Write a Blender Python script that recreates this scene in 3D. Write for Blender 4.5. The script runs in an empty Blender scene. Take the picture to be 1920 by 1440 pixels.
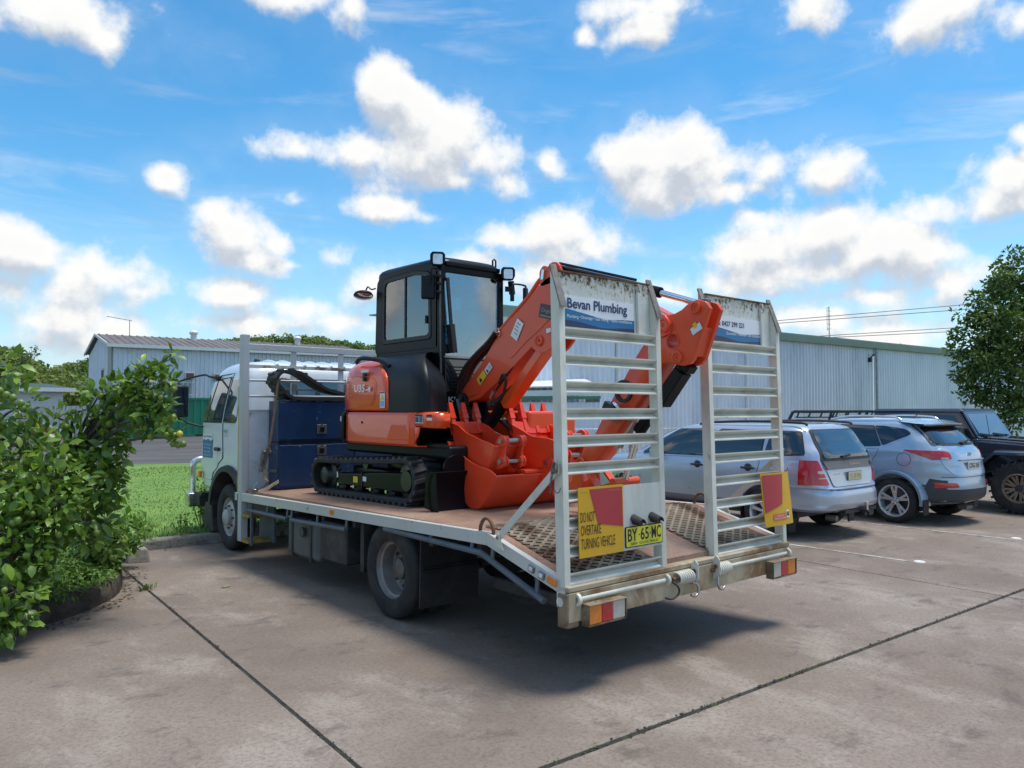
import bpy, bmesh, math, random
from mathutils import Vector, Matrix, noise as mnoise
R = math.radians
rnd = random.Random(7)
scn = bpy.context.scene
COL = scn.collection

# ------------------------------------------------------------------ camera
CAM_POS = Vector((-3.228, -3.35, 1.694))
CAM_YAW, CAM_PITCH = R(40.0), R(1.90)
cd = bpy.data.cameras.new('camera')
cam = bpy.data.objects.new('camera', cd)
COL.objects.link(cam)
cam.location = CAM_POS
cam.rotation_euler = (R(90) + CAM_PITCH, 0, -CAM_YAW)
cd.sensor_width = 36.0
cd.lens = 1438.6 / 1920 * 36.0
cd.clip_start, cd.clip_end = 0.05, 3000
scn.camera = cam

# ------------------------------------------------------------------ world, sun, exposure
SUN_EL, SUN_AZ = R(74), R(112)          # azimuth clockwise from +Y
SKY_STRENGTH = 0.10
scn.view_settings.view_transform = 'Standard'
scn.view_settings.look = 'None'
scn.view_settings.gamma = 1.0
scn.view_settings.use_curve_mapping = False
scn.view_settings.exposure = -0.06
sl = bpy.data.lights.new('sun', 'SUN')
sl.energy = 3.7
sl.angle = R(20)
sl.color = (1.0, 0.95, 0.87)
sun = bpy.data.objects.new('sun', sl)
COL.objects.link(sun)
sun.location = (0, 0, 30)
sd = Vector((math.sin(SUN_AZ) * math.cos(SUN_EL), math.cos(SUN_AZ) * math.cos(SUN_EL), math.sin(SUN_EL)))
sun.rotation_euler = (-sd).to_track_quat('-Z', 'Y').to_euler()
scn.cycles.max_bounces = 8
scn.cycles.diffuse_bounces = 3
scn.cycles.glossy_bounces = 4
scn.cycles.transparent_max_bounces = 12
scn.cycles.sample_clamp_indirect = 8
scn.cycles.use_denoising = True

# cloud lumps: azimuth from the yaw of the camera and elevation (degrees), half sizes (degrees)
def _lump(x, y, rx, ry):
    v = Vector(((x - 960) / 1438.6, 1.0, -(y - 720) / 1438.6))
    v = Matrix.Rotation(CAM_PITCH, 3, 'X') @ v
    h = math.hypot(v.x, v.y)
    return (math.atan2(v.x, v.y), math.atan2(v.z, h), rx / 1438.6, ry / 1438.6)
CLOUDS = [_lump(*c) for c in (
    (835, 265, 125, 62), (770, 180, 75, 55), (1310, 325, 140, 40), (1010, 455, 110, 40),
    (725, 185, 55, 58), (790, 215, 85, 70), (850, 240, 85, 75), (905, 290, 85, 60), (790, 300, 120, 52), (690, 285, 80, 48), (555, 290, 90, 30), (945, 335, 70, 34), (860, 340, 110, 26),
    (1045, 300, 30, 34), (1190, 300, 70, 45), (1290, 300, 85, 55), (1430, 310, 90, 45), (1540, 325, 90, 40), (1350, 360, 170, 30), (1230, 350, 80, 32),
    (1030, 440, 110, 52), (1120, 470, 62, 38), (940, 445, 50, 36), (1060, 480, 90, 30), (900, 492, 70, 26), (1000, 520, 110, 40),
    (1390, 480, 95, 48), (1545, 440, 95, 58), (1620, 470, 100, 50), (1500, 510, 190, 40), (1720, 490, 70, 42), (1810, 535, 85, 36), (1400, 420, 70, 26), (1330, 530, 90, 30), (1650, 545, 120, 22),
    (1890, 320, 75, 52), (1870, 365, 70, 38), (1760, 390, 60, 26), (1915, 250, 30, 18),
    (455, 440, 58, 46), (520, 455, 50, 36), (545, 495, 60, 24), (640, 480, 32, 30), (480, 482, 60, 24),
    (205, 520, 78, 46), (150, 540, 55, 40), (260, 550, 55, 30), (30, 468, 72, 34),
    (150, 605, 95, 28), (265, 618, 60, 30), (190, 640, 120, 26), (60, 600, 40, 14),
    (440, 552, 72, 28), (560, 580, 70, 28), (480, 610, 120, 26), (690, 540, 62, 44), (640, 610, 90, 28), (300, 660, 160, 20),
    (110, 30, 130, 42), (190, 70, 60, 32), (650, 15, 50, 40), (560, -8, 80, 20), (1190, 10, 110, 24), (1205, 45, 50, 30), (1082, 60, 20, 14), (1525, 20, 62, 38), (1735, 30, 70, 46), (1770, 5, 80, 30), (1912, 10, 34, 24),
    (320, 340, 30, 20), (552, 380, 32, 16), (745, 395, 75, 20), (800, 410, 30, 14),
    (1250, 555, 70, 34), (1560, 590, 130, 26), (1700, 620, 130, 24), (1180, 600, 120, 30), (1780, 560, 60, 30), (1330, 600, 90, 30), (-60, 540, 60, 30),
)]

world = bpy.data.worlds.new('World')
scn.world = world
world.use_nodes = True
world.cycles.sampling_method = 'NONE'

class NT:
    """small node tree helper"""
    def __init__(s, tree):
        s.t = tree
    def n(s, typ, **kw):
        nd = s.t.nodes.new(typ)
        ins = kw.pop('i', {})
        for k, v in kw.items():
            setattr(nd, k, v)
        for k, v in ins.items():
            sock = nd.inputs[k]
            if hasattr(v, 'is_output'):
                s.t.links.new(v, sock)
            else:
                sock.default_value = v
        return nd
    def m(s, op, a, b=None, c=None, clamp=False):
        ins = {0: a}
        if b is not None: ins[1] = b
        if c is not None: ins[2] = c
        return s.n('ShaderNodeMath', operation=op, use_clamp=clamp, i=ins).outputs[0]
    def v(s, op, a, b=None, out=0):
        ins = {0: a}
        if b is not None: ins[1] = b
        return s.n('ShaderNodeVectorMath', operation=op, i=ins).outputs[out]
    def mix(s, f, a, b, typ='RGBA', blend='MIX'):
        nd = s.n('ShaderNodeMix', data_type=typ, blend_type=blend)
        idx = {'RGBA': (6, 7, 2), 'FLOAT': (2, 3, 0)}[typ]
        for k, v in ((0, f), (idx[0], a), (idx[1], b)):
            if hasattr(v, 'is_output'): s.t.links.new(v, nd.inputs[k])
            else: nd.inputs[k].default_value = v
        return nd.outputs[idx[2]]
    def ramp(s, f, lo, hi, a=0.0, b=1.0, smooth=True):
        nd = s.n('ShaderNodeMapRange', interpolation_type='SMOOTHSTEP' if smooth else 'LINEAR', clamp=True)
        for k, v in zip((0, 1, 2, 3, 4), (f, lo, hi, a, b)):
            if hasattr(v, 'is_output'): s.t.links.new(v, nd.inputs[k])
            else: nd.inputs[k].default_value = v
        return nd.outputs[0]
    def noise(s, vec, scale, detail=4, rough=0.55, dist=0.0, out=0):
        return s.n('ShaderNodeTexNoise', i={'Vector': vec, 'Scale': scale, 'Detail': detail, 'Roughness': rough, 'Distortion': dist}).outputs[out]
    def link(s, a, b):
        s.t.links.new(a, b)

def build_world():
    g = bpy.data.node_groups.new('cloud_field', 'ShaderNodeTree')
    g.interface.new_socket('Dir', in_out='INPUT', socket_type='NodeSocketVector')
    g.interface.new_socket('F', in_out='OUTPUT', socket_type='NodeSocketFloat')
    h = NT(g)
    gi = h.n('NodeGroupInput'); go = h.n('NodeGroupOutput')
    d = h.v('NORMALIZE', gi.outputs[0])
    fx, fy = math.sin(CAM_YAW), math.cos(CAM_YAW)
    xr = h.v('DOT_PRODUCT', d, (fy, -fx, 0), out=1)
    yr = h.v('DOT_PRODUCT', d, (fx, fy, 0), out=1)
    sx = h.n('ShaderNodeSeparateXYZ', i={0: d})
    az = h.m('ARCTAN2', xr, yr)
    el = h.m('ARCSINE', h.m('MINIMUM', h.m('MAXIMUM', sx.outputs[2], -0.9999), 0.9999))
    nz = h.noise(d, 9.0, 7, 0.56)
    nz2 = h.noise(d, 34.0, 4, 0.6, out=0)
    big = h.n('ShaderNodeTexNoise', i={'Vector': d, 'Scale': 7.0, 'Detail': 3.0})
    wob = h.v('MULTIPLY', h.v('SUBTRACT', big.outputs[1], (0.5, 0.5, 0.5)), (0.075, 0.035, 0))
    P = h.v('ADD', h.n('ShaderNodeCombineXYZ', i={0: az, 1: el}).outputs[0], wob)
    acc = None
    for (a, e, rx, ry) in CLOUDS:
        q = h.v('MULTIPLY', h.v('SUBTRACT', P, (a, e, 0)), (1 / rx, 1 / ry, 0))
        L = h.v('LENGTH', q, out=1)
        k = min(rx, ry) * 0.55 + 0.012
        s = h.m('MULTIPLY_ADD', L, k, -k)
        acc = s if acc is None else h.m('SMOOTH_MIN', acc, s, 0.012)
    # beyond the frame the same broken cumulus goes on
    gen = h.noise(d, 3.4, 2, 0.5)
    gate = h.m('MAXIMUM', h.ramp(h.m('ABSOLUTE', az), 0.62, 0.8), h.ramp(el, 0.52, 0.68))
    gen = h.m('MULTIPLY', h.m('SUBTRACT', 0.54, gen), 0.35)
    gen = h.m('ADD', gen, h.m('MULTIPLY', h.m('SUBTRACT', 1.0, gate), 0.5))
    acc = h.m('MINIMUM', acc, gen)
    f = h.m('SUBTRACT', h.m('MULTIPLY', h.m('SUBTRACT', nz, 0.5), 0.100), acc)
    f = h.m('ADD', f, -0.001)
    f = h.m('ADD', f, h.m('MULTIPLY', h.m('SUBTRACT', nz2, 0.5), 0.030))
    h.link(f, go.inputs[0])

    t = world.node_tree
    t.nodes.clear()
    w = NT(t)
    out = w.n('ShaderNodeOutputWorld')
    tc = w.n('ShaderNodeTexCoord').outputs['Generated']
    d = w.v('NORMALIZE', tc)
    sky = w.n('ShaderNodeTexSky', sky_type='NISHITA', sun_disc=False, sun_elevation=SUN_EL, sun_rotation=SUN_AZ, air_density=1.0, dust_density=0.35, ozone_density=1.6)
    z = w.n('ShaderNodeSeparateXYZ', i={0: d}).outputs[2]
    hs = w.n('ShaderNodeHueSaturation', i={'Hue': 0.490, 'Saturation': 1.38, 'Value': 1.95, 'Color': sky.outputs[0]}).outputs[0]
    def field(vec):
        gn = w.n('ShaderNodeGroup', node_tree=g)
        w.link(vec, gn.inputs[0])
        return gn.outputs[0]
    F = field(d)
    sh = w.v('ADD', d, (0.004, 0.0, 0.027))
    F2 = field(sh)
    alpha = w.ramp(F, -0.011, 0.018)
    thin = w.ramp(F, -0.06, 0.02, 0.0, 0.10)                       # soft veil round each cloud
    cir = w.noise(w.v('MULTIPLY', d, (2.2, 2.2, 13.0)), 1.6, 5, 0.6, 0.6)
    cir = w.ramp(cir, 0.46, 0.78, 0.0, 0.38)
    veil = w.m('MAXIMUM', alpha, w.m('MAXIMUM', thin, cir))
    lit = w.ramp(w.m('SUBTRACT', F, F2), -0.020, 0.014)            # top edges catch the light, bases are grey
    depth = w.ramp(F, 0.0, 0.07)
    lit = w.m('SUBTRACT', lit, w.m('MULTIPLY', depth, 0.20))
    S = 1.0 / SKY_STRENGTH
    cc = w.mix(lit, (0.60 * S, 0.655 * S, 0.74 * S, 1), (1.06 * S, 1.06 * S, 1.04 * S, 1))
    hz = w.ramp(z, 0.0, 0.24, 0.55, 0.0)                           # paler air low down
    base = w.mix(hz, hs, (0.42 * S, 0.70 * S, 0.94 * S, 1))
    colr = w.mix(veil, base, cc)
    bg = w.n('ShaderNodeBackground', i={'Color': colr, 'Strength': SKY_STRENGTH})
    w.link(bg.outputs[0], out.inputs[0])
build_world()

# ------------------------------------------------------------------ materials
MATS = {}
def mat(name, col, rough=0.5, metal=0.0, spec=0.5, coat=0.0, var=0.0, vscale=6.0, dirt=None, dirt_amt=0.0, dscale=4.0,
        dlo=0.5, dhi=0.65, bump=0.0, bscale=60.0, rvar=0.0, stretch=(1, 1, 1), emit=None, trans=0.0, sub=None, grime=None):
    """principled material: colour with noise variation, a second noise-masked colour (dirt / rust), fine bump"""
    if name in MATS: return MATS[name]
    m = bpy.data.materials.new(name); MATS[name] = m
    m.use_nodes = True
    t = m.node_tree; t.nodes.clear(); w = NT(t)
    out = w.n('ShaderNodeOutputMaterial')
    p = w.n('ShaderNodeBsdfPrincipled')
    p.inputs['Roughness'].default_value = rough
    p.inputs['Metallic'].default_value = metal
    p.inputs['Specular IOR Level'].default_value = spec
    p.inputs['Coat Weight'].default_value = coat
    p.inputs['Coat Roughness'].default_value = 0.04
    if trans: p.inputs['Transmission Weight'].default_value = trans
    if sub: p.inputs['Subsurface Weight'].default_value = sub
    c = (*col, 1)
    if var or dirt or bump or rvar or grime:
        tc = w.n('ShaderNodeTexCoord').outputs['Object']
        oi = w.n('ShaderNodeObjectInfo').outputs['Random']
        off = w.v('MULTIPLY', w.n('ShaderNodeCombineXYZ', i={0: oi, 1: oi, 2: oi}).outputs[0], (37.0, 17.0, 53.0))
        vec = w.v('ADD', w.v('MULTIPLY', tc, stretch), off)
        if name.startswith('world_'): vec = w.v('MULTIPLY', tc, stretch)
    if var:
        n1 = w.noise(vec, vscale, 5, 0.6)
        f = w.ramp(n1, 0.28, 0.72)
        c = w.mix(f, (*[max(0, x * (1 - var)) for x in col], 1), (*[min(1, x * (1 + var * 0.7)) for x in col], 1))
    if grime:
        gcol, gamt, gs = grime
        n3 = w.noise(vec, gs, 7, 0.7)
        c = w.mix(w.ramp(n3, 0.42, 0.78, 0.0, gamt), c, (*gcol, 1))
    if dirt:
        n2 = w.noise(vec, dscale, 8, 0.68, 0.3)
        f2 = w.ramp(n2, dlo, dhi, 0.0, dirt_amt)
        c = w.mix(f2, c, (*dirt, 1))
        if metal < 0.5:
            w.link(w.ramp(f2, 0.0, 1.0, rough, min(1, rough + 0.35)), p.inputs['Roughness'])
    if rvar:
        w.link(w.ramp(w.noise(vec, vscale * 2.3, 4), 0.3, 0.7, max(0.02, rough - rvar), min(1, rough + rvar)), p.inputs['Roughness'])
    if hasattr(c, 'is_output'): w.link(c, p.inputs['Base Color'])
    else: p.inputs['Base Color'].default_value = c
    if bump:
        b = w.n('ShaderNodeBump', i={'Strength': bump, 'Distance': 0.01, 'Height': w.noise(vec, bscale, 4, 0.6)})
        w.link(b.outputs[0], p.inputs['Normal'])
    if emit:
        p.inputs['Emission Color'].default_value = (*emit[:3], 1); p.inputs['Emission Strength'].default_value = emit[3]
    w.link(p.outputs[0], out.inputs[0])
    return m

def glass_mat(name, tint, refl=1.0, base=0.04):
    m = bpy.data.materials.new(name); MATS[name] = m
    m.use_nodes = True
    t = m.node_tree; t.nodes.clear(); w = NT(t)
    out = w.n('ShaderNodeOutputMaterial')
    tr = w.n('ShaderNodeBsdfTransparent', i={'Color': (*tint, 1)})
    gl = w.n('ShaderNodeBsdfGlossy', i={'Color': (1, 1, 1, 1), 'Roughness': 0.015})
    fr = w.n('ShaderNodeFresnel', i={'IOR': 1.5}).outputs[0]
    f = w.m('ADD', w.m('MULTIPLY', fr, refl), base, clamp=True)
    ms = w.n('ShaderNodeMixShader', i={0: f, 1: tr.outputs[0], 2: gl.outputs[0]})
    w.link(ms.outputs[0], out.inputs[0])
    return m

# ------------------------------------------------------------------ mesh builder
WPOS = {}
class MB:
    def __init__(s):
        s.v = []; s.f = []; s.mi = []
    def add(s, vs, fs, mi=0):
        o = len(s.v)
        s.v.extend([tuple(v) for v in vs])
        s.f.extend([tuple(i + o for i in f) for f in fs])
        s.mi.extend([mi] * len(fs))
        return s
    def box(s, c, sz, rot=None, mi=0):
        hx, hy, hz = sz[0] / 2, sz[1] / 2, sz[2] / 2
        vs = [Vector((x, y, z)) for x in (-hx, hx) for y in (-hy, hy) for z in (-hz, hz)]
        if rot is not None:
            rot = rot if isinstance(rot, Matrix) else Matrix.Rotation(rot[1], 3, rot[0])
            vs = [rot @ v for v in vs]
        c = Vector(c)
        return s.add([v + c for v in vs], [(0, 1, 3, 2), (4, 6, 7, 5), (0, 4, 5, 1), (2, 3, 7, 6), (0, 2, 6, 4), (1, 5, 7, 3)], mi)
    def bx(s, x0, x1, y0, y1, z0, z1, mi=0):
        return s.box(((x0 + x1) / 2, (y0 + y1) / 2, (z0 + z1) / 2), (abs(x1 - x0), abs(y1 - y0), abs(z1 - z0)), None, mi)
    def prism(s, poly, ax, a, b, mi=0, inset=0.0):
        """polygon in the plane across axis ax ('x': (y,z), 'y': (x,z), 'z': (x,y)), extruded a..b"""
        def P(p, t):
            if ax == 'x': return (t, p[0], p[1])
            if ax == 'y': return (p[0], t, p[1])
            return (p[0], p[1], t)
        n = len(poly)
        vs = [P(p, a) for p in poly] + [P(p, b) for p in poly]
        fs = [tuple(range(n))[::-1], tuple(range(n, 2 * n))] + [(i, (i + 1) % n, n + (i + 1) % n, n + i) for i in range(n)]
        return s.add(vs, fs, mi)
    def hull8(s, p, mi=0):
        return s.add(p, [(0, 3, 2, 1), (4, 5, 6, 7), (0, 1, 5, 4), (1, 2, 6, 5), (2, 3, 7, 6), (3, 0, 4, 7)], mi)
    def bar(s, p0, p1, w, h, up=(0, 0, 1), mi=0):
        p0, p1 = Vector(p0), Vector(p1); d = (p1 - p0).normalized(); up = Vector(up)
        sd = d.cross(up).normalized(); u = sd.cross(d).normalized()
        q = []
        for p in (p0, p1):
            q += [p - sd * w / 2 - u * h / 2, p + sd * w / 2 - u * h / 2, p + sd * w / 2 + u * h / 2, p - sd * w / 2 + u * h / 2]
        return s.hull8(q, mi)
    def tube(s, pts, r, n=8, mi=0, closed=False, caps=True, rads=None):
        pts = [Vector(p) for p in pts]; k = len(pts)
        vs = []; prev = None
        for i, p in enumerate(pts):
            if closed: d = pts[(i + 1) % k] - pts[i - 1]
            else: d = pts[min(i + 1, k - 1)] - pts[max(i - 1, 0)]
            if d.length < 1e-9: d = Vector((0, 0, 1))
            d.normalize()
            if prev is None:
                a = Vector((0, 0, 1)) if abs(d.z) < 0.9 else Vector((1, 0, 0))
                u = d.cross(a).normalized()
            else:
                u = (prev - d * prev.dot(d))
                u = u.normalized() if u.length > 1e-6 else d.orthogonal().normalized()
            prev = u; w = d.cross(u)
            rr = rads[i] if rads else r
            for j in range(n):
                t = 2 * math.pi * j / n
                vs.append(p + (u * math.cos(t) + w * math.sin(t)) * rr)
        fs = []
        for i in range(k if closed else k - 1):
            for j in range(n):
                a, b = i * n + j, i * n + (j + 1) % n
                c, d2 = ((i + 1) % k) * n + (j + 1) % n, ((i + 1) % k) * n + j
                fs.append((a, b, c, d2))
        if caps and not closed:
            fs.append(tuple(range(n))[::-1]); fs.append(tuple(range((k - 1) * n, k * n)))
        return s.add(vs, fs, mi)
    def cyl(s, p0, p1, r0, r1=None, n=16, mi=0):
        return s.tube([p0, p1], r0, n, mi, rads=[r0, r0 if r1 is None else r1])
    def lathe(s, prof, o, ax, n=32, mi=0, closed=False, caps=True):
        """profile of (radius, height along axis)"""
        ax = Vector(ax).normalized(); u = ax.orthogonal().normalized(); w = ax.cross(u); o = Vector(o)
        vs = []
        for r, hgt in prof:
            for j in range(n):
                t = 2 * math.pi * j / n
                vs.append(o + ax * hgt + (u * math.cos(t) + w * math.sin(t)) * r)
        fs = []
        k = len(prof)
        for i in range(k if closed else k - 1):
            for j in range(n):
                fs.append((i * n + j, i * n + (j + 1) % n, ((i + 1) % k) * n + (j + 1) % n, ((i + 1) % k) * n + j))
        if not closed and caps:
            if prof[0][0] > 1e-4: fs.append(tuple(range(n))[::-1])
            if prof[-1][0] > 1e-4: fs.append(tuple(range((k - 1) * n, k * n)))
        return s.add(vs, fs, mi)
    def grid(s, rows, mi=0, closed=False):
        n = len(rows[0]); vs = [p for r in rows for p in r]
        fs = [(i * n + j, i * n + j + 1, (i + 1) * n + j + 1, (i + 1) * n + j) for i in range(len(rows) - 1) for j in range(n - 1)]
        if closed: fs += [(i * n + n - 1, i * n, (i + 1) * n, (i + 1) * n + n - 1) for i in range(len(rows) - 1)]
        return s.add(vs, fs, mi)
    def text(s, txt, o, u, v, w=None, h=None, mi=0, bold=0.0, align='L', wide=1.0):
        """flat lettering: o = lower left of the text, u / v = unit directions, fitted to width w or height h"""
        vs, fs = text_mesh(txt, bold)
        x0 = min(a for a, b in vs); x1 = max(a for a, b in vs); y0 = min(b for a, b in vs); y1 = max(b for a, b in vs)
        if w and h: kx, ky = w / (x1 - x0), h / (y1 - y0)
        elif w: kx = ky = w / (x1 - x0)
        else: kx = ky = h / (y1 - y0)
        o, u, v = Vector(o), Vector(u), Vector(v)
        return s.add([o + u * ((a - x0) * kx * wide) + v * ((b - y0) * ky) for a, b in vs], fs, mi)
    def mv(s, M):
        s.v = [tuple(M @ Vector(p)) for p in s.v]; return s
    def build(s, name, mats, parent=None, bevel=0.0, smooth=None, seg=2, base=False, rec=True):
        if not isinstance(mats, (list, tuple)): mats = [mats]
        xs = [p[0] for p in s.v]; ys = [p[1] for p in s.v]; zs = [p[2] for p in s.v]
        c = Vector(((min(xs) + max(xs)) / 2, (min(ys) + max(ys)) / 2, min(zs) if base else (min(zs) + max(zs)) / 2))
        if base == 'world': c = Vector((0, 0, 0))
        me = bpy.data.meshes.new(name)
        me.from_pydata([(p[0] - c.x, p[1] - c.y, p[2] - c.z) for p in s.v], [], s.f)
        for m in mats: me.materials.append(m)
        if len(mats) > 1: me.polygons.foreach_set('material_index', s.mi)
        if rec:
            bm = bmesh.new(); bm.from_mesh(me)
            bmesh.ops.recalc_face_normals(bm, faces=bm.faces)
            bm.to_mesh(me); bm.free()
        me.validate()
        if smooth:
            me.polygons.foreach_set('use_smooth', [True] * len(me.polygons))
            if smooth < 179: me.set_sharp_from_angle(angle=R(smooth))
        me.update()
        o = bpy.data.objects.new(name, me)
        COL.objects.link(o)
        place(o, c, parent)
        if bevel:
            bv = o.modifiers.new('edge', 'BEVEL'); bv.width = bevel; bv.segments = seg; bv.limit_method = 'ANGLE'; bv.angle_limit = R(35); bv.use_clamp_overlap = True
            if not smooth:
                bv.harden_normals = True
                me.polygons.foreach_set('use_smooth', [True] * len(me.polygons)); me.set_sharp_from_angle(angle=R(30))
        return o

def place(o, c, parent=None):
    WPOS[o] = Vector(c)
    if parent is not None:
        o.parent = parent
        o.location = Vector(c) - WPOS[parent]
    else:
        o.location = c

_TM = {}
def text_mesh(txt, bold=0.0):
    k = (txt, bold)
    if k not in _TM:
        cu = bpy.data.curves.new('lettering', 'FONT'); cu.body = txt; cu.size = 1.0; cu.offset = bold; cu.resolution_u = 3
        ob = bpy.data.objects.new('lettering', cu); COL.objects.link(ob)
        dg = bpy.context.evaluated_depsgraph_get()
        me = bpy.data.meshes.new_from_object(ob.evaluated_get(dg))
        _TM[k] = ([(v.co.x, v.co.y) for v in me.vertices], [tuple(p.vertices) for p in me.polygons])
        bpy.data.objects.remove(ob); bpy.data.curves.remove(cu); bpy.data.meshes.remove(me)
    return _TM[k]

def thing(name, label, cat, loc, group=None, kind=None):
    o = bpy.data.objects.new(name, None); COL.objects.link(o)
    o.empty_display_size = 0.3
    place(o, Vector(loc))
    o['label'] = label
    if cat: o['category'] = cat
    if group: o['group'] = group
    if kind: o['kind'] = kind
    return o
def tag(o, label, cat=None, group=None, kind=None):
    o['label'] = label
    if cat: o['category'] = cat
    if group: o['group'] = group
    if kind: o['kind'] = kind
    return o
def sub(name, loc, parent):
    o = bpy.data.objects.new(name, None); COL.objects.link(o); o.empty_display_size = 0.1
    place(o, Vector(loc), parent); return o
def copy_obj(o, parent=None, dloc=(0, 0, 0)):
    c = o.copy(); COL.objects.link(c)
    if parent is not None: c.parent = parent
    c.location = o.location + Vector(dloc)
    return c
def lerp(a, b, t): return a + (b - a) * t
def arc(cx, cy, r, a0, a1, n):
    return [(cx + r * math.cos(R(lerp(a0, a1, i / n))), cy + r * math.sin(R(lerp(a0, a1, i / n)))) for i in range(n + 1)]
def smoothpts(pts, n=6, closed=False):
    """Catmull-Rom through points"""
    P = [Vector(p) for p in pts]; k = len(P); out = []
    for i in range(k if closed else k - 1):
        p0 = P[i - 1] if (i > 0 or closed) else P[i]; p1 = P[i]; p2 = P[(i + 1) % k]
        p3 = P[(i + 2) % k] if (closed or i + 2 < k) else p2
        for j in range(n):
            t = j / n
            out.append(0.5 * ((2 * p1) + (p2 - p0) * t + (2 * p0 - 5 * p1 + 4 * p2 - p3) * t * t + (3 * p1 - p0 - 3 * p2 + p3) * t ** 3))
    if not closed: out.append(P[-1])
    return out
def roundpoly(pts, rad, n=4):
    """round the corners of a 2-D polygon; rad number or list"""
    k = len(pts); out = []
    for i in range(k):
        p = Vector(pts[i]); a = Vector(pts[i - 1]); b = Vector(pts[(i + 1) % k])
        r = rad[i] if isinstance(rad, (list, tuple)) else rad
        if r <= 0: out.append(tuple(p)); continue
        da, db = (a - p), (b - p)
        r1 = min(r, da.length * 0.48, db.length * 0.48)
        s, e = p + da.normalized() * r1, p + db.normalized() * r1
        for j in range(n + 1):
            t = j / n
            out.append(tuple(s * (1 - t) ** 2 + p * 2 * t * (1 - t) + e * t * t))
    return out

# shared materials
white_paint = mat('white_paint', (0.74, 0.75, 0.73), 0.32, coat=0.3, var=0.05, vscale=2.0, grime=((0.45, 0.42, 0.36), 0.35, 5.0))
black_rubber = mat('black_rubber', (0.022, 0.022, 0.024), 0.72, var=0.35, vscale=9, bump=0.15, bscale=120, grime=((0.10, 0.09, 0.08), 0.5, 4.0))
black_steel = mat('black_steel', (0.012, 0.013, 0.015), 0.35, coat=0.25, var=0.3, vscale=5, grime=((0.08, 0.07, 0.06), 0.25, 8.0))
black_plastic = mat('black_plastic', (0.018, 0.019, 0.022), 0.48, var=0.2, vscale=10, bump=0.05, bscale=300)
chassis_black = mat('chassis_black', (0.03, 0.032, 0.036), 0.6, var=0.4, vscale=5, grime=((0.14, 0.12, 0.10), 0.6, 4.0))
chrome = mat('chrome', (0.8, 0.8, 0.82), 0.1, metal=1.0)
steel = mat('bare_steel', (0.42, 0.41, 0.40), 0.35, metal=1.0, var=0.2)
dark_steel = mat('dark_steel', (0.16, 0.15, 0.14), 0.5, metal=0.6, var=0.3)
rust = mat('rusty_steel', (0.16, 0.085, 0.05), 0.85, var=0.45, vscale=12, bump=0.3, bscale=90)
amber = mat('amber_lens', (0.75, 0.22, 0.02), 0.18, coat=0.6, var=0.1, vscale=30)
red_lens = mat('red_lens', (0.50, 0.012, 0.018), 0.14, coat=0.8, var=0.15, vscale=40)
white_lens = mat('white_lens', (0.50, 0.47, 0.41), 0.2, coat=0.6, var=0.1, vscale=30)
lamp_lens = mat('lamp_lens', (0.75, 0.77, 0.8), 0.12, coat=1.0, metal=0.3, var=0.15, vscale=25)
dark_glass = mat('dark_glass', (0.012, 0.016, 0.020), 0.03, spec=0.7, coat=1.0)
clear_glass = glass_mat('clear_glass', (0.60, 0.76, 0.86), 1.3, 0.13)
ink_black = mat('ink_black', (0.015, 0.013, 0.012), 0.5)
ink_white = mat('ink_white', (0.82, 0.83, 0.84), 0.45)
decal_white = mat('decal_white', (0.78, 0.79, 0.80), 0.4, var=0.04)
decal_yellow = mat('decal_yellow', (0.78, 0.56, 0.03), 0.4, var=0.06)
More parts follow.
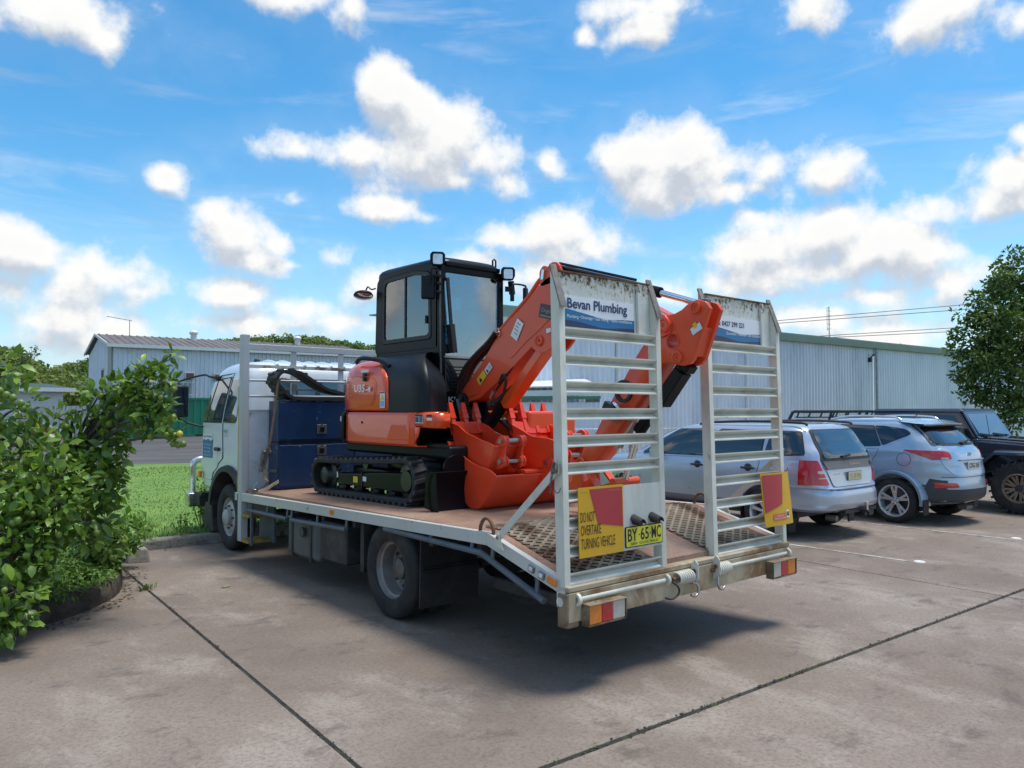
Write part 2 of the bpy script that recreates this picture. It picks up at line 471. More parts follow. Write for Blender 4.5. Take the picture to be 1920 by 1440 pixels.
# ================================================================== SETTING
def ground_mat(name, kind):
    m = bpy.data.materials.new(name); m.use_nodes = True
    t = m.node_tree; t.nodes.clear(); w = NT(t)
    out = w.n('ShaderNodeOutputMaterial'); p = w.n('ShaderNodeBsdfPrincipled', i={'Roughness': 0.85, 'Specular IOR Level': 0.3})
    geo = w.n('ShaderNodeNewGeometry').outputs['Position']
    if kind == 'concrete':
        big = w.noise(geo, 0.42, 5, 0.62, 0.4)
        mid = w.noise(w.v('MULTIPLY', geo, (1.0, 1.4, 1.0)), 1.9, 9, 0.74, 0.12)
        fine = w.noise(geo, 38, 6, 0.75)
        speck = w.n('ShaderNodeTexVoronoi', feature='F1', i={'Vector': geo, 'Scale': 46.0, 'Randomness': 1.0})
        sp2 = w.n('ShaderNodeTexVoronoi', feature='F1', i={'Vector': geo, 'Scale': 120.0, 'Randomness': 1.0})
        c = w.mix(w.ramp(big, 0.32, 0.68), (0.182, 0.142, 0.114, 1), (0.272, 0.224, 0.187, 1))
        m2 = w.noise(w.v('MULTIPLY', geo, (1.25, 0.75, 1.0)), 1.15, 11, 0.70, 0.1)
        c = w.mix(w.ramp(w.m('ADD', m2, w.m('MULTIPLY', w.m('SUBTRACT', big, .5), .35)), 0.50, 0.66, 0, 0.55), c, (0.385, 0.338, 0.290, 1))      # worn pale patches
        c = w.mix(w.ramp(mid, 0.47, 0.33, 0, 0.70), c, (0.098, 0.076, 0.064, 1))           # damp stains
        c = w.mix(w.ramp(fine, 0.42, 0.70, 0, 0.62), c, (0.105, 0.085, 0.074, 1))
        c = w.mix(w.ramp(speck.outputs['Distance'], 0.16, 0.05, 0, 0.75), c, (0.055, 0.045, 0.04, 1))
        c = w.mix(w.ramp(sp2.outputs['Distance'], 0.24, 0.08, 0, 0.45), c, (0.46, 0.41, 0.36, 1))
        hsum = w.m('ADD', w.m('MULTIPLY', fine, 0.6), w.m('MULTIPLY', mid, 0.6))
        b = w.n('ShaderNodeBump', i={'Strength': 0.45, 'Distance': 0.006, 'Height': hsum})
        w.link(b.outputs[0], p.inputs['Normal'])
        w.link(w.ramp(mid, 0.3, 0.7, 0.72, 0.92), p.inputs['Roughness'])
    elif kind == 'asphalt':
        a = w.noise(w.v('MULTIPLY', geo, (0.35, 1.6, 1)), 0.5, 6, 0.65)
        f = w.noise(geo, 30, 4, 0.7)
        c = w.mix(w.ramp(a, 0.35, 0.7), (0.072, 0.068, 0.068, 1), (0.150, 0.138, 0.128, 1))
        c = w.mix(w.ramp(f, 0.4, 0.7, 0, 0.3), c, (0.045, 0.045, 0.05, 1))
    elif kind == 'grass':
        a = w.noise(geo, 0.5, 6, 0.65); f = w.noise(geo, 7, 5, 0.7)
        c = w.mix(w.ramp(a, 0.35, 0.68), (0.115, 0.215, 0.04, 1), (0.19, 0.31, 0.06, 1))
        c = w.mix(w.ramp(f, 0.42, 0.72, 0, 0.30), c, (0.06, 0.14, 0.02, 1))
    elif kind == 'soil':
        a = w.noise(geo, 3, 6, 0.7)
        c = w.mix(a, (0.05, 0.035, 0.024, 1), (0.12, 0.09, 0.06, 1))
    elif kind == 'plain':
        a = w.noise(geo, 0.03, 6, 0.6)
        c = w.mix(w.ramp(a, 0.35, 0.65), (0.06, 0.10, 0.025, 1), (0.12, 0.15, 0.05, 1))
    elif kind == 'kerb_dark':
        a = w.noise(geo, 5, 8, 0.72, 0.3); f = w.noise(geo, 45, 4, 0.7)
        c = w.mix(w.ramp(a, 0.35, 0.72), (0.035, 0.028, 0.022, 1), (0.125, 0.105, 0.09, 1)); c = w.mix(w.ramp(f, .55, .75, 0, .5), c, (.06, .075, .03, 1))
        b = w.n('ShaderNodeBump', i={'Strength': 0.6, 'Distance': 0.012, 'Height': w.m('ADD', f, a)}); w.link(b.outputs[0], p.inputs['Normal'])
    elif kind == 'kerb':
        a = w.noise(w.v('MULTIPLY', geo, (1.2, 1.2, 2.2)), 3.2, 8, 0.72, 0.3); f = w.noise(geo, 40, 4, 0.7)
        c = w.mix(w.ramp(a, 0.28, 0.46), (0.06, 0.052, 0.045, 1), (0.28, 0.26, 0.23, 1))
        c = w.mix(w.ramp(a, 0.52, 0.72, 0, 0.8), c, (0.45, 0.44, 0.42, 1))
        c = w.mix(w.ramp(f, 0.4, 0.7, 0, 0.4), c, (0.06, 0.055, 0.045, 1))
        b = w.n('ShaderNodeBump', i={'Strength': 0.5, 'Distance': 0.01, 'Height': w.m('ADD', f, a)})
        w.link(b.outputs[0], p.inputs['Normal'])
    w.link(c, p.inputs['Base Color']); w.link(p.outputs[0], out.inputs[0])
    return m
concrete = ground_mat('concrete', 'concrete'); asphalt = ground_mat('asphalt', 'asphalt'); grass_m = ground_mat('lawn_green', 'grass')
soil = ground_mat('garden_soil', 'soil'); plain_m = ground_mat('pasture', 'plain'); kerb_m = ground_mat('kerb_concrete', 'kerb'); kerb_dark = ground_mat('kerb_dark', 'kerb_dark')
joint_m = mat('joint_sealant', (0.028, 0.024, 0.022), 0.8, var=0.5, vscale=9, grime=((0.07, 0.085, 0.03), 0.6, 6.0), bump=0.3, bscale=80)

tag(MB().add([(-900, -500, -0.13), (1300, -500, -0.13), (1300, 1500, -0.13), (-900, 1500, -0.13)], [(0, 1, 2, 3)]).build('ground', plain_m), 'flat green pasture under and round the yard', kind='structure')

# the yard: cast slabs with open joints
yard = thing('concrete_yard', 'stained brown grey concrete yard cast in large slabs with dark joints', None, (0, 0, 0), kind='structure')
TL = 0.052
def yp(u, v): return (u + TL * (v - 2.2), v - 0.042 * (u + 0.5) + 0.0)
ucuts = [-13.5, -7.4, -1.29, 4.86, 10.9, 17.0, 23.2]
vcuts = [-7.5, -0.62, 7.3]
def slab(u0, u1, v0, v1, cl=None):
    g = 0.010
    h = .017
    pts = [yp(u0 + g, v0 + h), yp(u1 - g, v0 + h), yp(u1 - g, v1 - h), yp(u0 + g, v1 - h)]
    if cl: pts = cl(pts)
    b = MB().prism(pts, 'z', -0.1, 0.0)
    o = b.build('slab', concrete, yard, bevel=0.006, seg=1, base='world')
    return o
for i in range(len(ucuts) - 1):
    for j in range(len(vcuts) - 1):
        u0, u1, v0, v1 = ucuts[i], ucuts[i + 1], vcuts[j], vcuts[j + 1]
        if j == 1 and i <= 1: v1 = 5.6
        if j == 1 and i >= 2:
            def clipk(pts):          # the back edge follows the kerb / the yard runs on to the shed
                return pts
            slab(u0, u1, v0, 6.57 if i == 2 else 12.2, clipk if i > 2 else (lambda p: [p[0], p[1], (p[2][0], 6.58), (p[3][0], 6.58)]))
        else:
            slab(u0, u1, v0, v1)
jb = MB()
for u in ucuts[1:-1]:
    a, b2 = yp(u, -7.5), yp(u, 7.0); d = 0.02
    jb.add([(a[0] - d, a[1], -0.009), (a[0] + d, a[1], -0.009), (b2[0] + d, b2[1], -0.009), (b2[0] - d, b2[1], -0.009)], [(0, 1, 2, 3)])
a, b2 = yp(ucuts[0], vcuts[1]), yp(ucuts[-1], vcuts[1])
jb.add([(a[0], a[1] - .03, -0.011), (b2[0], b2[1] - .03, -0.011), (b2[0], b2[1] + .03, -0.011), (a[0], a[1] + .03, -0.011)], [(0, 1, 2, 3)])
jb.build('joint_filler', joint_m, yard, base='world')
# crumbled, mossy edge along the open cross joint and the long joint
cr = MB(); rr = random.Random(3)
def crumb(px, py, s):
    k = rr.randint(4, 6); a0 = rr.random() * 6
    cr.add([(px + s * rr.uniform(.6, 1) * math.cos(a0 + i * 6.283 / k), py + s * rr.uniform(.6, 1) * math.sin(a0 + i * 6.283 / k), 0.0015) for i in range(k)] + [(px, py, 0.004 + s * 0.25)], [(i, (i + 1) % k, k) for i in range(k)])
for i in range(900):
    u = rr.uniform(-3, 7.5); p = yp(u, vcuts[1]); dens = 0.5 + 0.5 * mnoise.noise(Vector((u * 1.3, 0, 0)))
    if rr.random() < dens * 1.3: crumb(p[0], p[1] + rr.gauss(0, 0.013), rr.uniform(.003, .012))
for i in range(500):
    v = rr.uniform(-1.0, 5.0); p = yp(ucuts[2], v)
    if mnoise.noise(Vector((v * 1.1, 4, 0))) > -0.1: crumb(p[0] + rr.gauss(0, 0.008), p[1], rr.uniform(.003, .009))
tag(cr.build('joint_debris', joint_m, base='world'), 'dark grit and moss packed along the open slab joints', kind='stuff')
moss = mat('moss_blades', (0.14, 0.20, 0.035), 0.8, var=0.4, vscale=20)
def tuft(mb, x, y, z, n, h, spread, lean=0.5, mi=0, w=0.004):
    for i in range(n):
        a = rr.random() * 6.283; r0 = spread * rr.random(); hh = h * rr.uniform(.5, 1.1); ln = lean * hh * rr.uniform(.3, 1.2)
        bx, by = x + r0 * math.cos(a), y + r0 * math.sin(a); t = a + rr.uniform(-.6, .6)
        dx, dy = math.cos(t), math.sin(t); px, py = -dy * w, dx * w
        m1 = (bx + dx * ln * .35, by + dy * ln * .35, z + hh * .65); tp = (bx + dx * ln, by + dy * ln, z + hh * rr.uniform(.75, 1))
        mb.add([(bx - px, by - py, z), (bx + px, by + py, z), (m1[0] + px * .8, m1[1] + py * .8, m1[2]), (m1[0] - px * .8, m1[1] - py * .8, m1[2]), tp], [(0, 1, 2, 3), (3, 2, 4)], mi)
tb = MB()
p = yp(ucuts[2], 4.42)
tuft(tb, p[0], p[1], 0, 46, .075, .09, 1.0)
tag(tb.build('grass_tuft', moss), 'small yellow green grass tuft sprouting from the slab joint near the garden bed', 'weed')
tb = MB()
for i in range(11):
    u = rr.uniform(-0.8, 2.2); p = yp(u, vcuts[1]); tuft(tb, p[0], p[1], -0.008, 4, .02, .03, 1.2)
tag(tb.build('joint_moss', moss, base='world'), 'low green moss and grass sprouting in the cross joint', kind='stuff')

# thin painted bay lines on the yard
bay_paint = mat('bay_paint', (0.52, 0.50, 0.47), 0.8, dirt=(0.22, 0.19, 0.17), dirt_amt=0.85, dscale=7, dlo=0.42, dhi=0.6)
b = MB().add([(5.68, .40, .004), (5.73, .40, .004), (5.69, 1.95, .004), (5.64, 1.95, .004)], [(0, 1, 2, 3)])
tag(b.build('bay_line', bay_paint), 'faint worn white bay line ending at a white disc', kind='structure')
b = MB().add([(8.20, .22, .004), (8.25, .22, .004), (8.22, 2.6, .004), (8.17, 2.6, .004)], [(0, 1, 2, 3)])
tag(b.build('bay_line', bay_paint), 'faint worn white bay line beside the silver hatchback', kind='structure')
disc_m = mat('marker_white', (0.72, 0.70, 0.66), 0.6, var=0.15, vscale=20, grime=((0.4, 0.36, 0.32), 0.5, 30))
for (x, y, lab) in ((5.75, .314, 'white round marker stud at the end of the faint bay line behind the wagon'), (8.345, .157, 'white round marker stud near the tyre of the black off-roader')):
    b = MB().lathe([(0, .016), (.03, .015), (.055, .010), (.062, 0)], (x, y, 0.001), (0, 0, 1), 20)
    tag(b.build('marker_stud', disc_m, smooth=40), lab, 'marker', 'white marker studs on the yard')
b = MB().grid([[(-0.63 + .03 * i, 4.03 + .012 * j * (1 - abs(i - 1.5) / 2.4), .006 + .008 * abs(j)) for j in (-1, 0, 1)] for i in range(4)])
tag(b.build('fallen_leaf', mat('leaf_pale', (0.22, 0.30, 0.05), 0.5)), 'single pale green fallen leaf lying on the concrete', 'leaf')

lt_ = MB(); r9 = random.Random(4)
for i in range(320):
    if i % 2: x = r9.uniform(-.7, 4); y = 6.58 - abs(r9.gauss(0, .09))
    else:
        k = r9.random(); a, b2 = ((-2.22, 3.60), (-1.49, 4.30)) if k < .5 else ((-1.49, 4.30), (-1.15, 5.6)); t = r9.random(); x, y = lerp(a[0], b2[0], t) + abs(r9.gauss(0, .10)) + .03, lerp(a[1], b2[1], t) - abs(r9.gauss(0, .08))
    leaf_geo_l = r9.uniform(.008, .03); a = r9.random() * 6.28; c, s = math.cos(a) * leaf_geo_l, math.sin(a) * leaf_geo_l
    lt_.add([(x - c, y - s, .003), (x - s * .4, y + c * .4, .008), (x + c, y + s, .004), (x + s * .4, y - c * .4, .006)], [(0, 1, 2, 3)])
tag(lt_.build('leaf_litter', mat('litter_brown', (.10, .07, .04), .85, var=.5, vscale=30), base='world'), 'small dry brown leaf litter and grit along the kerbs', kind='stuff')

# kerb, lawn, road
kb = MB()
xk = [-0.78, 0.3, 1.5, 2.7, 3.9, 5.4]
kerb = thing('kerb', 'weathered grey concrete kerb between the yard and the lawn', None, (2.2, 6.66, 0), kind='structure')
for i in range(len(xk) - 1):
    z = 0.125 + rr.uniform(-.006, .006)
    MB().prism([(6.59, 0.0), (6.60, z - .02), (6.62, z), (6.75, z), (6.75, -.1), (6.59, -.1)], 'x', xk[i] + .004, xk[i + 1] - .004).build('kerb_block', kerb_m, kerb, bevel=0.012)
kn = MB().hull8([(-1.02, 5.86, -.02), (-.78, 5.80, -.02), (-.74, 6.52, -.02), (-.95, 6.60, -.02), (-1.0, 5.9, .16), (-.80, 5.84, .15), (-.77, 6.50, .16), (-.94, 6.56, .17)])
tag(kn.build('kerb_stone', kerb_m, bevel=0.03), 'broken rough kerb stone at the corner of the garden bed', kind='structure')
lw = MB().add([(-40, 5.6, .02), (-1.0, 6.55, .05), (-0.7, 6.75, .115), (5.4, 6.75, .115), (5.4, 12.5, .08), (13, 12.4, .04), (13, 19.5, .03), (2.8, 21.9, .03), (-40, 25.5, .03)], [tuple(range(9))])
tag(lw.build('lawn', grass_m), 'mown bright green lawn behind the kerb', kind='structure')
rd = MB().add([(-60, 27.6, .012), (2.8, 21.9, .012), (40, 18.4, .012), (80, 60, .012), (-60, 75, .012)], [(0, 1, 2, 3, 4)])
tag(rd.build('road', asphalt), 'worn grey asphalt yard and road beyond the lawn', kind='structure')
gb = MB()
for i in range(38000):
    d = rr.random() ** 1.6
    y = 6.76 + d * 13; x = rr.uniform(-3.5 - d * 3, 5.4 + d * 2)
    if x < -0.8 and y < 7.2: continue
    tuft(gb, x, y, .045 + .07 * max(0, 1 - (y - 6.75) / 9), 1, .042 + .02 * mnoise.noise(Vector((x, y, 0))), .02, .9, mi=0 if rr.random() < .6 else 1, w=.005 + d * .006)
for i in range(260):
    x = rr.uniform(-0.8, 2.5); tuft(gb, x, 6.76 + abs(rr.gauss(0, .05)), .10, 1, .14, .03, .9, mi=rr.randint(0, 1), w=.006)
tag(gb.build('grass', [mat('grass_blade', (0.175, 0.285, 0.06), 0.6, var=0.25, vscale=1.2), mat('grass_blade_light', (0.23, 0.35, 0.085), 0.6, var=0.25, vscale=1.5)], base='world', rec=False), 'short bright green blades of the mown lawn', kind='stuff')

# ------------------------------------------------------------------ foliage tools
def leaf_mat(name, col, rough=0.42, var=0.35, back=0.5):
    m = bpy.data.materials.new(name); m.use_nodes = True; MATS[name] = m
    t = m.node_tree; t.nodes.clear(); w = NT(t)
    out = w.n('ShaderNodeOutputMaterial'); p = w.n('ShaderNodeBsdfPrincipled', i={'Roughness': rough, 'Specular IOR Level': 0.45})
    geo = w.n('ShaderNodeNewGeometry')
    n1 = w.noise(geo.outputs['Position'], 3.3, 4, 0.6); n2 = w.noise(geo.outputs['Position'], 31, 2, 0.5)
    isl = geo.outputs['Random Per Island']
    f = w.m('ADD', w.m('MULTIPLY', isl, 0.6), w.m('MULTIPLY', n1, 0.5))
    c = w.mix(w.ramp(f, 0.2, 0.95), (*[x * (1 - var) for x in col], 1), (*[min(1, x * (1 + var)) for x in col], 1))
    c = w.mix(w.ramp(isl, 0.86, 1.0, 0, 0.55), c, (col[0] * 2.3, col[1] * 1.7, col[2] * 1.5, 1))
    c = w.mix(w.m('MULTIPLY', n2, 0.25), c, (col[0] * 1.4, col[1] * 1.35, col[2] * 1.3, 1))
    w.link(c, p.inputs['Base Color'])
    tl = w.n('ShaderNodeBsdfTranslucent'); w.link(w.mix(0.5, c, (col[0] * 1.8, col[1] * 1.9, col[2] * 0.8, 1)), tl.inputs[0])
    ms = w.n('ShaderNodeMixShader', i={0: 0.28, 1: p.outputs[0], 2: tl.outputs[0]})
    w.link(ms.outputs[0], out.inputs[0]); return m
def leaf_geo(mb, o, d, up, L, W, fold=0.25, curl=0.25, mi=0, segs=3):
    """one leaf: base o, direction d, face normal about up; two halves folded on the midrib"""
    d = Vector(d).normalized(); s = d.cross(Vector(up))
    if s.length < 1e-3: s = d.orthogonal()
    s.normalize(); n = s.cross(d).normalized(); o = Vector(o)
    prof = (0.0, 0.85, 0.95, 0.0) if segs == 3 else (0.0, 1.0, 0.0)
    vs = []; fs = []; mid = []; lf = []; rt = []
    for i, wv in enumerate(prof):
        t = i / (len(prof) - 1)
        c = o + d * (L * t) - n * (curl * L * t * t)
        mid.append(len(vs)); vs.append(c)
        if wv > 0:
            lf.append(len(vs)); vs.append(c + s * (W / 2 * wv) + n * (fold * W / 2 * wv))
            rt.append(len(vs)); vs.append(c - s * (W / 2 * wv) + n * (fold * W / 2 * wv))
        else:
            lf.append(mid[-1]); rt.append(mid[-1])
    for i in range(len(prof) - 1):
        a = [mid[i], mid[i + 1], lf[i + 1], lf[i]]; b = [mid[i], rt[i], rt[i + 1], mid[i + 1]]
        for q in (a, b):
            u = []
            for x in q:
                if x not in u: u.append(x)
            fs.append(tuple(u))
    mb.add(vs, fs, mi)
def rdir(r, up=0.0):
    z = r.uniform(-1, 1); a = r.random() * 6.283; q = math.sqrt(1 - z * z)
    return Vector((q * math.cos(a), q * math.sin(a), z + up)).normalized()
bark = mat('bark', (0.12, 0.10, 0.08), 0.9, var=0.45, vscale=14, bump=0.6, bscale=40, stretch=(1, 1, .3))

# ------------------------------------------------------------------ garden bed
bedpts = [(-4.2, 2.2), (-3.1, 2.82), (-2.55, 3.3), (-2.22, 3.60), (-1.84, 3.89), (-1.49, 4.30), (-1.30, 4.83), (-1.19, 5.38), (-1.12, 5.9)]
bs = [Vector((p.x, p.y, 0)) for p in smoothpts([(x, y, 0) for x, y in bedpts], 5)]
rows = []
for i, p in enumerate(bs):
    d = (bs[min(i + 1, len(bs) - 1)] - bs[max(i - 1, 0)]).normalized(); n = Vector((-d.y, d.x, 0))
    wob = 0.012 * mnoise.noise(p * 3)
    rows.append([p + Vector((0, 0, -.05)), p + n * .0 + Vector((0, 0, .06 + wob)), p + n * .012 + Vector((0, 0, .135 + wob)), p + n * .035 + Vector((0, 0, .165 + wob)), p + n * .12 + Vector((0, 0, .17 + wob)), p + n * .15 + Vector((0, 0, .12)), p + n * .15 + Vector((0, 0, -.05))])
tag(MB().grid(rows).build('garden_kerb', kerb_dark, smooth=50), 'curved dark concrete edging of the garden bed', kind='structure')
tag(MB().add([(-4.0, 2.3, .10)] + [(p.x - .06, p.y + .06, .10) for p in bs] + [(-2, 6.6, .10), (-6, 6.6, .10)], [tuple(range(len(bs) + 3))]).build('garden_bed', soil), 'raised bed of dark soil inside the curved edging', kind='structure')
gcm = leaf_mat('groundcover_leaf', (0.105, 0.21, 0.034), 0.5)
gc = MB(); r2 = random.Random(12)
for i in range(13000):
    t = r2.random() * (len(bs) - 1); k = int(t); p = bs[k].lerp(bs[min(k + 1, len(bs) - 1)], t - k)
    d = (bs[min(k + 1, len(bs) - 1)] - bs[max(k - 1, 0)]).normalized(); n = Vector((-d.y, d.x, 0))
    off = r2.uniform(.02, .85); h = .17 + .24 * math.sin(min(1, off / .45) * 1.57) * (0.75 + 0.4 * mnoise.noise(p * 2.1))
    if p.y < 3.3: h *= .8
    pos = p + n * off + Vector((0, 0, h * (r2.random() ** .45)))
    if off < .12: pos.z = .17 + r2.uniform(-.05, .05)
    leaf_geo(gc, pos, rdir(r2, -.1) + (-n) * .5, rdir(r2, 1.9), r2.uniform(.03, .06), r2.uniform(.018, .034), segs=2)
tag(gc.build('ground_cover', gcm, base='world', rec=False), 'dense small leaved green ground cover spilling over the bed edging', kind='stuff')

# ------------------------------------------------------------------ lime tree
CL = [(x, y, z, r * (.72 if x > -1.6 and z > 1.4 else .92), n) for x, y, z, r, n in [(-2.44, 3.76, 1.98, 0.22, 46), (-2.62, 4.12, 1.86, 0.30, 60), (-2.28, 3.8, 1.72, 0.15, 26), (-2.49, 4.0, 1.6, 0.4, 80), (-2.2, 4.1, 1.5, 0.15, 24), (-2.03, 3.87, 1.62, 0.10, 14), (-1.87, 3.87, 1.68, 0.10, 14), (-1.76, 3.77, 1.80, 0.13, 26), (-1.59, 3.62, 1.86, 0.2, 55), (-1.48, 3.4, 1.9, 0.2, 60), (-1.53, 3.43, 2.03, 0.1, 14), (-1.39, 3.2, 1.92, 0.13, 26), (-1.37, 3.43, 2.04, 0.08, 10), (-1.3, 3.37, 2.15, 0.06, 8), (-1.49, 3.42, 1.71, 0.18, 40), (-1.62, 3.66, 1.68, 0.14, 26), (-1.45, 3.26, 1.6, 0.15, 30), (-1.38, 3.07, 1.56, 0.09, 14), (-1.35, 3.05, 1.47, 0.06, 8), (-1.42, 3.23, 1.73, 0.15, 30), (-1.69, 3.86, 1.64, 0.12, 16), (-1.87, 3.88, 1.40, 0.18, 36), (-2.07, 3.79, 1.32, 0.22, 54), (-2.3, 3.72, 1.31, 0.3, 90), (-2.55, 3.94, 1.23, 0.4, 90), (-1.73, 3.77, 1.33, 0.2, 50), (-1.64, 3.69, 1.42, 0.12, 24), (-1.58, 3.63, 1.46, 0.09, 14), (-2.36, 3.52, 1.08, 0.32, 110), (-2.12, 3.45, 1.11, 0.3, 110), (-1.85, 3.62, 1.1, 0.24, 80), (-1.71, 3.64, 1.03, 0.16, 40), (-1.7, 3.62, 1.2, 0.14, 30), (-2.34, 3.38, 0.83, 0.3, 110), (-2.12, 3.36, 0.86, 0.24, 80), (-1.87, 3.51, 0.82, 0.22, 60), (-1.71, 3.78, 0.66, 0.2, 40), (-2.41, 3.32, 0.6, 0.28, 90), (-2.27, 3.31, 0.60, 0.20, 56), (-2.56, 3.44, 0.79, 0.35, 90), (-2.4, 3.07, 0.41, 0.2, 50), (-2.47, 3.0, 0.25, 0.16, 36), (-2.32, 3.2, 0.42, 0.13, 26), (-1.56, 3.92, 0.58, 0.14, 26), (-2.65, 3.4, 0.42, 0.3, 60), (-2.37, 2.92, 0.21, 0.08, 12)]]
lime_leaf = leaf_mat('lime_leaf', (0.110, 0.200, 0.036), 0.36, var=.42)
lime_leaf_young = leaf_mat('lime_leaf_young', (0.20, 0.32, 0.04), 0.38)
lime_leaf_old = leaf_mat('lime_leaf_old', (0.50, 0.40, 0.03), 0.45, var=0.1)
lime_skin = mat('lime_skin', (0.15, 0.235, 0.035), 0.36, var=0.25, vscale=9, bump=0.15, bscale=260)
lime_ripe = mat('lime_skin_ripe', (0.50, 0.46, 0.045), 0.36, var=0.15, vscale=9, bump=0.15, bscale=260)
TRK = Vector((-2.35, 4.35, 0.1))
tree = thing('lime_tree', 'bushy lime tree with large green leaves and green limes in the garden bed', 'tree', TRK)
r3 = random.Random(21)
wood = MB()
forks = [TRK + Vector(v) for v in ((0, 0, .55), (.25, -.35, .75), (-.15, -.5, .6), (.45, -.25, 1.15), (-.1, -.2, 1.3), (.2, -.6, .45))]
wood.tube(smoothpts([TRK, TRK + Vector((.03, -.03, .3)), forks[0]], 4), .05, 8, rads=None)
for f in forks[1:]:
    wood.tube(smoothpts([forks[0] - Vector((0, 0, .1)), forks[0].lerp(f, .5) + rdir(r3) * .06, f], 4), .028, 7)
ends = []
for (x, y, z, rad, n) in CL:
    c = Vector((x, y, z)); f = min(forks, key=lambda q: (q - c).length + max(0, q.z - c.z))
    mid = f.lerp(c, .5) + Vector((0, 0, .08)) + rdir(r3) * .05
    pts = smoothpts([f, mid, c], 4)
    wood.tube(pts, .01, 5, rads=[lerp(.018, .006, i / (len(pts) - 1)) for i in range(len(pts))])
    for k in range(max(2, n // 12)):
        e = c + rdir(r3, .25) * rad * r3.uniform(.6, 1.0)
        q = c.lerp(e, .5) + rdir(r3) * rad * .12
        wood.tube([c, q, e], .004, 4, rads=[.006, .004, .0025]); ends.append((c, e, rad))
wood.build('trunk', bark, tree, smooth=60)
cand = []
for (x, y, z, rad, n) in CL:
    c = Vector((x, y, z))
    for i in range(int(n * 1.6)):
        q = rdir(r3); pos = c + q * rad * (r3.random() ** .42)
        dr = (q * .9 + rdir(r3) * .8 + Vector((0, 0, r3.choice((.35, -.45, .1))))).normalized()
        kind = 0 if r3.random() < .80 else 1
        if r3.random() < .004: kind = 2
        L = r3.uniform(.075, .125) * (1.0 if rad > .1 else .8)
        cand.append((pos, dr, rdir(r3, 1.3), L, L * r3.uniform(.42, .56), kind, r3.uniform(.1, .4), r3.uniform(.05, .4)))
dcam = lambda p: (p - CAM_POS).length
order = sorted(range(len(cand)), key=lambda i: dcam(cand[i][0]) - cand[i][3] * 2 + r3.random() * .35)
single = set(order[:300])
fol = MB()
protos = {}
for i, (pos, dr, up, L, W, kind, fo, cu) in enumerate(cand):
    if i in single:
        v = r3.randint(0, 3)
        key = (kind, v)
        if key not in protos:
            pm = MB(); leaf_geo(pm, (0, 0, 0), (0, 1, 0), (0, 0, 1), 1, (.46, .5, .54, .48)[v], (.15, .3, .22, .38)[v], (.1, .25, .38, .18)[v])
            me = bpy.data.meshes.new('leaf'); me.from_pydata([tuple(p) for p in pm.v], [], pm.f)
            me.materials.append((lime_leaf, lime_leaf_young, lime_leaf_old)[kind]); me.polygons.foreach_set('use_smooth', [True] * len(me.polygons)); protos[key] = me
        o = bpy.data.objects.new('leaf', protos[key]); COL.objects.link(o); place(o, pos, tree)
        s = dr.cross(up).normalized(); nn = s.cross(dr)
        o.rotation_euler = Matrix((s, dr, nn)).transposed().to_euler(); o.scale = (L, L, L)
    else:
        leaf_geo(fol, pos, dr, up, L, W, fo, cu, kind)
fo = fol.build('foliage', [lime_leaf, lime_leaf_young, lime_leaf_old], tree, smooth=180, rec=False); fo['kind'] = 'stuff'
lime_me = None
def lime(pos, r, ripe=False):
    global lime_me
    if lime_me is None:
        bm = bmesh.new(); bmesh.ops.create_icosphere(bm, subdivisions=2, radius=1)
        for v in bm.verts:
            v.co.z *= 1.08
            if v.co.z < -.95: v.co.z -= .10
        lime_me = [bpy.data.meshes.new('lime') for _ in range(2)]
        for me, mm in zip(lime_me, (lime_skin, lime_ripe)):
            bm.to_mesh(me); me.materials.append(mm); me.polygons.foreach_set('use_smooth', [True] * len(me.polygons))
        bm.free()
    o = bpy.data.objects.new('lime', lime_me[1 if ripe else 0]); COL.objects.link(o); place(o, pos, tree); o.scale = (r, r, r)
    o.rotation_euler = (r3.uniform(-.3, .3), r3.uniform(-.3, .3), 0)
    if ripe: o['label'] = 'yellowing ripe lime'
for (x, y, z, rad, n) in CL:
    for k in range(2 if n > 20 else 1):
        q = (rdir(r3) + (CAM_POS - Vector((x, y, z))).normalized() * 1.3).normalized()
        base = Vector((x, y, z)) + q * rad * .95 + Vector((0, 0, -.05))
        for j in range(r3.choice((1, 1, 2, 3))):
            lime(base + rdir(r3) * .035 * (j > 0) + Vector((0, 0, -.02 * j)), r3.uniform(.02, .027))
LIMES = [(-1.41, 3.08, 1.6, 0), (-1.37, 3.05, 1.63, 0), (-1.43, 3.10, 1.57, 0), (-1.46, 3.14, 1.58, 0), (-1.40, 3.06, 1.55, 0), (-1.34, 2.98, 1.50, 1), (-1.31, 2.99, 1.42, 0), (-1.345, 3.0, 1.415, 0), (-2.50, 3.30, 1.83, 0), (-2.46, 3.28, 1.80, 0), (-2.42, 3.27, 1.78, 0), (-2.38, 3.2, 1.74, 0)]
for x, y, z, ripe in LIMES: lime((x, y, z), .027, ripe)

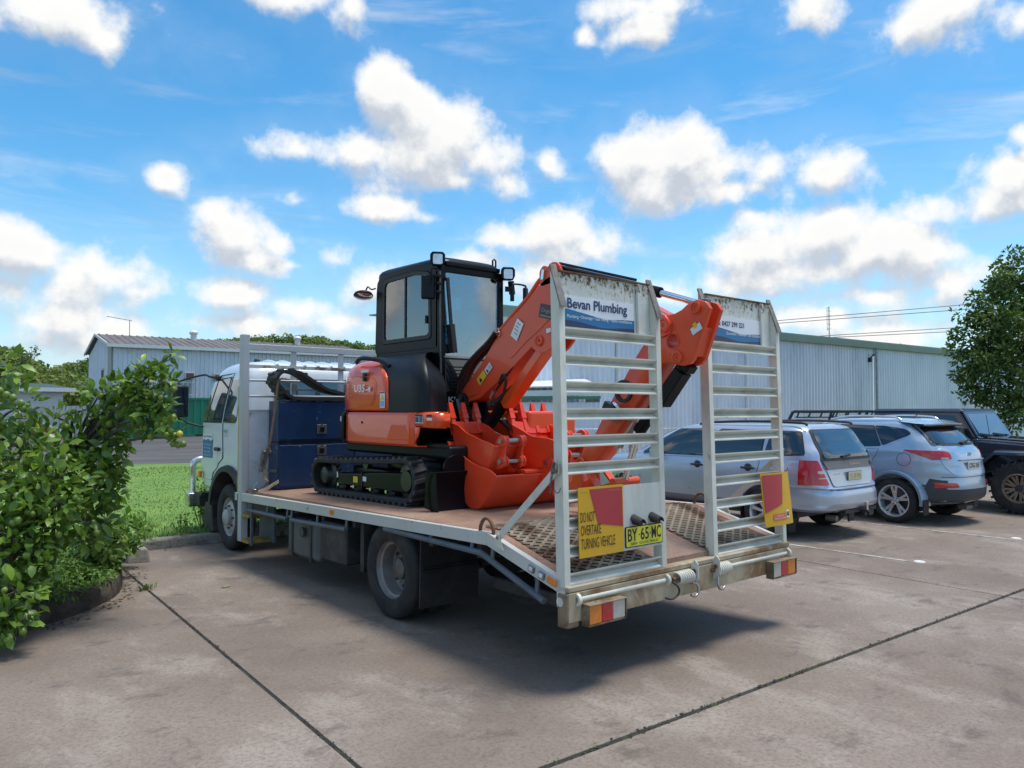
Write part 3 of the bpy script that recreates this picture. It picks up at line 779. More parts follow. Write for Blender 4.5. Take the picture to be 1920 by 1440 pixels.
# herbs and weeds round the bed
weed_leaf = leaf_mat('weed_leaf', (0.14, 0.26, 0.045), 0.45)
def herb(name, label, x, y, z, n, h, rad, L, cat='plant', group=None, mi=weed_leaf):
    t = thing(name, label, cat, (x, y, z), group)
    st = MB(); lv = MB(); r = random.Random(int(abs(x * 917 + y * 131)) + n)
    for i in range(n):
        a = r.random() * 6.283; e = Vector((x + rad * r.random() * math.cos(a), y + rad * r.random() * math.sin(a), z + h * r.uniform(.5, 1)))
        b0 = Vector((x + rad * .2 * math.cos(a), y + rad * .2 * math.sin(a), z - .02)); mid = b0.lerp(e, .5) + Vector((0, 0, h * .12))
        pts = smoothpts([b0, mid, e], 3); st.tube(pts, .003, 4, rads=[lerp(.004, .0015, k / (len(pts) - 1)) for k in range(len(pts))])
        for p in pts[2:]:
            for k in range(2): leaf_geo(lv, p, rdir(r, .2), rdir(r, 1.5), L * r.uniform(.6, 1.1), L * .5, segs=2)
    st.build('stem', weed_leaf, t); lv.build('foliage', mi, t, rec=False)
    return t
herb('garden_plant', 'leafy light green plant at the back corner of the garden bed', -1.28, 5.15, .17, 40, .46, .34, .13)
herb('garden_plant', 'broad leaved plant beside the kerb stone', -1.05, 5.62, .15, 18, .22, .22, .08)
herb('garden_plant', 'low spreading plant between the lime tree and the lawn', -1.5, 4.75, .17, 40, .48, .36, .13)
herb('garden_plant', 'leafy young shoots hanging over the edging at the left end', -2.42, 3.12, .12, 14, .18, .15, .09)
herb('weed', 'tall wiry weed growing by the kerb at the front bumper of the truck', .25, 7.15, .1, 26, .75, .30, .06, 'weed')
herb('weed', 'thin weed on the kerb behind the garden bed', -.62, 6.95, .1, 12, .32, .22, .05, 'weed')
herb('weed', 'small weed in the lawn edge left of the truck', -.1, 6.95, .1, 10, .25, .2, .05, 'weed')
herb('weed', 'flowering weed growing in front of the front wheel of the wagon', 5.15, 4.15, 0, 30, .85, .32, .06, 'weed')
# ------------------------------------------------------------------ chain-link fence beside the shed
galv = mat('galvanised', (0.40, 0.42, 0.43), 0.45, metal=0.7, var=0.25)
fence = thing('chain_link_fence', 'low galvanised chain link fence between the lawn and the shed', 'fence', (9, 6.1, 0))
fa, fb = Vector((5.75, 9.0, 0)), Vector((11.6, 3.9 + 2.6, 0))
fb = Vector((11.0, 6.9, 0))
for i in range(4):
    p = fa.lerp(fb, i / 3); MB().cyl(p, p + Vector((0, 0, 1.32)), .028, n=8).build('post', galv, fence)
mesh_ = MB(); Ld = (fb - fa).length; dd = (fb - fa).normalized()
MBr = MB().tube([fa + Vector((0, 0, 1.28)), fb + Vector((0, 0, 1.28))], .010, 5).tube([fa + Vector((0, 0, .1)), fb + Vector((0, 0, .1))], .004, 4)
MBr.build('rail', galv, fence)
k = 0.0
while k < Ld:
    for s in (1, -1):
        a = fa + dd * k; e = k + s * 1.18
        z1 = 1.27
        if e < 0: z1 = .1 + 1.17 * (k / 1.18); e = 0
        if e > Ld: z1 = .1 + 1.17 * ((Ld - k) / 1.18); e = Ld
        mesh_.tube([a + Vector((0, 0, .1)), fa + dd * e + Vector((0, 0, z1))], .0022, 3, caps=False)
    k += .075
mo = mesh_.build('wire_mesh', galv, fence); mo['kind'] = 'stuff'
# a fence post and strand left of the truck
fp = thing('wire_fence', 'single grey post with one wire strand crossing the lawn behind the lime tree', 'fence', (-1.0, 7.45, 0))
MB().cyl((-1.06, 7.45, 0), (-1.06, 7.45, 1.0), .03, n=8).build('post', galv, fp)
MB().tube([(-8, 8.2, .62), (-1.06, 7.45, .62), (8, 6.6 + 2.2, .62)], .0013, 4).build('wire', joint_m, fp)

# ------------------------------------------------------------------ buildings
clad = mat('shed_cladding', (0.72, 0.78, 0.86), 0.40, metal=0.15, var=0.05, vscale=0.8, grime=((0.36, 0.42, 0.50), 0.75, 0.9), stretch=(1, 1, .22))
clad_l = mat('old_cladding', (0.74, 0.77, 0.83), 0.45, metal=0.1, var=0.06, vscale=.7, grime=((0.42, 0.44, 0.47), 0.45, 1.0), stretch=(1, 1, .25))
green_trim = mat('green_trim', (0.16, 0.27, 0.24), 0.4, coat=0.2, var=0.08, vscale=1)
green_gutter = mat('green_gutter', (0.06, 0.19, 0.12), 0.4, coat=0.2, var=0.1)
trim_white = mat('trim_white', (0.70, 0.71, 0.71), 0.5, var=0.06)
roof_grey = mat('roof_sheet', (0.17, 0.155, 0.15), 0.65, spec=.25, var=0.2, vscale=.6, grime=((0.15, 0.11, 0.09), 0.7, .9), stretch=(1, .3, 1))
beige = mat('beige_board', (0.42, 0.43, 0.36), 0.7, var=0.1)
grey_glass = mat('window_grey', (0.33, 0.37, 0.36), 0.12, coat=0.4, var=0.1, vscale=1)
def ribbed(mb, p0, p1, z0, z1, pitch, dep, prof, nrm):
    """ribbed sheeting from p0 to p1 (both vertical edges), outward normal nrm; prof = [(fraction, depth)]"""
    p0, p1, nrm = Vector(p0), Vector(p1), Vector(nrm); L = (p1 - p0).length; d = (p1 - p0) / L
    k = 0; pts = []
    while k * pitch < L:
        for f, h in prof:
            t = (k + f) * pitch
            if t <= L: pts.append(p0 + d * t + nrm * (h * dep))
        k += 1
    pts.append(p1)
    zt = z1 if callable(z1) else (lambda t: z1)
    vs = [(p.x, p.y, z0) for p in pts] + [(p.x, p.y, zt((p - p0).dot(d))) for p in pts]; n = len(pts)
    mb.add(vs, [(i, i + 1, n + i + 1, n + i) for i in range(n - 1)])
CORR = [(0, 0), (.12, .15), (.25, .5), (.38, .9), (.5, 1), (.62, .9), (.75, .5), (.88, .15)]
TRIM = [(0, 0), (.34, 0), (.42, 1), (.58, 1), (.66, 0)]
# right shed
ro = R(3.8); SW = Vector((math.cos(ro), -math.sin(ro), 0)); SN = Vector((-math.sin(ro), -math.cos(ro), 0))
S0 = Vector((21.128, 10.979, 0)); SE = 4.18
shed = thing('metal_shed', 'long silver blue corrugated metal shed with green gutter behind the parked cars', 'shed', S0)
def sp(t, o=0.0, z=0.0): return S0 + SW * t + SN * o + Vector((0, 0, z))
mb = MB(); ribbed(mb, sp(-12.6), sp(5.86), -.05, SE - .02, .19, .06, CORR, SN); mb.build('wall', clad, shed, smooth=60)
mb = MB(); ribbed(mb, sp(5.94), sp(26), -.05, SE - .02, .19, .06, CORR, SN); mb.build('wall', clad, shed, smooth=60)
nb = -SN
mb = MB(); ribbed(mb, sp(-12.6) + nb * 6, sp(-12.6), -.05, lambda t: SE + .34 * (1 - t / 6), .19, .03, CORR, -SW); mb.build('end_wall', clad, shed, smooth=60)
mb = MB(); mb.hull8([sp(-12.8, .22, SE + .12), sp(26.2, .22, SE + .12), sp(26.2, -6.1, SE + .45), sp(-12.8, -6.1, SE + .45), sp(-12.8, .22, SE + .16), sp(26.2, .22, SE + .16), sp(26.2, -6.1, SE + .49), sp(-12.8, -6.1, SE + .49)]); mb.build('roof', green_trim, shed)
mb = MB()
for a, b2 in ((-12.8, 26.2),):
    q = [(0.04, SE - .10), (.20, SE - .10), (.22, SE + .13), (.19, SE + .13), (.18, SE - .06), (.04, SE - .06)]
    vs = [tuple(sp(t, o, z)) for t in (a, b2) for o, z in q]; n = len(q)
    mb.add(vs, [tuple(range(n)), tuple(range(n, 2 * n))[::-1]] + [(i, (i + 1) % n, n + (i + 1) % n, n + i) for i in range(n)])
mb.build('gutter', green_trim, shed)
MB().bar(sp(5.9, .05, 0), sp(5.9, .05, SE - .1), .09, .05, up=SN).build('cover_strip', clad, shed)
MB().tube([sp(5.96, .10, 0), sp(5.96, .10, SE - .1)], .04, 8).build('downpipe', galv, shed, smooth=60)
for t in (-8.05, -2.2):
    MB().tube([sp(t, .10, 0), sp(t, .10, SE - .1)], .055, 8).build('downpipe', trim_white, shed, smooth=60)
d_ = MB(); c = sp(5.45, .12, 3.62)
d_.box(c, (.11, .12, .17), ('Z', -ro)); d_.bar(c + Vector((0, 0, .06)), c + SN * .08 + Vector((.06, 0, .17)), .05, .05); d_.box(c + SN * .10 + Vector((.08, 0, .19)), (.12, .09, .07), ('Z', .4))
d_.build('security_light', black_plastic, shed, bevel=.01)
# roof aerial on the shed
an = thing('roof_aerial', 'galvanised mast with stacked dipole antenna above the metal shed roof', 'antenna', sp(5.8, -1.8, SE + .2))
b0 = sp(5.8, -1.8, SE + .2)
MB().tube([b0, b0 + Vector((0, 0, 1.55))], .022, 6).build('mast', galv, an)
dp = MB()
for q in (.62, .8, .98, 1.16, 1.34):
    for s in (-1, 1):
        dp.tube([b0 + Vector((0, 0, q)), b0 + SW * (.16 * s) + Vector((0, 0, q + .05))], .008, 4)
dp.tube([b0 + Vector((-.16, 0, .55)), b0 + Vector((-.16, 0, 1.5))], .010, 5); dp.tube([b0 + Vector((-.16, 0, 1.5)), b0 + Vector((0, 0, 1.5))], .008, 4); dp.tube([b0 + Vector((-.16, 0, .6)), b0 + Vector((0, 0, .6))], .008, 4)
dp.build('dipole_array', galv, an)
MB().tube([b0 + Vector((0, 0, .35)), b0 + SW * .55], .010, 4).build('stay', galv, an)
# lean-to annex under the shed wall
anx = thing('annex', 'low corrugated lean-to with white fascia and green gutter against the shed', 'annex', (8.7, 10.2, 0))
A0, A1 = Vector((7.3, 10.95, 0)), Vector((9.75, 8.95, 0)); ad = (A1 - A0).normalized(); anr = Vector((ad.y, -ad.x, 0))
if anr.dot(CAM_POS - A0) < 0: anr = -anr
mb = MB(); ribbed(mb, A0, A1, 0, 1.86, .10, .02, CORR, anr); mb.build('wall', clad, anx, smooth=60)
bk = A1 - anr * 3.2; mb = MB(); ribbed(mb, A1, bk, 0, 2.0, .10, .02, CORR, ad); mb.build('end_wall', clad, anx, smooth=60)
MB().bar(A0 + anr * .10 + Vector((0, 0, 1.92)), A1 + anr * .10 + Vector((0, 0, 1.97)), .12, .07).build('gutter', green_gutter, anx)
MB().bar(A0 + anr * .03 + Vector((0, 0, 2.04)), A1 + anr * .03 + Vector((0, 0, 2.09)), .05, .13).build('fascia', trim_white, anx)
MB().hull8([tuple(A0 + anr * .05 + Vector((0, 0, 2.17))), tuple(A1 + anr * .05 + Vector((0, 0, 2.22))), tuple(bk + Vector((0, 0, 2.5))), tuple(A0 - anr * 3.2 + Vector((0, 0, 2.5))), tuple(A0 + anr * .05 + Vector((0, 0, 2.20))), tuple(A1 + anr * .05 + Vector((0, 0, 2.25))), tuple(bk + Vector((0, 0, 2.53))), tuple(A0 - anr * 3.2 + Vector((0, 0, 2.53)))]).build('roof', trim_white, anx)

# left shed, two storeys, white ribbed
lo = R(5); LW = Vector((math.cos(lo), -math.sin(lo), 0)); LN = Vector((-math.sin(lo), -math.cos(lo), 0))
L0 = Vector((8.872, 51.731, 0)); LE = 5.87
lsh = thing('white_shed', 'two storey white ribbed shed with brown stained grey roof across the lawn', 'shed', L0)
def lp(t, o=0.0, z=0.0): return L0 + LW * t + LN * o + Vector((0, 0, z))
mb = MB(); ribbed(mb, lp(.0), lp(18), 0, LE - .05, .285, .10, TRIM, LN); mb.build('wall', clad_l, lsh)
def gz(t): return LE + 1.1 * (1 - abs(t - 6) / 6) - .05
mb = MB(); ribbed(mb, lp(0, -12), lp(0, -1.6), 0, lambda t: gz(t), .285, .03, TRIM, -LW); mb.build('gable_wall', clad_l, lsh)
MB().hull8([lp(-.02, -1.6, 0), lp(-.02, 0, 0), lp(.1, 0, 0), lp(.1, -1.6, 0), lp(-.02, -1.6, LE + .25), lp(-.02, 0, LE - .05), lp(.1, 0, LE - .05), lp(.1, -1.6, LE + .25)]).build('corner_panel', beige, lsh)
mb = MB()
for a, b2 in ((.35, -6), (-12.35, -6)):
    za, zb = LE + .0 - (.06 if a > 0 else .06), LE + 1.1
    k = 0; row = []
    t = -.3
    pr = []
    while t < 18.3:
        for f, h in TRIM: pr.append((t + f * .5, h * .05))
        t += .5
    mb.grid([[lp(tt, a, za + .12 + h) for tt, h in pr], [lp(tt, b2, zb + .12 + h) for tt, h in pr]])
mb.build('roof', roof_grey, lsh)
MB().bar(lp(-.3, .38, LE + .0), lp(18.3, .38, LE + .0), .12, .22).build('gutter', trim_white, lsh)
MB().hull8([lp(-.34, .3, LE - .02), lp(-.34, -6, LE + 1.08), lp(-.28, -6, LE + 1.08), lp(-.28, .3, LE - .02), lp(-.34, .3, LE + .16), lp(-.34, -6, LE + 1.26), lp(-.28, -6, LE + 1.26), lp(-.28, .3, LE + .16)]).build('barge_board', trim_white, lsh)
MB().hull8([lp(-.34, -12.3, LE - .02), lp(-.34, -6, LE + 1.08), lp(-.28, -6, LE + 1.08), lp(-.28, -12.3, LE - .02), lp(-.34, -12.3, LE + .16), lp(-.34, -6, LE + 1.26), lp(-.28, -6, LE + 1.26), lp(-.28, -12.3, LE + .16)]).build('barge_board', trim_white, lsh)
for t in (6.2, 14.2):
    c = lp(t, -5.2, LE + 1.05)
    MB().lathe([(.22, -.1), (.22, .42), (.30, .46), (.32, .58), (.24, .70), (.08, .76), (0, .77)], c, (0, 0, 1), 16).build('roof_vent', trim_white, lsh, smooth=40)
acm = mat('ac_casing', (0.58, 0.56, 0.52), 0.5, var=0.1); acg = mat('ac_grille', (0.10, 0.07, 0.06), 0.6)
for t, z in ((1.75, 4.05), (4.75, 4.0), (6.65, 3.95)):
    u = MB(); c = lp(t, .22, z); u.box(c, (.62, .5, .46), ('Z', -lo)); a = u.build('air_conditioner', acm, lsh, bevel=.02)
    g = MB(); g.box(lp(t, .478, z + .0), (.50, .02, .34), ('Z', -lo)); g.build('grille', acg, a)
for t, w2 in ((1.6, 2.6), (4.15, 1.95), (9.5, 1.8), (13, 1.8)):
    f = MB(); z0, z1 = 2.65, 3.55
    for (a, b2, c, d2) in ((-w2 / 2, w2 / 2, z0, z0 + .06), (-w2 / 2, w2 / 2, z1 - .06, z1), (-w2 / 2, -w2 / 2 + .06, z0 + .06, z1 - .06), (w2 / 2 - .06, w2 / 2, z0 + .06, z1 - .06), (-.03, .03, z0 + .06, z1 - .06)):
        f.hull8([lp(t + a, .06, c), lp(t + b2, .06, c), lp(t + b2, .12, c), lp(t + a, .12, c), lp(t + a, .06, d2), lp(t + b2, .06, d2), lp(t + b2, .12, d2), lp(t + a, .12, d2)])
    wf = f.build('window', trim_white, lsh)
    for s in (-1, 1):
        MB().hull8([lp(t + s * w2 / 4 - w2 / 4 + .05, .07, z0 + .05), lp(t + s * w2 / 4 + w2 / 4 - .05, .07, z0 + .05), lp(t + s * w2 / 4 + w2 / 4 - .05, .09, z0 + .05), lp(t + s * w2 / 4 - w2 / 4 + .05, .09, z0 + .05)] + [lp(t + s * w2 / 4 - w2 / 4 + .05, .07, z1 - .05), lp(t + s * w2 / 4 + w2 / 4 - .05, .07, z1 - .05), lp(t + s * w2 / 4 + w2 / 4 - .05, .09, z1 - .05), lp(t + s * w2 / 4 - w2 / 4 + .05, .09, z1 - .05)]).build('pane', grey_glass, wf)
MB().hull8([lp(-.05, -4.4, 2.6), lp(-.05, -3.3, 2.6), lp(.0, -3.3, 2.6), lp(.0, -4.4, 2.6), lp(-.05, -4.4, 4.4), lp(-.05, -3.3, 4.4), lp(.0, -3.3, 4.4), lp(.0, -4.4, 4.4)]).build('door', mat('door_brown', (.10, .05, .04), .5), lsh)
MB().hull8([lp(-.09, -4.5, 4.4), lp(-.09, -3.2, 4.4), lp(.0, -3.2, 4.4), lp(.0, -4.5, 4.4), lp(-.09, -4.5, 4.52), lp(-.09, -3.2, 4.52), lp(.0, -3.2, 4.52), lp(.0, -4.5, 4.52)]).build('door_frame', acm, lsh)
ta = thing('tv_antenna', 'thin television antenna on a mast at the corner of the white shed', 'antenna', lp(1.0, .2, LE))
MB().tube([lp(1.0, .3, LE - .5), lp(1.0, .3, LE + 1.7)], .025, 5).build('mast', galv, ta)
a = MB().tube([lp(1.15, .3, LE + 1.66), lp(-.35, .3, LE + 1.86)], .02, 5)
for i in range(7):
    c = lp(-.3 + i * .2, .3, LE + 1.855 - i * .027); a.tube([c + Vector((0, -.25, 0)), c + Vector((0, .25, 0))], .008, 3)
a.build('boom', galv, ta)
# green container
con_m = mat('container_green', (0.012, 0.20, 0.115), 0.42, var=0.15, vscale=1, grime=((0.03, 0.13, 0.09), 0.5, 1.2), stretch=(1, 1, .3))
con = thing('shipping_container', 'long green corrugated shipping container in front of the white shed', 'container', lp(2, 4.5, 0))
K0 = Vector((8.35, 46.4, 0))
def kp(t, o=0.0, z=0.0): return K0 + LW * t + LN * o + Vector((0, 0, z))
mb = MB(); ribbed(mb, kp(.1), kp(12.1), .16, 2.3, .42, .05, [(0, 0), (.2, 0), (.3, 1), (.7, 1), (.8, 0)], LN)
ribbed(mb, kp(.06, -2.4), kp(.06, 0), .16, 2.3, .42, .03, [(0, 0), (.2, 0), (.3, 1), (.7, 1), (.8, 0)], -LW)
mb.hull8([kp(0, 0, 2.36), kp(12.2, 0, 2.36), kp(12.2, -2.4, 2.36), kp(0, -2.4, 2.36), kp(0, 0, 2.4), kp(12.2, 0, 2.4), kp(12.2, -2.4, 2.4), kp(0, -2.4, 2.4)])
mb.build('body', con_m, con)
fr = MB(); fr.bar(kp(0, .03, 2.36), kp(12.2, .03, 2.36), .1, .12); fr.bar(kp(0, .03, .1), kp(12.2, .03, .1), .1, .14)
for t in (.05, 12.15): fr.bar(kp(t, .03, 0), kp(t, .03, 2.42), .12, .12, up=LN)
fr.build('frame', con_m, con)
MB().bar(kp(4.1, .085, .10), kp(4.5, .085, .10), .02, .1).build('fork_pocket', ink_black, con); MB().bar(kp(7.6, .085, .10), kp(8.0, .085, .10), .02, .1).build('fork_pocket', ink_black, con)
# low sheds at far left
ws = thing('low_building', 'low white walled building with a dark green hipped roof behind the lime tree', 'building', (3.5, 52, 0))
MB().bx(-2.5, 6.2, 52, 58, 0, 3.05).build('wall', trim_white, ws)
MB().hull8([(-3, 51.4, 3.0), (6.7, 51.4, 3.0), (6.7, 58.6, 3.0), (-3, 58.6, 3.0), (.2, 53.4, 3.4), (5.6, 53.4, 3.35), (5.6, 56.6, 3.35), (.2, 56.6, 3.4)]).build('roof', mat('roof_dark_green', (.05, .08, .055), .5, var=.2), ws)
MB().bx(-3.1, 6.8, 51.28, 51.4, 2.8, 3.05).build('gutter', trim_white, ws)
mb = MB(); ribbed(mb, (3.2, 47.5, 0), (7.4, 47.1, 0), 0, 1.9, .28, .04, TRIM, (0, -1, 0))
tag(mb.build('sheet_fence', mat('fence_grey', (.42, .44, .42), .5, var=.1)), 'pale grey ribbed sheet fence left of the green container', 'fence')
b = MB().bx(-3.5, -.6, 45, 47, 0, 1.85); tag(b.build('site_hut', beige, bevel=.03), 'small beige hut at the far left edge behind the lime tree', 'hut')
br = thing('trailer_ramp', 'folded white framed trailer ramp with red panel behind the lime tree', 'trailer', (4.4, 44.5, 0))
MB().bar((3.3, 44.6, 1.25), (5.4, 44.2, .3), .08, .12).build('side_rail', trim_white, br); MB().bar((3.3, 44.6, .35), (5.4, 44.2, .3), .08, .1).build('base_rail', trim_white, br)
MB().hull8([(3.4, 44.66, .4), (4.6, 44.45, .4), (4.5, 44.45, .6), (3.4, 44.66, 1.1), (3.4, 44.7, .4), (4.6, 44.5, .4), (4.5, 44.5, .6), (3.4, 44.7, 1.1)]).build('panel', mat('red_panel', (.30, .05, .04), .5), br)

# ------------------------------------------------------------------ hills with forest
def hill(name, label, cx, cy, rx, ry, h, rot, seed):
    r = random.Random(seed); N = 40; rows = []
    cr_, sr = math.cos(rot), math.sin(rot)
    def zf(u, v):
        d = math.hypot(u, v); base = max(0, math.cos(min(1, d) * math.pi / 2)) ** 1.2
        return -.3 + h * base * (1 + (.25 if rx < 100 else .06) * mnoise.noise(Vector((u * 2.2 + seed, v * 2.2, 0))))
    P = lambda u, v: Vector((cx + (u * rx) * cr_ - (v * ry) * sr, cy + (u * rx) * sr + (v * ry) * cr_, zf(u, v)))
    for i in range(N + 1):
        rows.append([P(-1 + 2 * i / N, -1 + 2 * j / N) for j in range(N + 1)])
    o = MB().grid(rows).build(name, plain_m, smooth=180); tag(o, label, kind='structure')
    return P
def canopy(mb, c, s, r, mi, n=46):
    for i in range(n):
        q = rdir(r, .25); p = c + Vector((q.x * s, q.y * s, q.z * s * .8)) * (r.random() ** .35)
        a = rdir(r); b = (q + rdir(r) * .7).normalized(); u = b.cross(a).normalized(); v = b.cross(u); k = s * r.uniform(.12, .26)
        mb.add([p + u * k, p + v * k * .8, p - u * k, p - v * k * .8 + b * k * .3], [(0, 1, 2), (0, 2, 3)], mi)
fo1 = leaf_mat('forest_green', (0.10, 0.165, 0.035), 0.7); fo2 = leaf_mat('forest_light', (0.17, 0.22, 0.06), 0.7); fo3 = leaf_mat('forest_dark', (0.065, 0.11, 0.04), 0.7)
def forest(name, label, P, n, smin, smax, seed, mats, vlo=-1.0):
    r = random.Random(seed); mb = MB()
    for i in range(n):
        u, v = r.uniform(-1, 1), r.uniform(vlo, .45)
        if math.hypot(u, v) > .98: continue
        c = P(u, v); s = r.uniform(smin, smax); mm = r.choices((0, 1, 2), (.5, .3, .2))[0]
        canopy(mb, c + Vector((0, 0, s * .6)), s, r, mm, 60)
    o = mb.build(name, mats, base='world', rec=False); tag(o, label, kind='stuff')
P1 = hill('hill', 'wooded hill beyond the white shed roof', 121, 290, 125, 40, 28, R(-24), 5)
forest('forest', 'bright green trees covering the hill above the white shed', P1, 1500, 1.8, 3.2, 31, [fo2, fo1, fo1])
P2 = hill('hill', 'wooded hill at the far left behind the lime tree', -30, 215, 95, 46, 20, R(4), 9)
forest('forest', 'olive green trees covering the hill at the far left', P2, 1600, 1.8, 3.2, 37, [fo2, fo2, fo1])
P3 = hill('hill', 'dark wooded ridge behind the brighter hill', 222, 330, 95, 60, 30, R(-30), 14)
forest('forest', 'darker trees covering the ridge behind the excavator', P3, 900, 2.6, 4.6, 41, [fo3, fo1, fo3])

def small_tree(name, label, x, y, z0, h, rad, seed, mats, lean=0.0, group=None, n=8, trunk=.1, leaf=.3, per=90, flat=.6):
    r = random.Random(seed); t = thing(name, label, 'tree', (x, y, z0), group)
    tk = MB(); top = Vector((x + lean, y, z0 + h * .8)); b0 = Vector((x, y, z0))
    pts = smoothpts([b0, b0.lerp(top, .5) + Vector((trunk, 0, 0)), top], 4); tk.tube(pts, trunk, 7, rads=[lerp(trunk, trunk * .35, i / (len(pts) - 1)) for i in range(len(pts))])
    cr_ = MB()
    for i in range(n):
        q = rdir(r, .3); c = top + Vector((q.x * rad, q.y * rad, q.z * rad * flat)); 
        a = b0.lerp(top, r.uniform(.5, .95)); tk.tube([a, a.lerp(c, .5) + Vector((0, 0, rad * .1)), c], trunk * .3, 5, rads=[trunk * .4, trunk * .25, trunk * .1])
        canopy(cr_, c, rad * r.uniform(.35, .6), r, 0, per)
    tk.build('trunk', bark, t, smooth=60); cr_.build('crown', mats, t, rec=False); return t
small_tree('gum_tree', 'tall flat topped gum tree standing above the far left hill', 4, 186, 9, 9.5, 3.4, 3, fo3, flat=.3, n=9, per=26, trunk=.25)
for x, y, h, s, q in ((-14, 170, 7, 5, 'leftmost of the four'), (6, 176, 8, 6, 'second from the left'), (14, 172, 7.4, 7, 'third from the left'), (19, 168, 8.3, 8, 'nearest the white shed')):
    small_tree('forest_tree', 'conical tree before the far left hill, ' + q, x, y, 6, h, 2.2, s, fo1, n=8, per=24, trunk=.2, group='trees in front of the far left hill')
small_tree('roof_tree', 'feathery tree top just above the metal shed roof by the aerial', 58.2, 22.8, 0, 7.3, .75, 8, fo2, n=12, per=40, flat=1.0)
small_tree('roof_tree', 'second smaller tree top left of the feathery one above the shed roof', 57.3, 23.4, 0, 6.7, .7, 9, fo1, n=10, per=40, flat=.9)
# big tree at right
tr_ = thing('shade_tree', 'large dense green tree at the right behind the black off-roader', 'tree', (21.9, 2.9, 0))
TC = [(20.72, 3.85, 4.72, 1.0), (19.84, 4.09, 4.24, 0.7), (19.51, 4.37, 4.09, 0.5), (19.14, 4.45, 3.36, 0.5), (19.31, 4.07, 2.93, 0.8), (19.71, 3.44, 3.47, 1.0), (20.77, 3.79, 5.31, 0.7), (21.4, 3.29, 4.72, 1.3), (21.06, 2.98, 3.23, 1.3), (19.42, 3.75, 2.08, 0.7), (19.16, 4.22, 2.22, 0.5), (19.52, 3.42, 1.8, 0.6), (22.41, 2.46, 4.14, 1.4), (21.73, 2.45, 2.37, 1.2), (21.5, 3.42, 5.49, 1.0), (22.3, 3.0, 5.97, 1.0), (19.15, 4.34, 2.79, 0.5), (19.62, 3.9, 3.78, 0.7), (19.32, 3.61, 1.39, 0.25)]
tw = MB(); T0 = Vector((21.9, 2.9, 0)); r4 = random.Random(5)
tw.tube(smoothpts([T0, T0 + Vector((.05, .1, 1.2)), T0 + Vector((-.1, 0, 2.6))], 4), .16, 8)
crn = MB(); tl1 = leaf_mat('shade_leaf', (0.060, 0.115, 0.026), 0.5); tl2 = leaf_mat('shade_leaf_light', (0.12, 0.19, 0.04), 0.5)
for (x, y, z, rad) in TC:
    c = Vector((x, y, z)); s0 = T0 + Vector((0, 0, min(2.4, z * .6)))
    tw.tube(smoothpts([s0, s0.lerp(c, .55) + Vector((0, 0, .15)), c], 4), .04, 6, rads=[lerp(.06, .012, i / 8) for i in range(9)])
    for k in range(int(12 * (rad / .5) ** 1.5)):
        cc = c + rdir(r4) * rad * (r4.random() ** .4); s = r4.uniform(.13, .25)
        for i in range(42):
            q = rdir(r4, .15); p = cc + q * s * (r4.random() ** .4)
            leaf_geo(crn, p, (q + rdir(r4)).normalized(), rdir(r4, .9), r4.uniform(.10, .17), r4.uniform(.05, .085), segs=2, mi=0 if r4.random() < .65 else 1)
tw.build('trunk', bark, tr_, smooth=60); crn.build('crown', [tl1, tl2], tr_, rec=False)
fr2 = MB()
# gate rail under the tree
gt = thing('pipe_gate', 'grey pipe rail gate beside the shed under the big tree', 'gate', (20.5, 3.9, 0))
MB().tube([(19.3, 5.2, 1.35), (24, 2.2, 1.3)], .03, 6).build('top_rail', galv, gt); MB().tube([(19.3, 5.2, .6), (24, 2.2, .55)], .03, 6).build('lower_rail', galv, gt)
for k in (0, .5, 1): p = Vector((19.3, 5.2, 0)).lerp(Vector((24, 2.2, 0)), k); MB().tube([p, p + Vector((0, 0, 1.5))], .045, 6).build('post', galv, gt)
# power pole and lines behind the shed
pole = thing('power_pole', 'timber power pole behind the shed hidden by the right loading ramp', 'pole', (36.15, 22.17, 0))
MB().cyl((36.15, 22.17, 0), (36.15, 22.17, 6.72), .14, .11, 10).build('mast', bark, pole)
MB().bar((35.6, 22.5, 6.6), (36.7, 21.84, 6.6), .1, .1).build('cross_arm', bark, pole)
MB().bar((35.8, 22.4, 5.65), (36.5, 21.95, 5.65), .1, .1).build('cross_arm', bark, pole)
wm = mat('wire_grey', (.08, .085, .09), .5)
for i, (a, b2, lab) in enumerate((((35.7, 22.45, 6.7), (40.06, 12.34, 7.16), 'upper power line, highest of the four'), ((36.6, 21.9, 6.66), (40.06, 12.34, 6.92), 'upper power line, second from the top'), ((35.9, 22.34, 5.72), (40.55, 11.97, 6.04), 'lower power line, third from the top'), ((36.4, 22.0, 5.7), (40.55, 11.97, 5.84), 'lower power line, lowest of the four'))):
    a, b2 = Vector(a), Vector(b2); e = a + (b2 - a) * 3.2; pts = []
    for k in range(25):
        t = k / 24; p = a.lerp(e, t); p.z -= .0 + .5 * 4 * t * (1 - t) * .12; pts.append(p)
    tag(MB().tube(pts, .018, 4).build('power_line', wm), lab + ' running above the shed roof', 'cable', 'power lines above the shed')
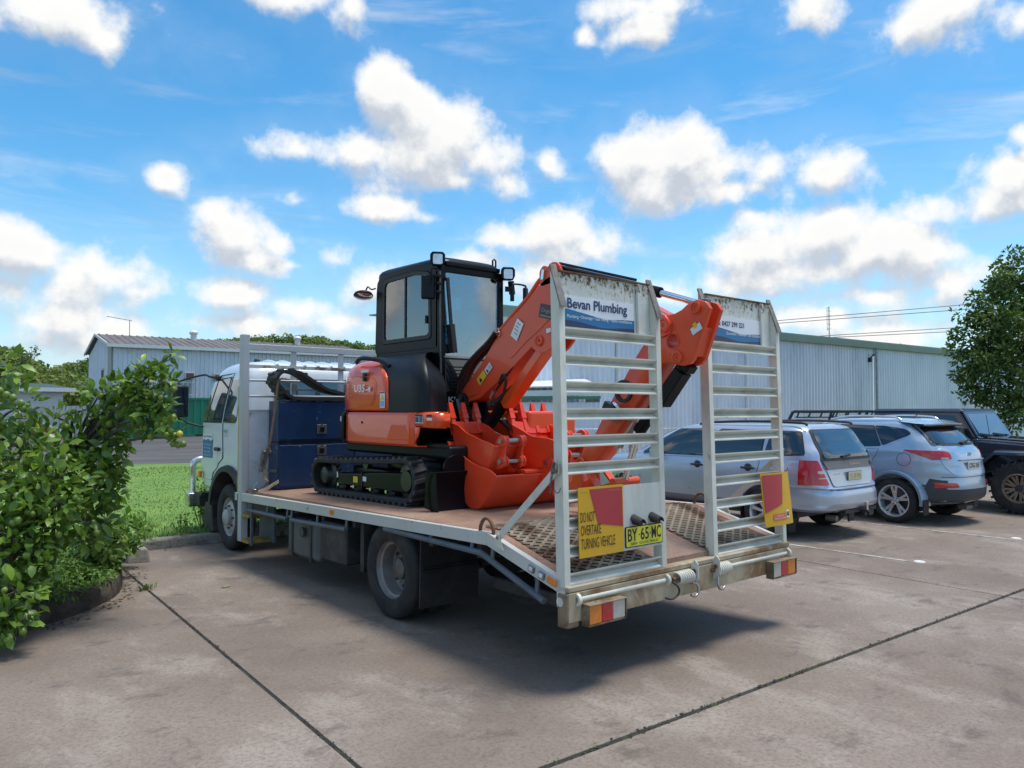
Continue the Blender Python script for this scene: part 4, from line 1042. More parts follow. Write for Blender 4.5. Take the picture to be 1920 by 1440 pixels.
# ================================================================== VEHICLE SHELLS
class Shell:
    """closed body made of stacked plan outlines; keys (z, front y, rear y, half width, roundness front, roundness rear)"""
    def __init__(s, keys, xc=0.0, sub=4, ncol=22):
        s.k = keys; s.xc = xc; s.sub = sub; s.nc = ncol
        s.rows = []
        for i in range(len(keys) - 1):
            for j in range(sub): s.rows.append(s._cr(i, j / sub))
        s.rows.append(tuple(keys[-1]))
    def _cr(s, i, t):
        K = s.k; n = len(K); p0 = K[max(i - 1, 0)]; p1 = K[i]; p2 = K[i + 1]; p3 = K[min(i + 2, n - 1)]
        out = []
        dz = p2[0] - p1[0]
        for q in range(6):
            if q == 0: out.append(p1[0] + dz * t); continue
            # monotone cubic in z
            d = (p2[q] - p1[q]) / dz if dz else 0
            da = (p1[q] - p0[q]) / (p1[0] - p0[0]) if p1[0] != p0[0] else d
            db = (p3[q] - p2[q]) / (p3[0] - p2[0]) if p3[0] != p2[0] else d
            m1 = 0 if da * d <= 0 else 2 * da * d / (da + d)
            m2 = 0 if db * d <= 0 else 2 * db * d / (db + d)
            if p0 is p1: m1 = d
            if p3 is p2: m2 = d
            h = dz; t2, t3 = t * t, t * t * t
            out.append((2 * t3 - 3 * t2 + 1) * p1[q] + (t3 - 2 * t2 + t) * h * m1 + (-2 * t3 + 3 * t2) * p2[q] + (t3 - t2) * h * m2)
        return tuple(out)
    def at(s, z):
        K = s.k
        if z <= K[0][0]: return tuple(K[0])
        for i in range(len(K) - 1):
            if z <= K[i + 1][0]:
                dz = K[i + 1][0] - K[i][0]
                return s._cr(i, (z - K[i][0]) / dz if dz else 0)
        return tuple(K[-1])
    def sx(s, y, z):
        _, yf, yr, hw, nf, nr = s.at(z); yc = (yf + yr) / 2; L = (yf - yr) / 2; n = nf if y > yc else nr
        q = min(1, abs((y - yc) / L)); return hw * max(0, 1 - q ** n) ** (1 / n)
    def fy(s, x, z):
        _, yf, yr, hw, nf, nr = s.at(z); yc = (yf + yr) / 2; L = (yf - yr) / 2
        q = min(1, abs(x / hw)); return yc + L * max(0, 1 - q ** nf) ** (1 / nf)
    def ry(s, x, z):
        _, yf, yr, hw, nf, nr = s.at(z); yc = (yf + yr) / 2; L = (yf - yr) / 2
        q = min(1, abs(x / hw)); return yc - L * max(0, 1 - q ** nr) ** (1 / nr)
    def mesh(s, mi=0):
        mb = MB(); rows = []
        n = s.nc * 4
        for (z, yf, yr, hw, nf, nr) in s.rows:
            yc = (yf + yr) / 2; L = (yf - yr) / 2; r = []
            for j in range(n):
                a = 2 * math.pi * j / n; c, sn = math.cos(a), math.sin(a); e = nf if sn >= 0 else nr
                r.append((s.xc + hw * math.copysign(abs(c) ** (2 / e), c), yc + L * math.copysign(abs(sn) ** (2 / e), sn), z))
            rows.append(r)
        mb.grid(rows, mi, closed=True)
        mb.f.append(tuple(range(n))[::-1]); mb.mi.append(mi)
        k = (len(rows) - 1) * n
        mb.f.append(tuple(range(k, k + n))); mb.mi.append(mi)
        return mb
def scan(poly, N=8, M=10):
    """fill a 2-D polygon with a ruled grid of rows"""
    vs = [p[1] for p in poly]; lo, hi = min(vs), max(vs)
    lv = sorted(set([round(v, 5) for v in vs] + [round(lerp(lo, hi, i / N), 5) for i in range(N + 1)]))
    kept = [lv[0]]
    for v in lv[1:]:
        if v - kept[-1] > (hi - lo) * 0.02: kept.append(v)
    kept[-1] = lv[-1]
    rows = []
    for v in kept:
        vv = min(max(v, lo + 1e-5), hi - 1e-5); xs = []
        for i in range(len(poly)):
            a, b = poly[i - 1], poly[i]
            if (a[1] - vv) * (b[1] - vv) <= 0 and a[1] != b[1]:
                t = (vv - a[1]) / (b[1] - a[1]); xs.append(a[0] + (b[0] - a[0]) * t)
        if len(xs) < 2: continue
        x0, x1 = min(xs), max(xs)
        rows.append([(lerp(x0, x1, j / M), v) for j in range(M + 1)])
    return rows
def patch(sh, where, poly, name, m, parent, off=.006, thick=.008, N=8, M=10, wo=(0, 0, 0), label=None, smooth=40):
    """panel following the shell: poly in (y,z) for 'L'/'R', (x,z) for 'F'/'B'"""
    rows = scan(poly, N, M)
    def P(p, o):
        if where == 'R': return (sh.xc + sh.sx(*p) + o, p[0], p[1])
        if where == 'L': return (sh.xc - sh.sx(*p) - o, p[0], p[1])
        if where == 'F': return (sh.xc + p[0], sh.fy(*p) + o, p[1])
        if where == 'B': return (sh.xc + p[0], sh.ry(*p) - o, p[1])
    top = [[P(p, off) for p in r] for r in rows]; bot = [[P(p, off - thick) for p in r] for r in rows]
    mb = MB().grid(top)
    n = len(top[0]); k = len(top)
    ring = [(0, j) for j in range(n)] + [(i, n - 1) for i in range(1, k)] + [(k - 1, j) for j in range(n - 2, -1, -1)] + [(i, 0) for i in range(k - 2, 0, -1)]
    o = len(mb.v); mb.v += [bot[i][j] for i, j in ring]
    q = len(ring)
    for a in range(q):
        b = (a + 1) % q; i0, j0 = ring[a]; i1, j1 = ring[b]
        mb.f.append((i0 * n + j0, i1 * n + j1, o + b, o + a)); mb.mi.append(0)
    W = Vector(wo)
    if W.length: mb.v = [tuple(Vector(p) + W) for p in mb.v]
    ob = mb.build(name, m, parent, smooth=smooth)
    if label: ob['label'] = label
    return ob
def outline(sh, where, poly, name, m, parent, r=.006, off=.002, wo=(0, 0, 0)):
    """thin seam tube following the shell along a closed outline"""
    pts = []
    k = len(poly)
    for i in range(k):
        a, b = poly[i], poly[(i + 1) % k]; st = max(1, int(math.hypot(b[0] - a[0], b[1] - a[1]) / .07))
        for j in range(st):
            p = (lerp(a[0], b[0], j / st), lerp(a[1], b[1], j / st))
            if where == 'R': q = (sh.xc + sh.sx(*p) + off, p[0], p[1])
            elif where == 'L': q = (sh.xc - sh.sx(*p) - off, p[0], p[1])
            elif where == 'F': q = (sh.xc + p[0], sh.fy(*p) + off, p[1])
            else: q = (sh.xc + p[0], sh.ry(*p) - off, p[1])
            pts.append(Vector(q) + Vector(wo))
    return MB().tube(pts, r, 5, closed=True).build(name, m, parent)
def boolean_cut(o, cutters):
    tmp = []
    for c in cutters:
        me = bpy.data.meshes.new('cut'); me.from_pydata([tuple(p) for p in c.v], [], c.f); 
        bm = bmesh.new(); bm.from_mesh(me); bmesh.ops.recalc_face_normals(bm, faces=bm.faces); bm.to_mesh(me); bm.free()
        t = bpy.data.objects.new('cut', me); COL.objects.link(t); tmp.append(t)
        md = o.modifiers.new('cut', 'BOOLEAN'); md.operation = 'DIFFERENCE'; md.object = t; md.solver = 'EXACT'
    bpy.context.view_layer.update()
    dg = bpy.context.evaluated_depsgraph_get()
    # cutter objects carry world positions; parents must be up to date
    me = bpy.data.meshes.new_from_object(o.evaluated_get(dg))
    o.modifiers.clear(); old = o.data; o.data = me; me.name = old.name
    me.set_sharp_from_angle(angle=R(38))
    for t in tmp: bpy.data.objects.remove(t)
tyre_m = mat('tyre_rubber', (0.020, 0.020, 0.021), 0.8, var=0.3, vscale=7, bump=0.2, bscale=150, grime=((0.085, 0.078, 0.07), 0.6, 5.0))
alloy = mat('alloy', (0.66, 0.67, 0.69), 0.32, metal=0.7, var=0.06)
def tyre_mesh(c, ax, Rr, W, rr, lugs=0, lug_h=.012):
    mb = MB(); h = W / 2; sh = min(.04, W * .22)
    prof = [(rr - .005, -h * .78), (rr + .01, -h * .92), (lerp(rr, Rr, .45), -h), (Rr - sh * .9, -h * .94), (Rr - sh * .25, -h * .80), (Rr, -h * .62)]
    for g in (-.36, 0, .36):
        prof += [(Rr, h * (g - .05)), (Rr - .009, h * (g - .04)), (Rr - .009, h * (g + .04)), (Rr, h * (g + .05))]
    prof += [(Rr, h * .62), (Rr - sh * .25, h * .80), (Rr - sh * .9, h * .94), (lerp(rr, Rr, .45), h), (rr + .01, h * .92), (rr - .005, h * .78)]
    mb.lathe(prof, c, ax, 48, caps=False)
    if lugs:
        ax = Vector(ax).normalized(); u = ax.orthogonal().normalized(); w = ax.cross(u)
        for i in range(lugs):
            for s in (-1, 1):
                a = 2 * math.pi * (i + (0 if s < 0 else .5)) / lugs; d = u * math.cos(a) + w * math.sin(a); t = ax.cross(d)
                cc = Vector(c) + d * (Rr + lug_h * .2) + ax * (s * h * .58); k = Rr * 2.2 / lugs
                rot = Matrix((ax, t, d)).transposed()
                mb.box(cc, (h * .66, k, lug_h * 2), rot)
                mb.box(Vector(c) + d * (Rr - sh * .5) + ax * (s * h * .93), (.02, k, sh * 1.3), rot)
    return mb
# ================================================================== FLATBED TRUCK
TXW = 2.47
def rail_z(y): return .862 - .0241 * (y - .767) if y > .767 else lerp(.668, .862, (y - .05) / .717)
def deck_z(y): return .860 - .0168 * (y - .767) if y > .767 else lerp(.662, .860, (y - .05) / .717)
ramp_white = mat('ramp_white', (0.66, 0.66, 0.59), 0.5, var=0.08, vscale=3, grime=((0.36, 0.30, 0.20), 0.60, 4.5), dirt=(0.10, 0.055, 0.03), dirt_amt=0.85, dscale=9, dlo=0.66, dhi=0.72, stretch=(1, 1, .55))
def head_mat():
    m = bpy.data.materials.new('head_rust'); m.use_nodes = True; w = NT(m.node_tree); p = m.node_tree.nodes['Principled BSDF']; p.inputs['Roughness'].default_value = .5
    g = w.n('ShaderNodeNewGeometry').outputs['Position']; z = w.n('ShaderNodeSeparateXYZ', i={0: g}).outputs[2]
    n = w.noise(w.v('MULTIPLY', g, (1, 1, .7)), 42, 6, .65, .4); b = w.noise(g, 7, 4, .6)
    t = w.m('ADD', w.m('ADD', w.m('MULTIPLY', n, 1.0), w.m('MULTIPLY', b, .25)), w.ramp(z, 2.38, 2.57, -.09, .145, False))
    c = w.mix(w.ramp(b, .35, .7), (.62, .63, .58, 1), (.70, .71, .68, 1)); c = w.mix(w.ramp(t, .66, .72, 0, .9), c, (.50, .43, .31, 1)); c = w.mix(w.ramp(t, .75, .80), c, (.09, .045, .022, 1))
    w.link(c, p.inputs['Base Color']); return m
head_rust = head_mat()
ramp_lip = mat('ramp_lip', (0.26, 0.24, 0.22), 0.75, var=0.25, vscale=20, bump=0.3, bscale=90, dirt=(0.14, 0.07, 0.04), dirt_amt=0.6, dscale=14)
beam_stain = mat('beam_stained', (0.46, 0.39, 0.27), 0.5, var=0.10, vscale=2, dirt=(0.19, 0.09, 0.03), dirt_amt=0.9, dscale=3.0, dlo=0.40, dhi=0.66, grime=((0.36, 0.28, 0.16), 0.6, 1.6), stretch=(1.0, 1, .8))
beam_dark = mat('beam_dark', (0.24, 0.18, 0.11), 0.6, var=.25, vscale=6, dirt=(.10, .05, .02), dirt_amt=.8, dscale=7, dlo=.45, dhi=.62)
rail_paint = mat('rail_paint', (0.55, 0.56, 0.53), 0.42, var=0.06, dirt=(0.20, 0.12, 0.06), dirt_amt=0.7, dscale=10, dlo=0.62, dhi=0.70, grime=((0.42, 0.40, 0.35), 0.5, 3.0))
guard_blue = mat('guard_blue', (0.085, 0.11, 0.14), 0.5, var=0.2, grime=((0.18, 0.17, 0.16), 0.5, 5.0))
tank_m = mat('tank_paint', (0.11, 0.13, 0.14), 0.45, metal=0.3, var=0.25, vscale=4, grime=((0.10, 0.08, 0.06), 0.6, 3.0))
cab_white = mat('cab_white', (0.74, 0.78, 0.82), 0.22, coat=0.6, var=0.03)
yellow_step = mat('step_yellow', (0.42, 0.27, 0.05), 0.7, var=0.3, vscale=8, dirt=(0.06, 0.05, 0.04), dirt_amt=0.6, dscale=12)
def deck_mat(name, tread):
    m = bpy.data.materials.new(name); m.use_nodes = True
    t = m.node_tree; t.nodes.clear(); w = NT(t)
    out = w.n('ShaderNodeOutputMaterial'); p = w.n('ShaderNodeBsdfPrincipled', i={'Roughness': 0.7, 'Specular IOR Level': 0.4})
    geo = w.n('ShaderNodeNewGeometry').outputs['Position']
    a = w.noise(geo, 1.6, 7, 0.66, 0.3); f = w.noise(geo, 26, 5, 0.7)
    c = w.mix(w.ramp(a, 0.30, 0.70), (0.21, 0.115, 0.078, 1), (0.37, 0.235, 0.165, 1))
    c = w.mix(w.ramp(a, 0.55, 0.75, 0, 0.5), c, (0.36, 0.27, 0.21, 1))
    c = w.mix(w.ramp(f, 0.42, 0.75, 0, 0.5), c, (0.12, 0.075, 0.055, 1))
    # raised tread bars of chequer plate: two sets of short diagonal bars
    bars = None
    if tread:
        for s in (1, -1):
            rot = w.n('ShaderNodeVectorRotate', rotation_type='Z_AXIS', i={'Vector': geo, 'Angle': R(45 * s)}).outputs[0]
            q = w.v('MULTIPLY', rot, (1 / .036, 1 / .018, 0)); q = w.v('ADD', q, (0.25 * s, 0.25 * s, 0))
            fr = w.v('ABSOLUTE', w.v('SUBTRACT', w.v('FRACTION', q), (.5, .5, 0)))
            sp = w.n('ShaderNodeSeparateXYZ', i={0: fr})
            d = w.m('MULTIPLY', w.ramp(sp.outputs[0], .40, .30), w.ramp(sp.outputs[1], .22, .10))
            ck = w.n('ShaderNodeTexChecker', i={'Vector': w.v('ADD', rot, (0, 0, .5)), 'Scale': 1 / .036}).outputs[1]
            d = w.m('MULTIPLY', d, ck if s > 0 else w.m('SUBTRACT', 1.0, ck))
            bars = d if bars is None else w.m('MAXIMUM', bars, d)
        c = w.mix(w.m('MULTIPLY', bars, .35), c, (0.42, 0.33, 0.28, 1))
        b = w.n('ShaderNodeBump', i={'Strength': 0.6, 'Distance': 0.004, 'Height': w.m('ADD', bars, w.m('MULTIPLY', f, .3))})
        w.link(b.outputs[0], p.inputs['Normal'])
    w.link(c, p.inputs['Base Color']); w.link(p.outputs[0], out.inputs[0]); return m
deck_m = deck_mat('deck_plate', True)

truck = thing('flatbed_truck', 'white flatbed beavertail truck with upright rear loading ramps carrying the excavator', 'truck', (1.235, 3.4, 0))
# deck and beavertail plate
mb = MB()
ys = [5.22, .767, .05]
rows = [[(.05, y, deck_z(y)), (TXW - .05, y, deck_z(y))] for y in ys]
b0 = [[(.05, y, deck_z(y) - .04), (TXW - .05, y, deck_z(y) - .04)] for y in ys]
mb.grid(rows); mb.grid(b0)
for x in (0, 1): mb.grid([[rows[i][x] for i in range(3)], [b0[i][x] for i in range(3)]])
mb.add([rows[0][0], rows[0][1], b0[0][1], b0[0][0]], [(0, 1, 2, 3)]); mb.add([rows[2][0], rows[2][1], b0[2][1], b0[2][0]], [(0, 1, 2, 3)])
mb.build('deck', deck_m, truck)
# side rails (channel section following deck and tail)
for x0, x1 in ((0, .048), (TXW - .048, TXW)):
    o = 0 if x0 == 0 else TXW
    s = 1 if x0 == 0 else -1
    for ya, yb in ((5.42, .767), (.767, .045)):
        za, zb = rail_z(ya), rail_z(yb); h = .088
        prof = [(0, 0), (.048, 0), (.048, -.008), (.008, -.010), (.008, -(h - .010)), (.03, -(h - .008)), (.03, -h), (0, -h)]
        A = [(o + s * px, ya, za + pz) for px, pz in prof]; B = [(o + s * px, yb, zb + pz) for px, pz in prof]
        n = len(prof); m2 = MB().add(A + B, [tuple(range(n)), tuple(range(n, 2 * n))[::-1]] + [(i, (i + 1) % n, n + (i + 1) % n, n + i) for i in range(n)])
        m2.build('side_rail', rail_paint, truck, bevel=.003, seg=1)
# amber reflectors on the rail, tail markers
for x, sg in ((-.004, 1), (TXW + .004, -1)):
    MB().bx(x - .004, x + .004, 2.99, 3.06, rail_z(3.02) - .062, rail_z(3.02) - .018).build('side_reflector', amber, truck, bevel=.002)
    mk = MB()
    for y in (.30, .205):
        z = rail_z(y) - .045
        q = MB().box((x, y, z), (.022, .055, .045), ('X', R(15.2))); q.build('marker_lamp', mat('marker_grey', (.16, .18, .19), .35, var=.2), truck, bevel=.006)
        MB().box((x - .012 * sg, y, z), (.006, .036, .026), ('X', R(15.2))).build('marker_lens', lamp_lens, truck, bevel=.003)
    MB().box((x, .115, rail_z(.115) - .042), (.012, .085, .045), ('X', R(15.2))).build('marker_lamp', amber, truck, bevel=.004)
# lashing rings at the break
for x in (.03, TXW - .03):
    pts = [(x, .80 + .075 * math.cos(a), .845 + .105 * max(0, math.sin(a)) - .03 * (abs(math.cos(a)) > .98)) for a in [math.pi * i / 12 for i in range(13)]]
    pts = [(x, .875, .80)] + pts + [(x, .725, .80)]
    MB().tube(smoothpts(pts, 2), .013, 8).build('lashing_ring', rust, truck, smooth=60)
# tail beam
MB().bx(.0, TXW, -.03, .05, .415, .592).build('tail_beam', beam_stain, truck, bevel=.006)
MB().bx(.0, TXW, -.028, .06, .595, .628).build('tail_sill', beam_stain, truck, bevel=.006)
for x in (-.012, TXW - .085):
    MB().bx(x, x + .10, -.028, .055, .385, .585).build('corner_post', beam_dark, truck, bevel=.004)
for x0, cols in ((.105, (amber, red_lens, white_lens)), (2.12, (white_lens, red_lens, amber))):
    bxm = MB(); w = .335
    bxm.bx(x0, x0 + w, -.095, -.032, .388, .398); bxm.bx(x0, x0 + w, -.105, -.032, .514, .520); bxm.bx(x0, x0 + .006, -.10, -.032, .398, .514); bxm.bx(x0 + w - .006, x0 + w, -.10, -.032, .398, .514); bxm.bx(x0 + .008, x0 + w - .008, -.045, -.032, .400, .512)
    tl = bxm.build('tail_light', beam_dark, truck, bevel=.002)
    xx = x0 + .008
    for c, f in zip(cols, (.34, .31, .35) if x0 < 1 else (.35, .31, .34)):
        ww = (w - .016) * f; MB().bx(xx, xx + ww - .002, -.094, -.046, .399, .513).build('lens', c, tl, bevel=.006); xx += ww
# expanded metal tread mats on the tail
mesh_m = mat('tread_mesh_steel', (0.36, 0.30, 0.23), 0.75, var=0.25, vscale=9, dirt=(0.09, 0.045, 0.025), dirt_amt=0.9, dscale=2.2, dlo=0.46, dhi=0.62)
def tail_pt(x, s): return Vector((x, lerp(.94, .06, s), deck_z(lerp(.94, .06, s)) + .010))
for xa, xb in ((.13, .93), (1.50, 2.33)):
    MB().grid([[tail_pt(x, s) - Vector((0, 0, .006)) for x in (xa, xb)] for s in (.01, .2, .99)]).build('mat_backing', rust, truck)
    mt = MB(); nr = 26; cw = .105; nx = int((xb - xa) / cw)
    for i in range(nr):
        s0 = i / nr
        for j in range(nx):
            for half in (0, 1):
                up = (j * 2 + half + i) % 2
                xA, xB = xa + (j + half * .5) * cw, xa + (j + half * .5 + .5) * cw
                pa = tail_pt(xA, s0 + (1.04 / nr if up else -.04 / nr)); pb = tail_pt(xB, s0 + (-.04 / nr if up else 1.04 / nr))
                mt.bar(pa + Vector((0, 0, .002)), pb + Vector((0, 0, .006)), .012, .015, up=(0, .6, 1))
    mt.build('tread_mesh', mesh_m, truck)
# ------------------------------------------------------------------ loading ramps
LEAN = Matrix.Translation((0, 0, .535)) @ Matrix.Rotation(R(-1.6), 4, 'X') @ Matrix.Translation((0, 0, -.535))
def rb(mb, *a, **k): return mb.mv(LEAN).build(*a, **k)
sign_white = mat('sign_white', (0.78, 0.80, 0.85), 0.4, var=0.04, vscale=2)
sign_blue = mat('sign_blue', (0.006, 0.155, 0.36), 0.35, var=0.04); sign_navy = mat('sign_navy', (0.018, 0.03, 0.095), 0.35)
text_navy = mat('text_navy', (0.012, 0.035, 0.13), 0.35); text_teal = mat('text_teal', (0.01, 0.11, 0.24), 0.35)
mark_yellow = mat('marker_yellow', (0.66, 0.37, 0.010), 0.45, var=0.06, vscale=3, grime=((0.45, 0.30, 0.08), 0.35, 5)); mark_red = mat('marker_red', (0.42, 0.035, 0.045), 0.45, var=0.08, vscale=3)
plate_yellow = mat('plate_yellow', (0.66, 0.62, 0.05), 0.45, var=0.06, vscale=8, dirt=(.12, .11, .04), dirt_amt=.6, dscale=10, dlo=.6, dhi=.75)
EX, EZ = Vector((1, 0, 0)), Vector((0, 0, 1))
def flat(mb, x0, y, z0, pts, mi): return mb.add([(x0 + a, y, z0 + b) for a, b in pts], [tuple(range(len(pts)))], mi)
def wave(w, h, pts, base=0.0):
    c = smoothpts([(x * w, z * h, 0) for x, z in pts], 6); return [(p.x, p.y) for p in c]
def ramp_unit(xl, xr, side):
    rp = sub('ramp', ((xl + xr) / 2, 0, .535), truck)
    yb, yf = .075, .0                                         # back and front of the stile
    for xa, xb in ((xl, xl + .05), (xr - .05, xr)):
        prof = [(yf, .50), (yb, .50), (yb, 2.575), (yb - .004, 2.575), (yf, 2.345)]
        rb(MB().prism(prof, 'x', xa, xb), 'stile', ramp_white, rp, bevel=.004, seg=1)
        c = MB().hull8([(xa - .004, yf - .022, 2.318), (xb + .002, yf - .022, 2.318), (xb + .002, yb + .006, 2.592), (xa - .004, yb + .006, 2.592), (xa - .004, yf - .022, 2.332), (xb + .002, yf - .022, 2.332), (xb + .002, yb - .002, 2.606), (xa - .004, yb - .002, 2.606)])
        rb(c, 'lip_plate', ramp_lip, rp, bevel=.003, seg=1)
        rb(MB().cyl((xa - .012, .035, .535), (xa, .035, .535), .032, n=18), 'pivot_boss', white_paint, rp, bevel=.004)
    rb(MB().bx(xl + .052, xr - .052, .052, .058, 2.206, 2.555), 'head_panel', head_rust, rp)
    rb(MB().bx(xl + .052, xr - .052, .040, .064, 2.556, 2.566), 'head_edge', rust, rp)
    rb(MB().bx(xl + .052 + .02 + .70, xl + .052 + .02 + .74, .030, .050, 2.21, 2.55), 'head_bracket', head_rust, rp, bevel=.003)
    zs = [2.203 - .1668 * i for i in range(10)]
    for i, z in enumerate(zs):
        if side == 'R' and False: continue
        m = MB(); t = .006; y0, y1 = .004, .062; zc = z - .036
        prof = [(y0, z), (y1, zc + .002), (y0, z - .073), (y0, z - .073 + t * 1.4), (y1 - t * 1.2, zc + .002), (y0, z - t * 1.4)]
        m.prism(prof, 'x', xl + .051, xr - .051)
        rb(m, 'rung', ramp_white, rp)
    rb(MB().tube([(xl + .09, -.022, .545), (xr - .05, -.022, .545)], .017, 10), 'torsion_rod', ramp_white, rp, smooth=60)
    for x in (xl + .075, xr - .045):
        rb(MB().lathe([(.040, -.012), (.040, .012), (.020, .012), (.020, -.012)], (x, -.022, .545), (1, 0, 0), 18, closed=True), 'rod_collar', ramp_white, rp, bevel=.003)
    # raised sign on the head panel
    x0, z0, W_, H_ = xl + (.084 if side == 'L' else .135), 2.213, .66, .196
    sg = MB(); yy = .046
    sg.bx(x0, x0 + W_, yy, .0515, z0, z0 + H_, 0)
    up = wave(W_, H_, [(0, .60), (.25, .50), (.5, .385), (.62, .365), (.8, .405), (1, .42)])
    lo_ = wave(W_, H_, [(0, .225), (.2, .20), (.45, .09), (.6, .07), (.8, .115), (1, .135)])
    flat(sg, x0, yy - .0015, z0, lo_ + up[::-1], 1); flat(sg, x0, yy - .0015, z0, [(0, .001)] + [(W_, .001)] + lo_[::-1], 2)
    if side == 'L':
        sg.text('Bevan Plumbing', (x0 + .030, yy - .003, z0 + .100), EX, EZ, w=.56, h=.085, mi=3, bold=.022)
        sg.text('Plumbing \u2022 Drainage \u2022 Gas Fitting \u2022 Septic Installations', (x0 + .025, yy - .004, z0 + .053), EX, EZ, w=.61, h=.026, mi=4)
        sg.text('\u2022', (x0 + .62, yy - .003, z0 + .15), EX, EZ, h=.005, mi=3)
        lab = 'sign reading Bevan Plumbing with blue waves'
    else:
        sg.text('M: 0427 299 221', (x0 + .050, yy - .003, z0 + .122), EX, EZ, w=.36, h=.040, mi=3, bold=.022)
        sg.text('Excavations \u2022 Rainwater Tank Installations', (x0 + .17, yy - .004, z0 + .058), EX, EZ, w=.475, h=.024, mi=4)
        lab = 'sign reading M: 0427 299 221 with blue waves'
    o = rb(sg, 'sign_board', [sign_white, sign_blue, sign_navy, text_navy, ink_white], rp); o['label'] = lab
    return rp
RL = ramp_unit(.0, .965, 'L'); RR = ramp_unit(1.505, 2.485, 'R')
# warning marker plates
ym = -.022
m = MB(); m.bx(.108, .512, ym, ym + .006, .785, 1.212, 0); X0, Z0, mw, mh = .108, .785, .404, .427
flat(m, X0, ym - .0015, Z0, [(.095, mh - .014), (mw - .008, mh - .014), (mw - .008, .160), (.165, .195)], 1)
m.text('DO NOT', (X0 + .012, ym - .003, Z0 + .215), EX, EZ, w=.125, h=.062, mi=2); m.text('OVERTAKE', (X0 + .014, ym - .003, Z0 + .135), EX, EZ, w=.178, h=.062, mi=2); m.text('TURNING VEHICLE', (X0 + .014, ym - .003, Z0 + .052), EX, EZ, w=.305, h=.064, mi=2)
m.text('VIS UNITS LTD', (X0 + .016, ym - .003, Z0 + mh - .034), EX, EZ, w=.062, h=.006, mi=2); m.text('V.S. AND CLASS 2', (X0 + .265, ym - .004, Z0 + mh - .032), EX, EZ, w=.11, h=.006, mi=3)
o = rb(m, 'warning_plate', [mark_yellow, mark_red, ink_black, mark_yellow], RL); o['label'] = 'yellow and red plate reading DO NOT OVERTAKE TURNING VEHICLE'
m = MB(); m.bx(.516, .892, ym + .004, ym + .008, .785, 1.204, 0)
rb(m, 'backing_panel', mat('panel_white', (.60, .61, .56), .5, var=.06, grime=((.35, .33, .27), .5, 5), stretch=(2, 1, .4)), RL)
for x in (.615, .795):
    m = MB(); prof = arc(0, 0, .036, 180, 0, 10)
    A = [(x + a, ym + .004, .975 + b) for a, b in prof]; B = [(x + a * .9, ym - .075, .952 + b * .9) for a, b in prof]
    C_ = [(x + a * .86, ym + .002, .972 + b * .86) for a, b in prof]; D = [(x + a * .78, ym - .073, .950 + b * .78) for a, b in prof]
    m.grid([A, B]); m.grid([B, D]); m.grid([D, C_]); m.cyl((x, ym + .004, .965), (x, ym - .055, .957), .022, n=12)
    rb(m, 'plate_lamp', black_rubber, RL, smooth=40)
m = MB(); px0, pz0, pw, ph = .524, .800, .372, .134
m.prism(roundpoly([(px0, pz0), (px0 + pw, pz0), (px0 + pw, pz0 + ph), (px0, pz0 + ph)], .012), 'y', ym - .004, ym + .003, 0)
m.prism(roundpoly([(px0 + .006, pz0 + .006), (px0 + pw - .006, pz0 + .006), (px0 + pw - .006, pz0 + ph - .006), (px0 + .006, pz0 + ph - .006)], .010), 'y', ym - .0055, ym - .004, 1)
for s, xx, ww in (('BY', .018, .094), ('65', .143, .082), ('MC', .254, .096)):
    m.text(s, (px0 + xx, ym - .007, pz0 + .040), EX, EZ, w=ww, h=.080, mi=0, bold=.012)
for xx in (.124, .236): m.text('\u2022', (px0 + xx, ym - .007, pz0 + .072), EX, EZ, h=.010, mi=0)
m.text('NEW  SOUTH  WALES', (px0 + .05, ym - .007, pz0 + .014), EX, EZ, w=.27, h=.017, mi=0)
o = rb(m, 'number_plate', [ink_black, plate_yellow], RL); o['label'] = 'yellow number plate BY-65-MC'
# right marker, slightly bowed and hung on the outer stile
m = MB(); bx0, bz0, bw, bh = 2.078, .782, .402, .412; rws = []
def bow(a, b): return (bx0 + a + .035 * (1 - b / bh) * .6, ym - .012 - .018 * math.sin(a / bw * 3.14) - .02 * (1 - b / bh), bz0 + b)
m.grid([[bow(bw * i / 8, bh * j / 6) for i in range(9)] for j in range(7)], 0)
m.grid([[tuple(Vector(bow(bw * i / 8, bh * j / 6)) + Vector((0, .004, 0))) for i in range(9)] for j in range(7)], 0)
def bflat(pts, d, mi): m.add([tuple(Vector(bow(a, b)) + Vector((0, -d, 0))) for a, b in pts], [tuple(range(len(pts)))], mi)
def bgrid(q, d, mi, n=6):
    rows = []
    for j in range(n + 1):
        t = j / n; l = (lerp(q[0][0], q[3][0], t), lerp(q[0][1], q[3][1], t)); r_ = (lerp(q[1][0], q[2][0], t), lerp(q[1][1], q[2][1], t))
        rows.append([tuple(Vector(bow(lerp(l[0], r_[0], i / n), lerp(l[1], r_[1], i / n))) + Vector((0, -d, 0))) for i in range(n + 1)])
    m.grid(rows, mi)
bgrid([(.012, .105), (.24, .165), (.285, bh - .014), (.012, bh - .014)], .003, 1)
bgrid([(.10, .045), (.285, .045), (.285, .092), (.10, .092)], .003, 2, 4); bgrid([(.29, .052), (.335, .052), (.335, .112), (.29, .112)], .003, 3, 3); bgrid([(.298, .066), (.327, .066), (.327, .10), (.298, .10)], .005, 4, 3)
for s, a, b, w in (('RATED G.V.M.', .15, .072, .09), ('Not to exceed number', .115, .054, .155)):
    vs, fs = text_mesh(s, 0); xx0 = min(v[0] for v in vs); xx1 = max(v[0] for v in vs); k = w / (xx1 - xx0)
    m.add([tuple(Vector(bow(a + (v[0] - xx0) * k, b + v[1] * .012)) + Vector((0, -.006, 0))) for v in vs], fs, 3)
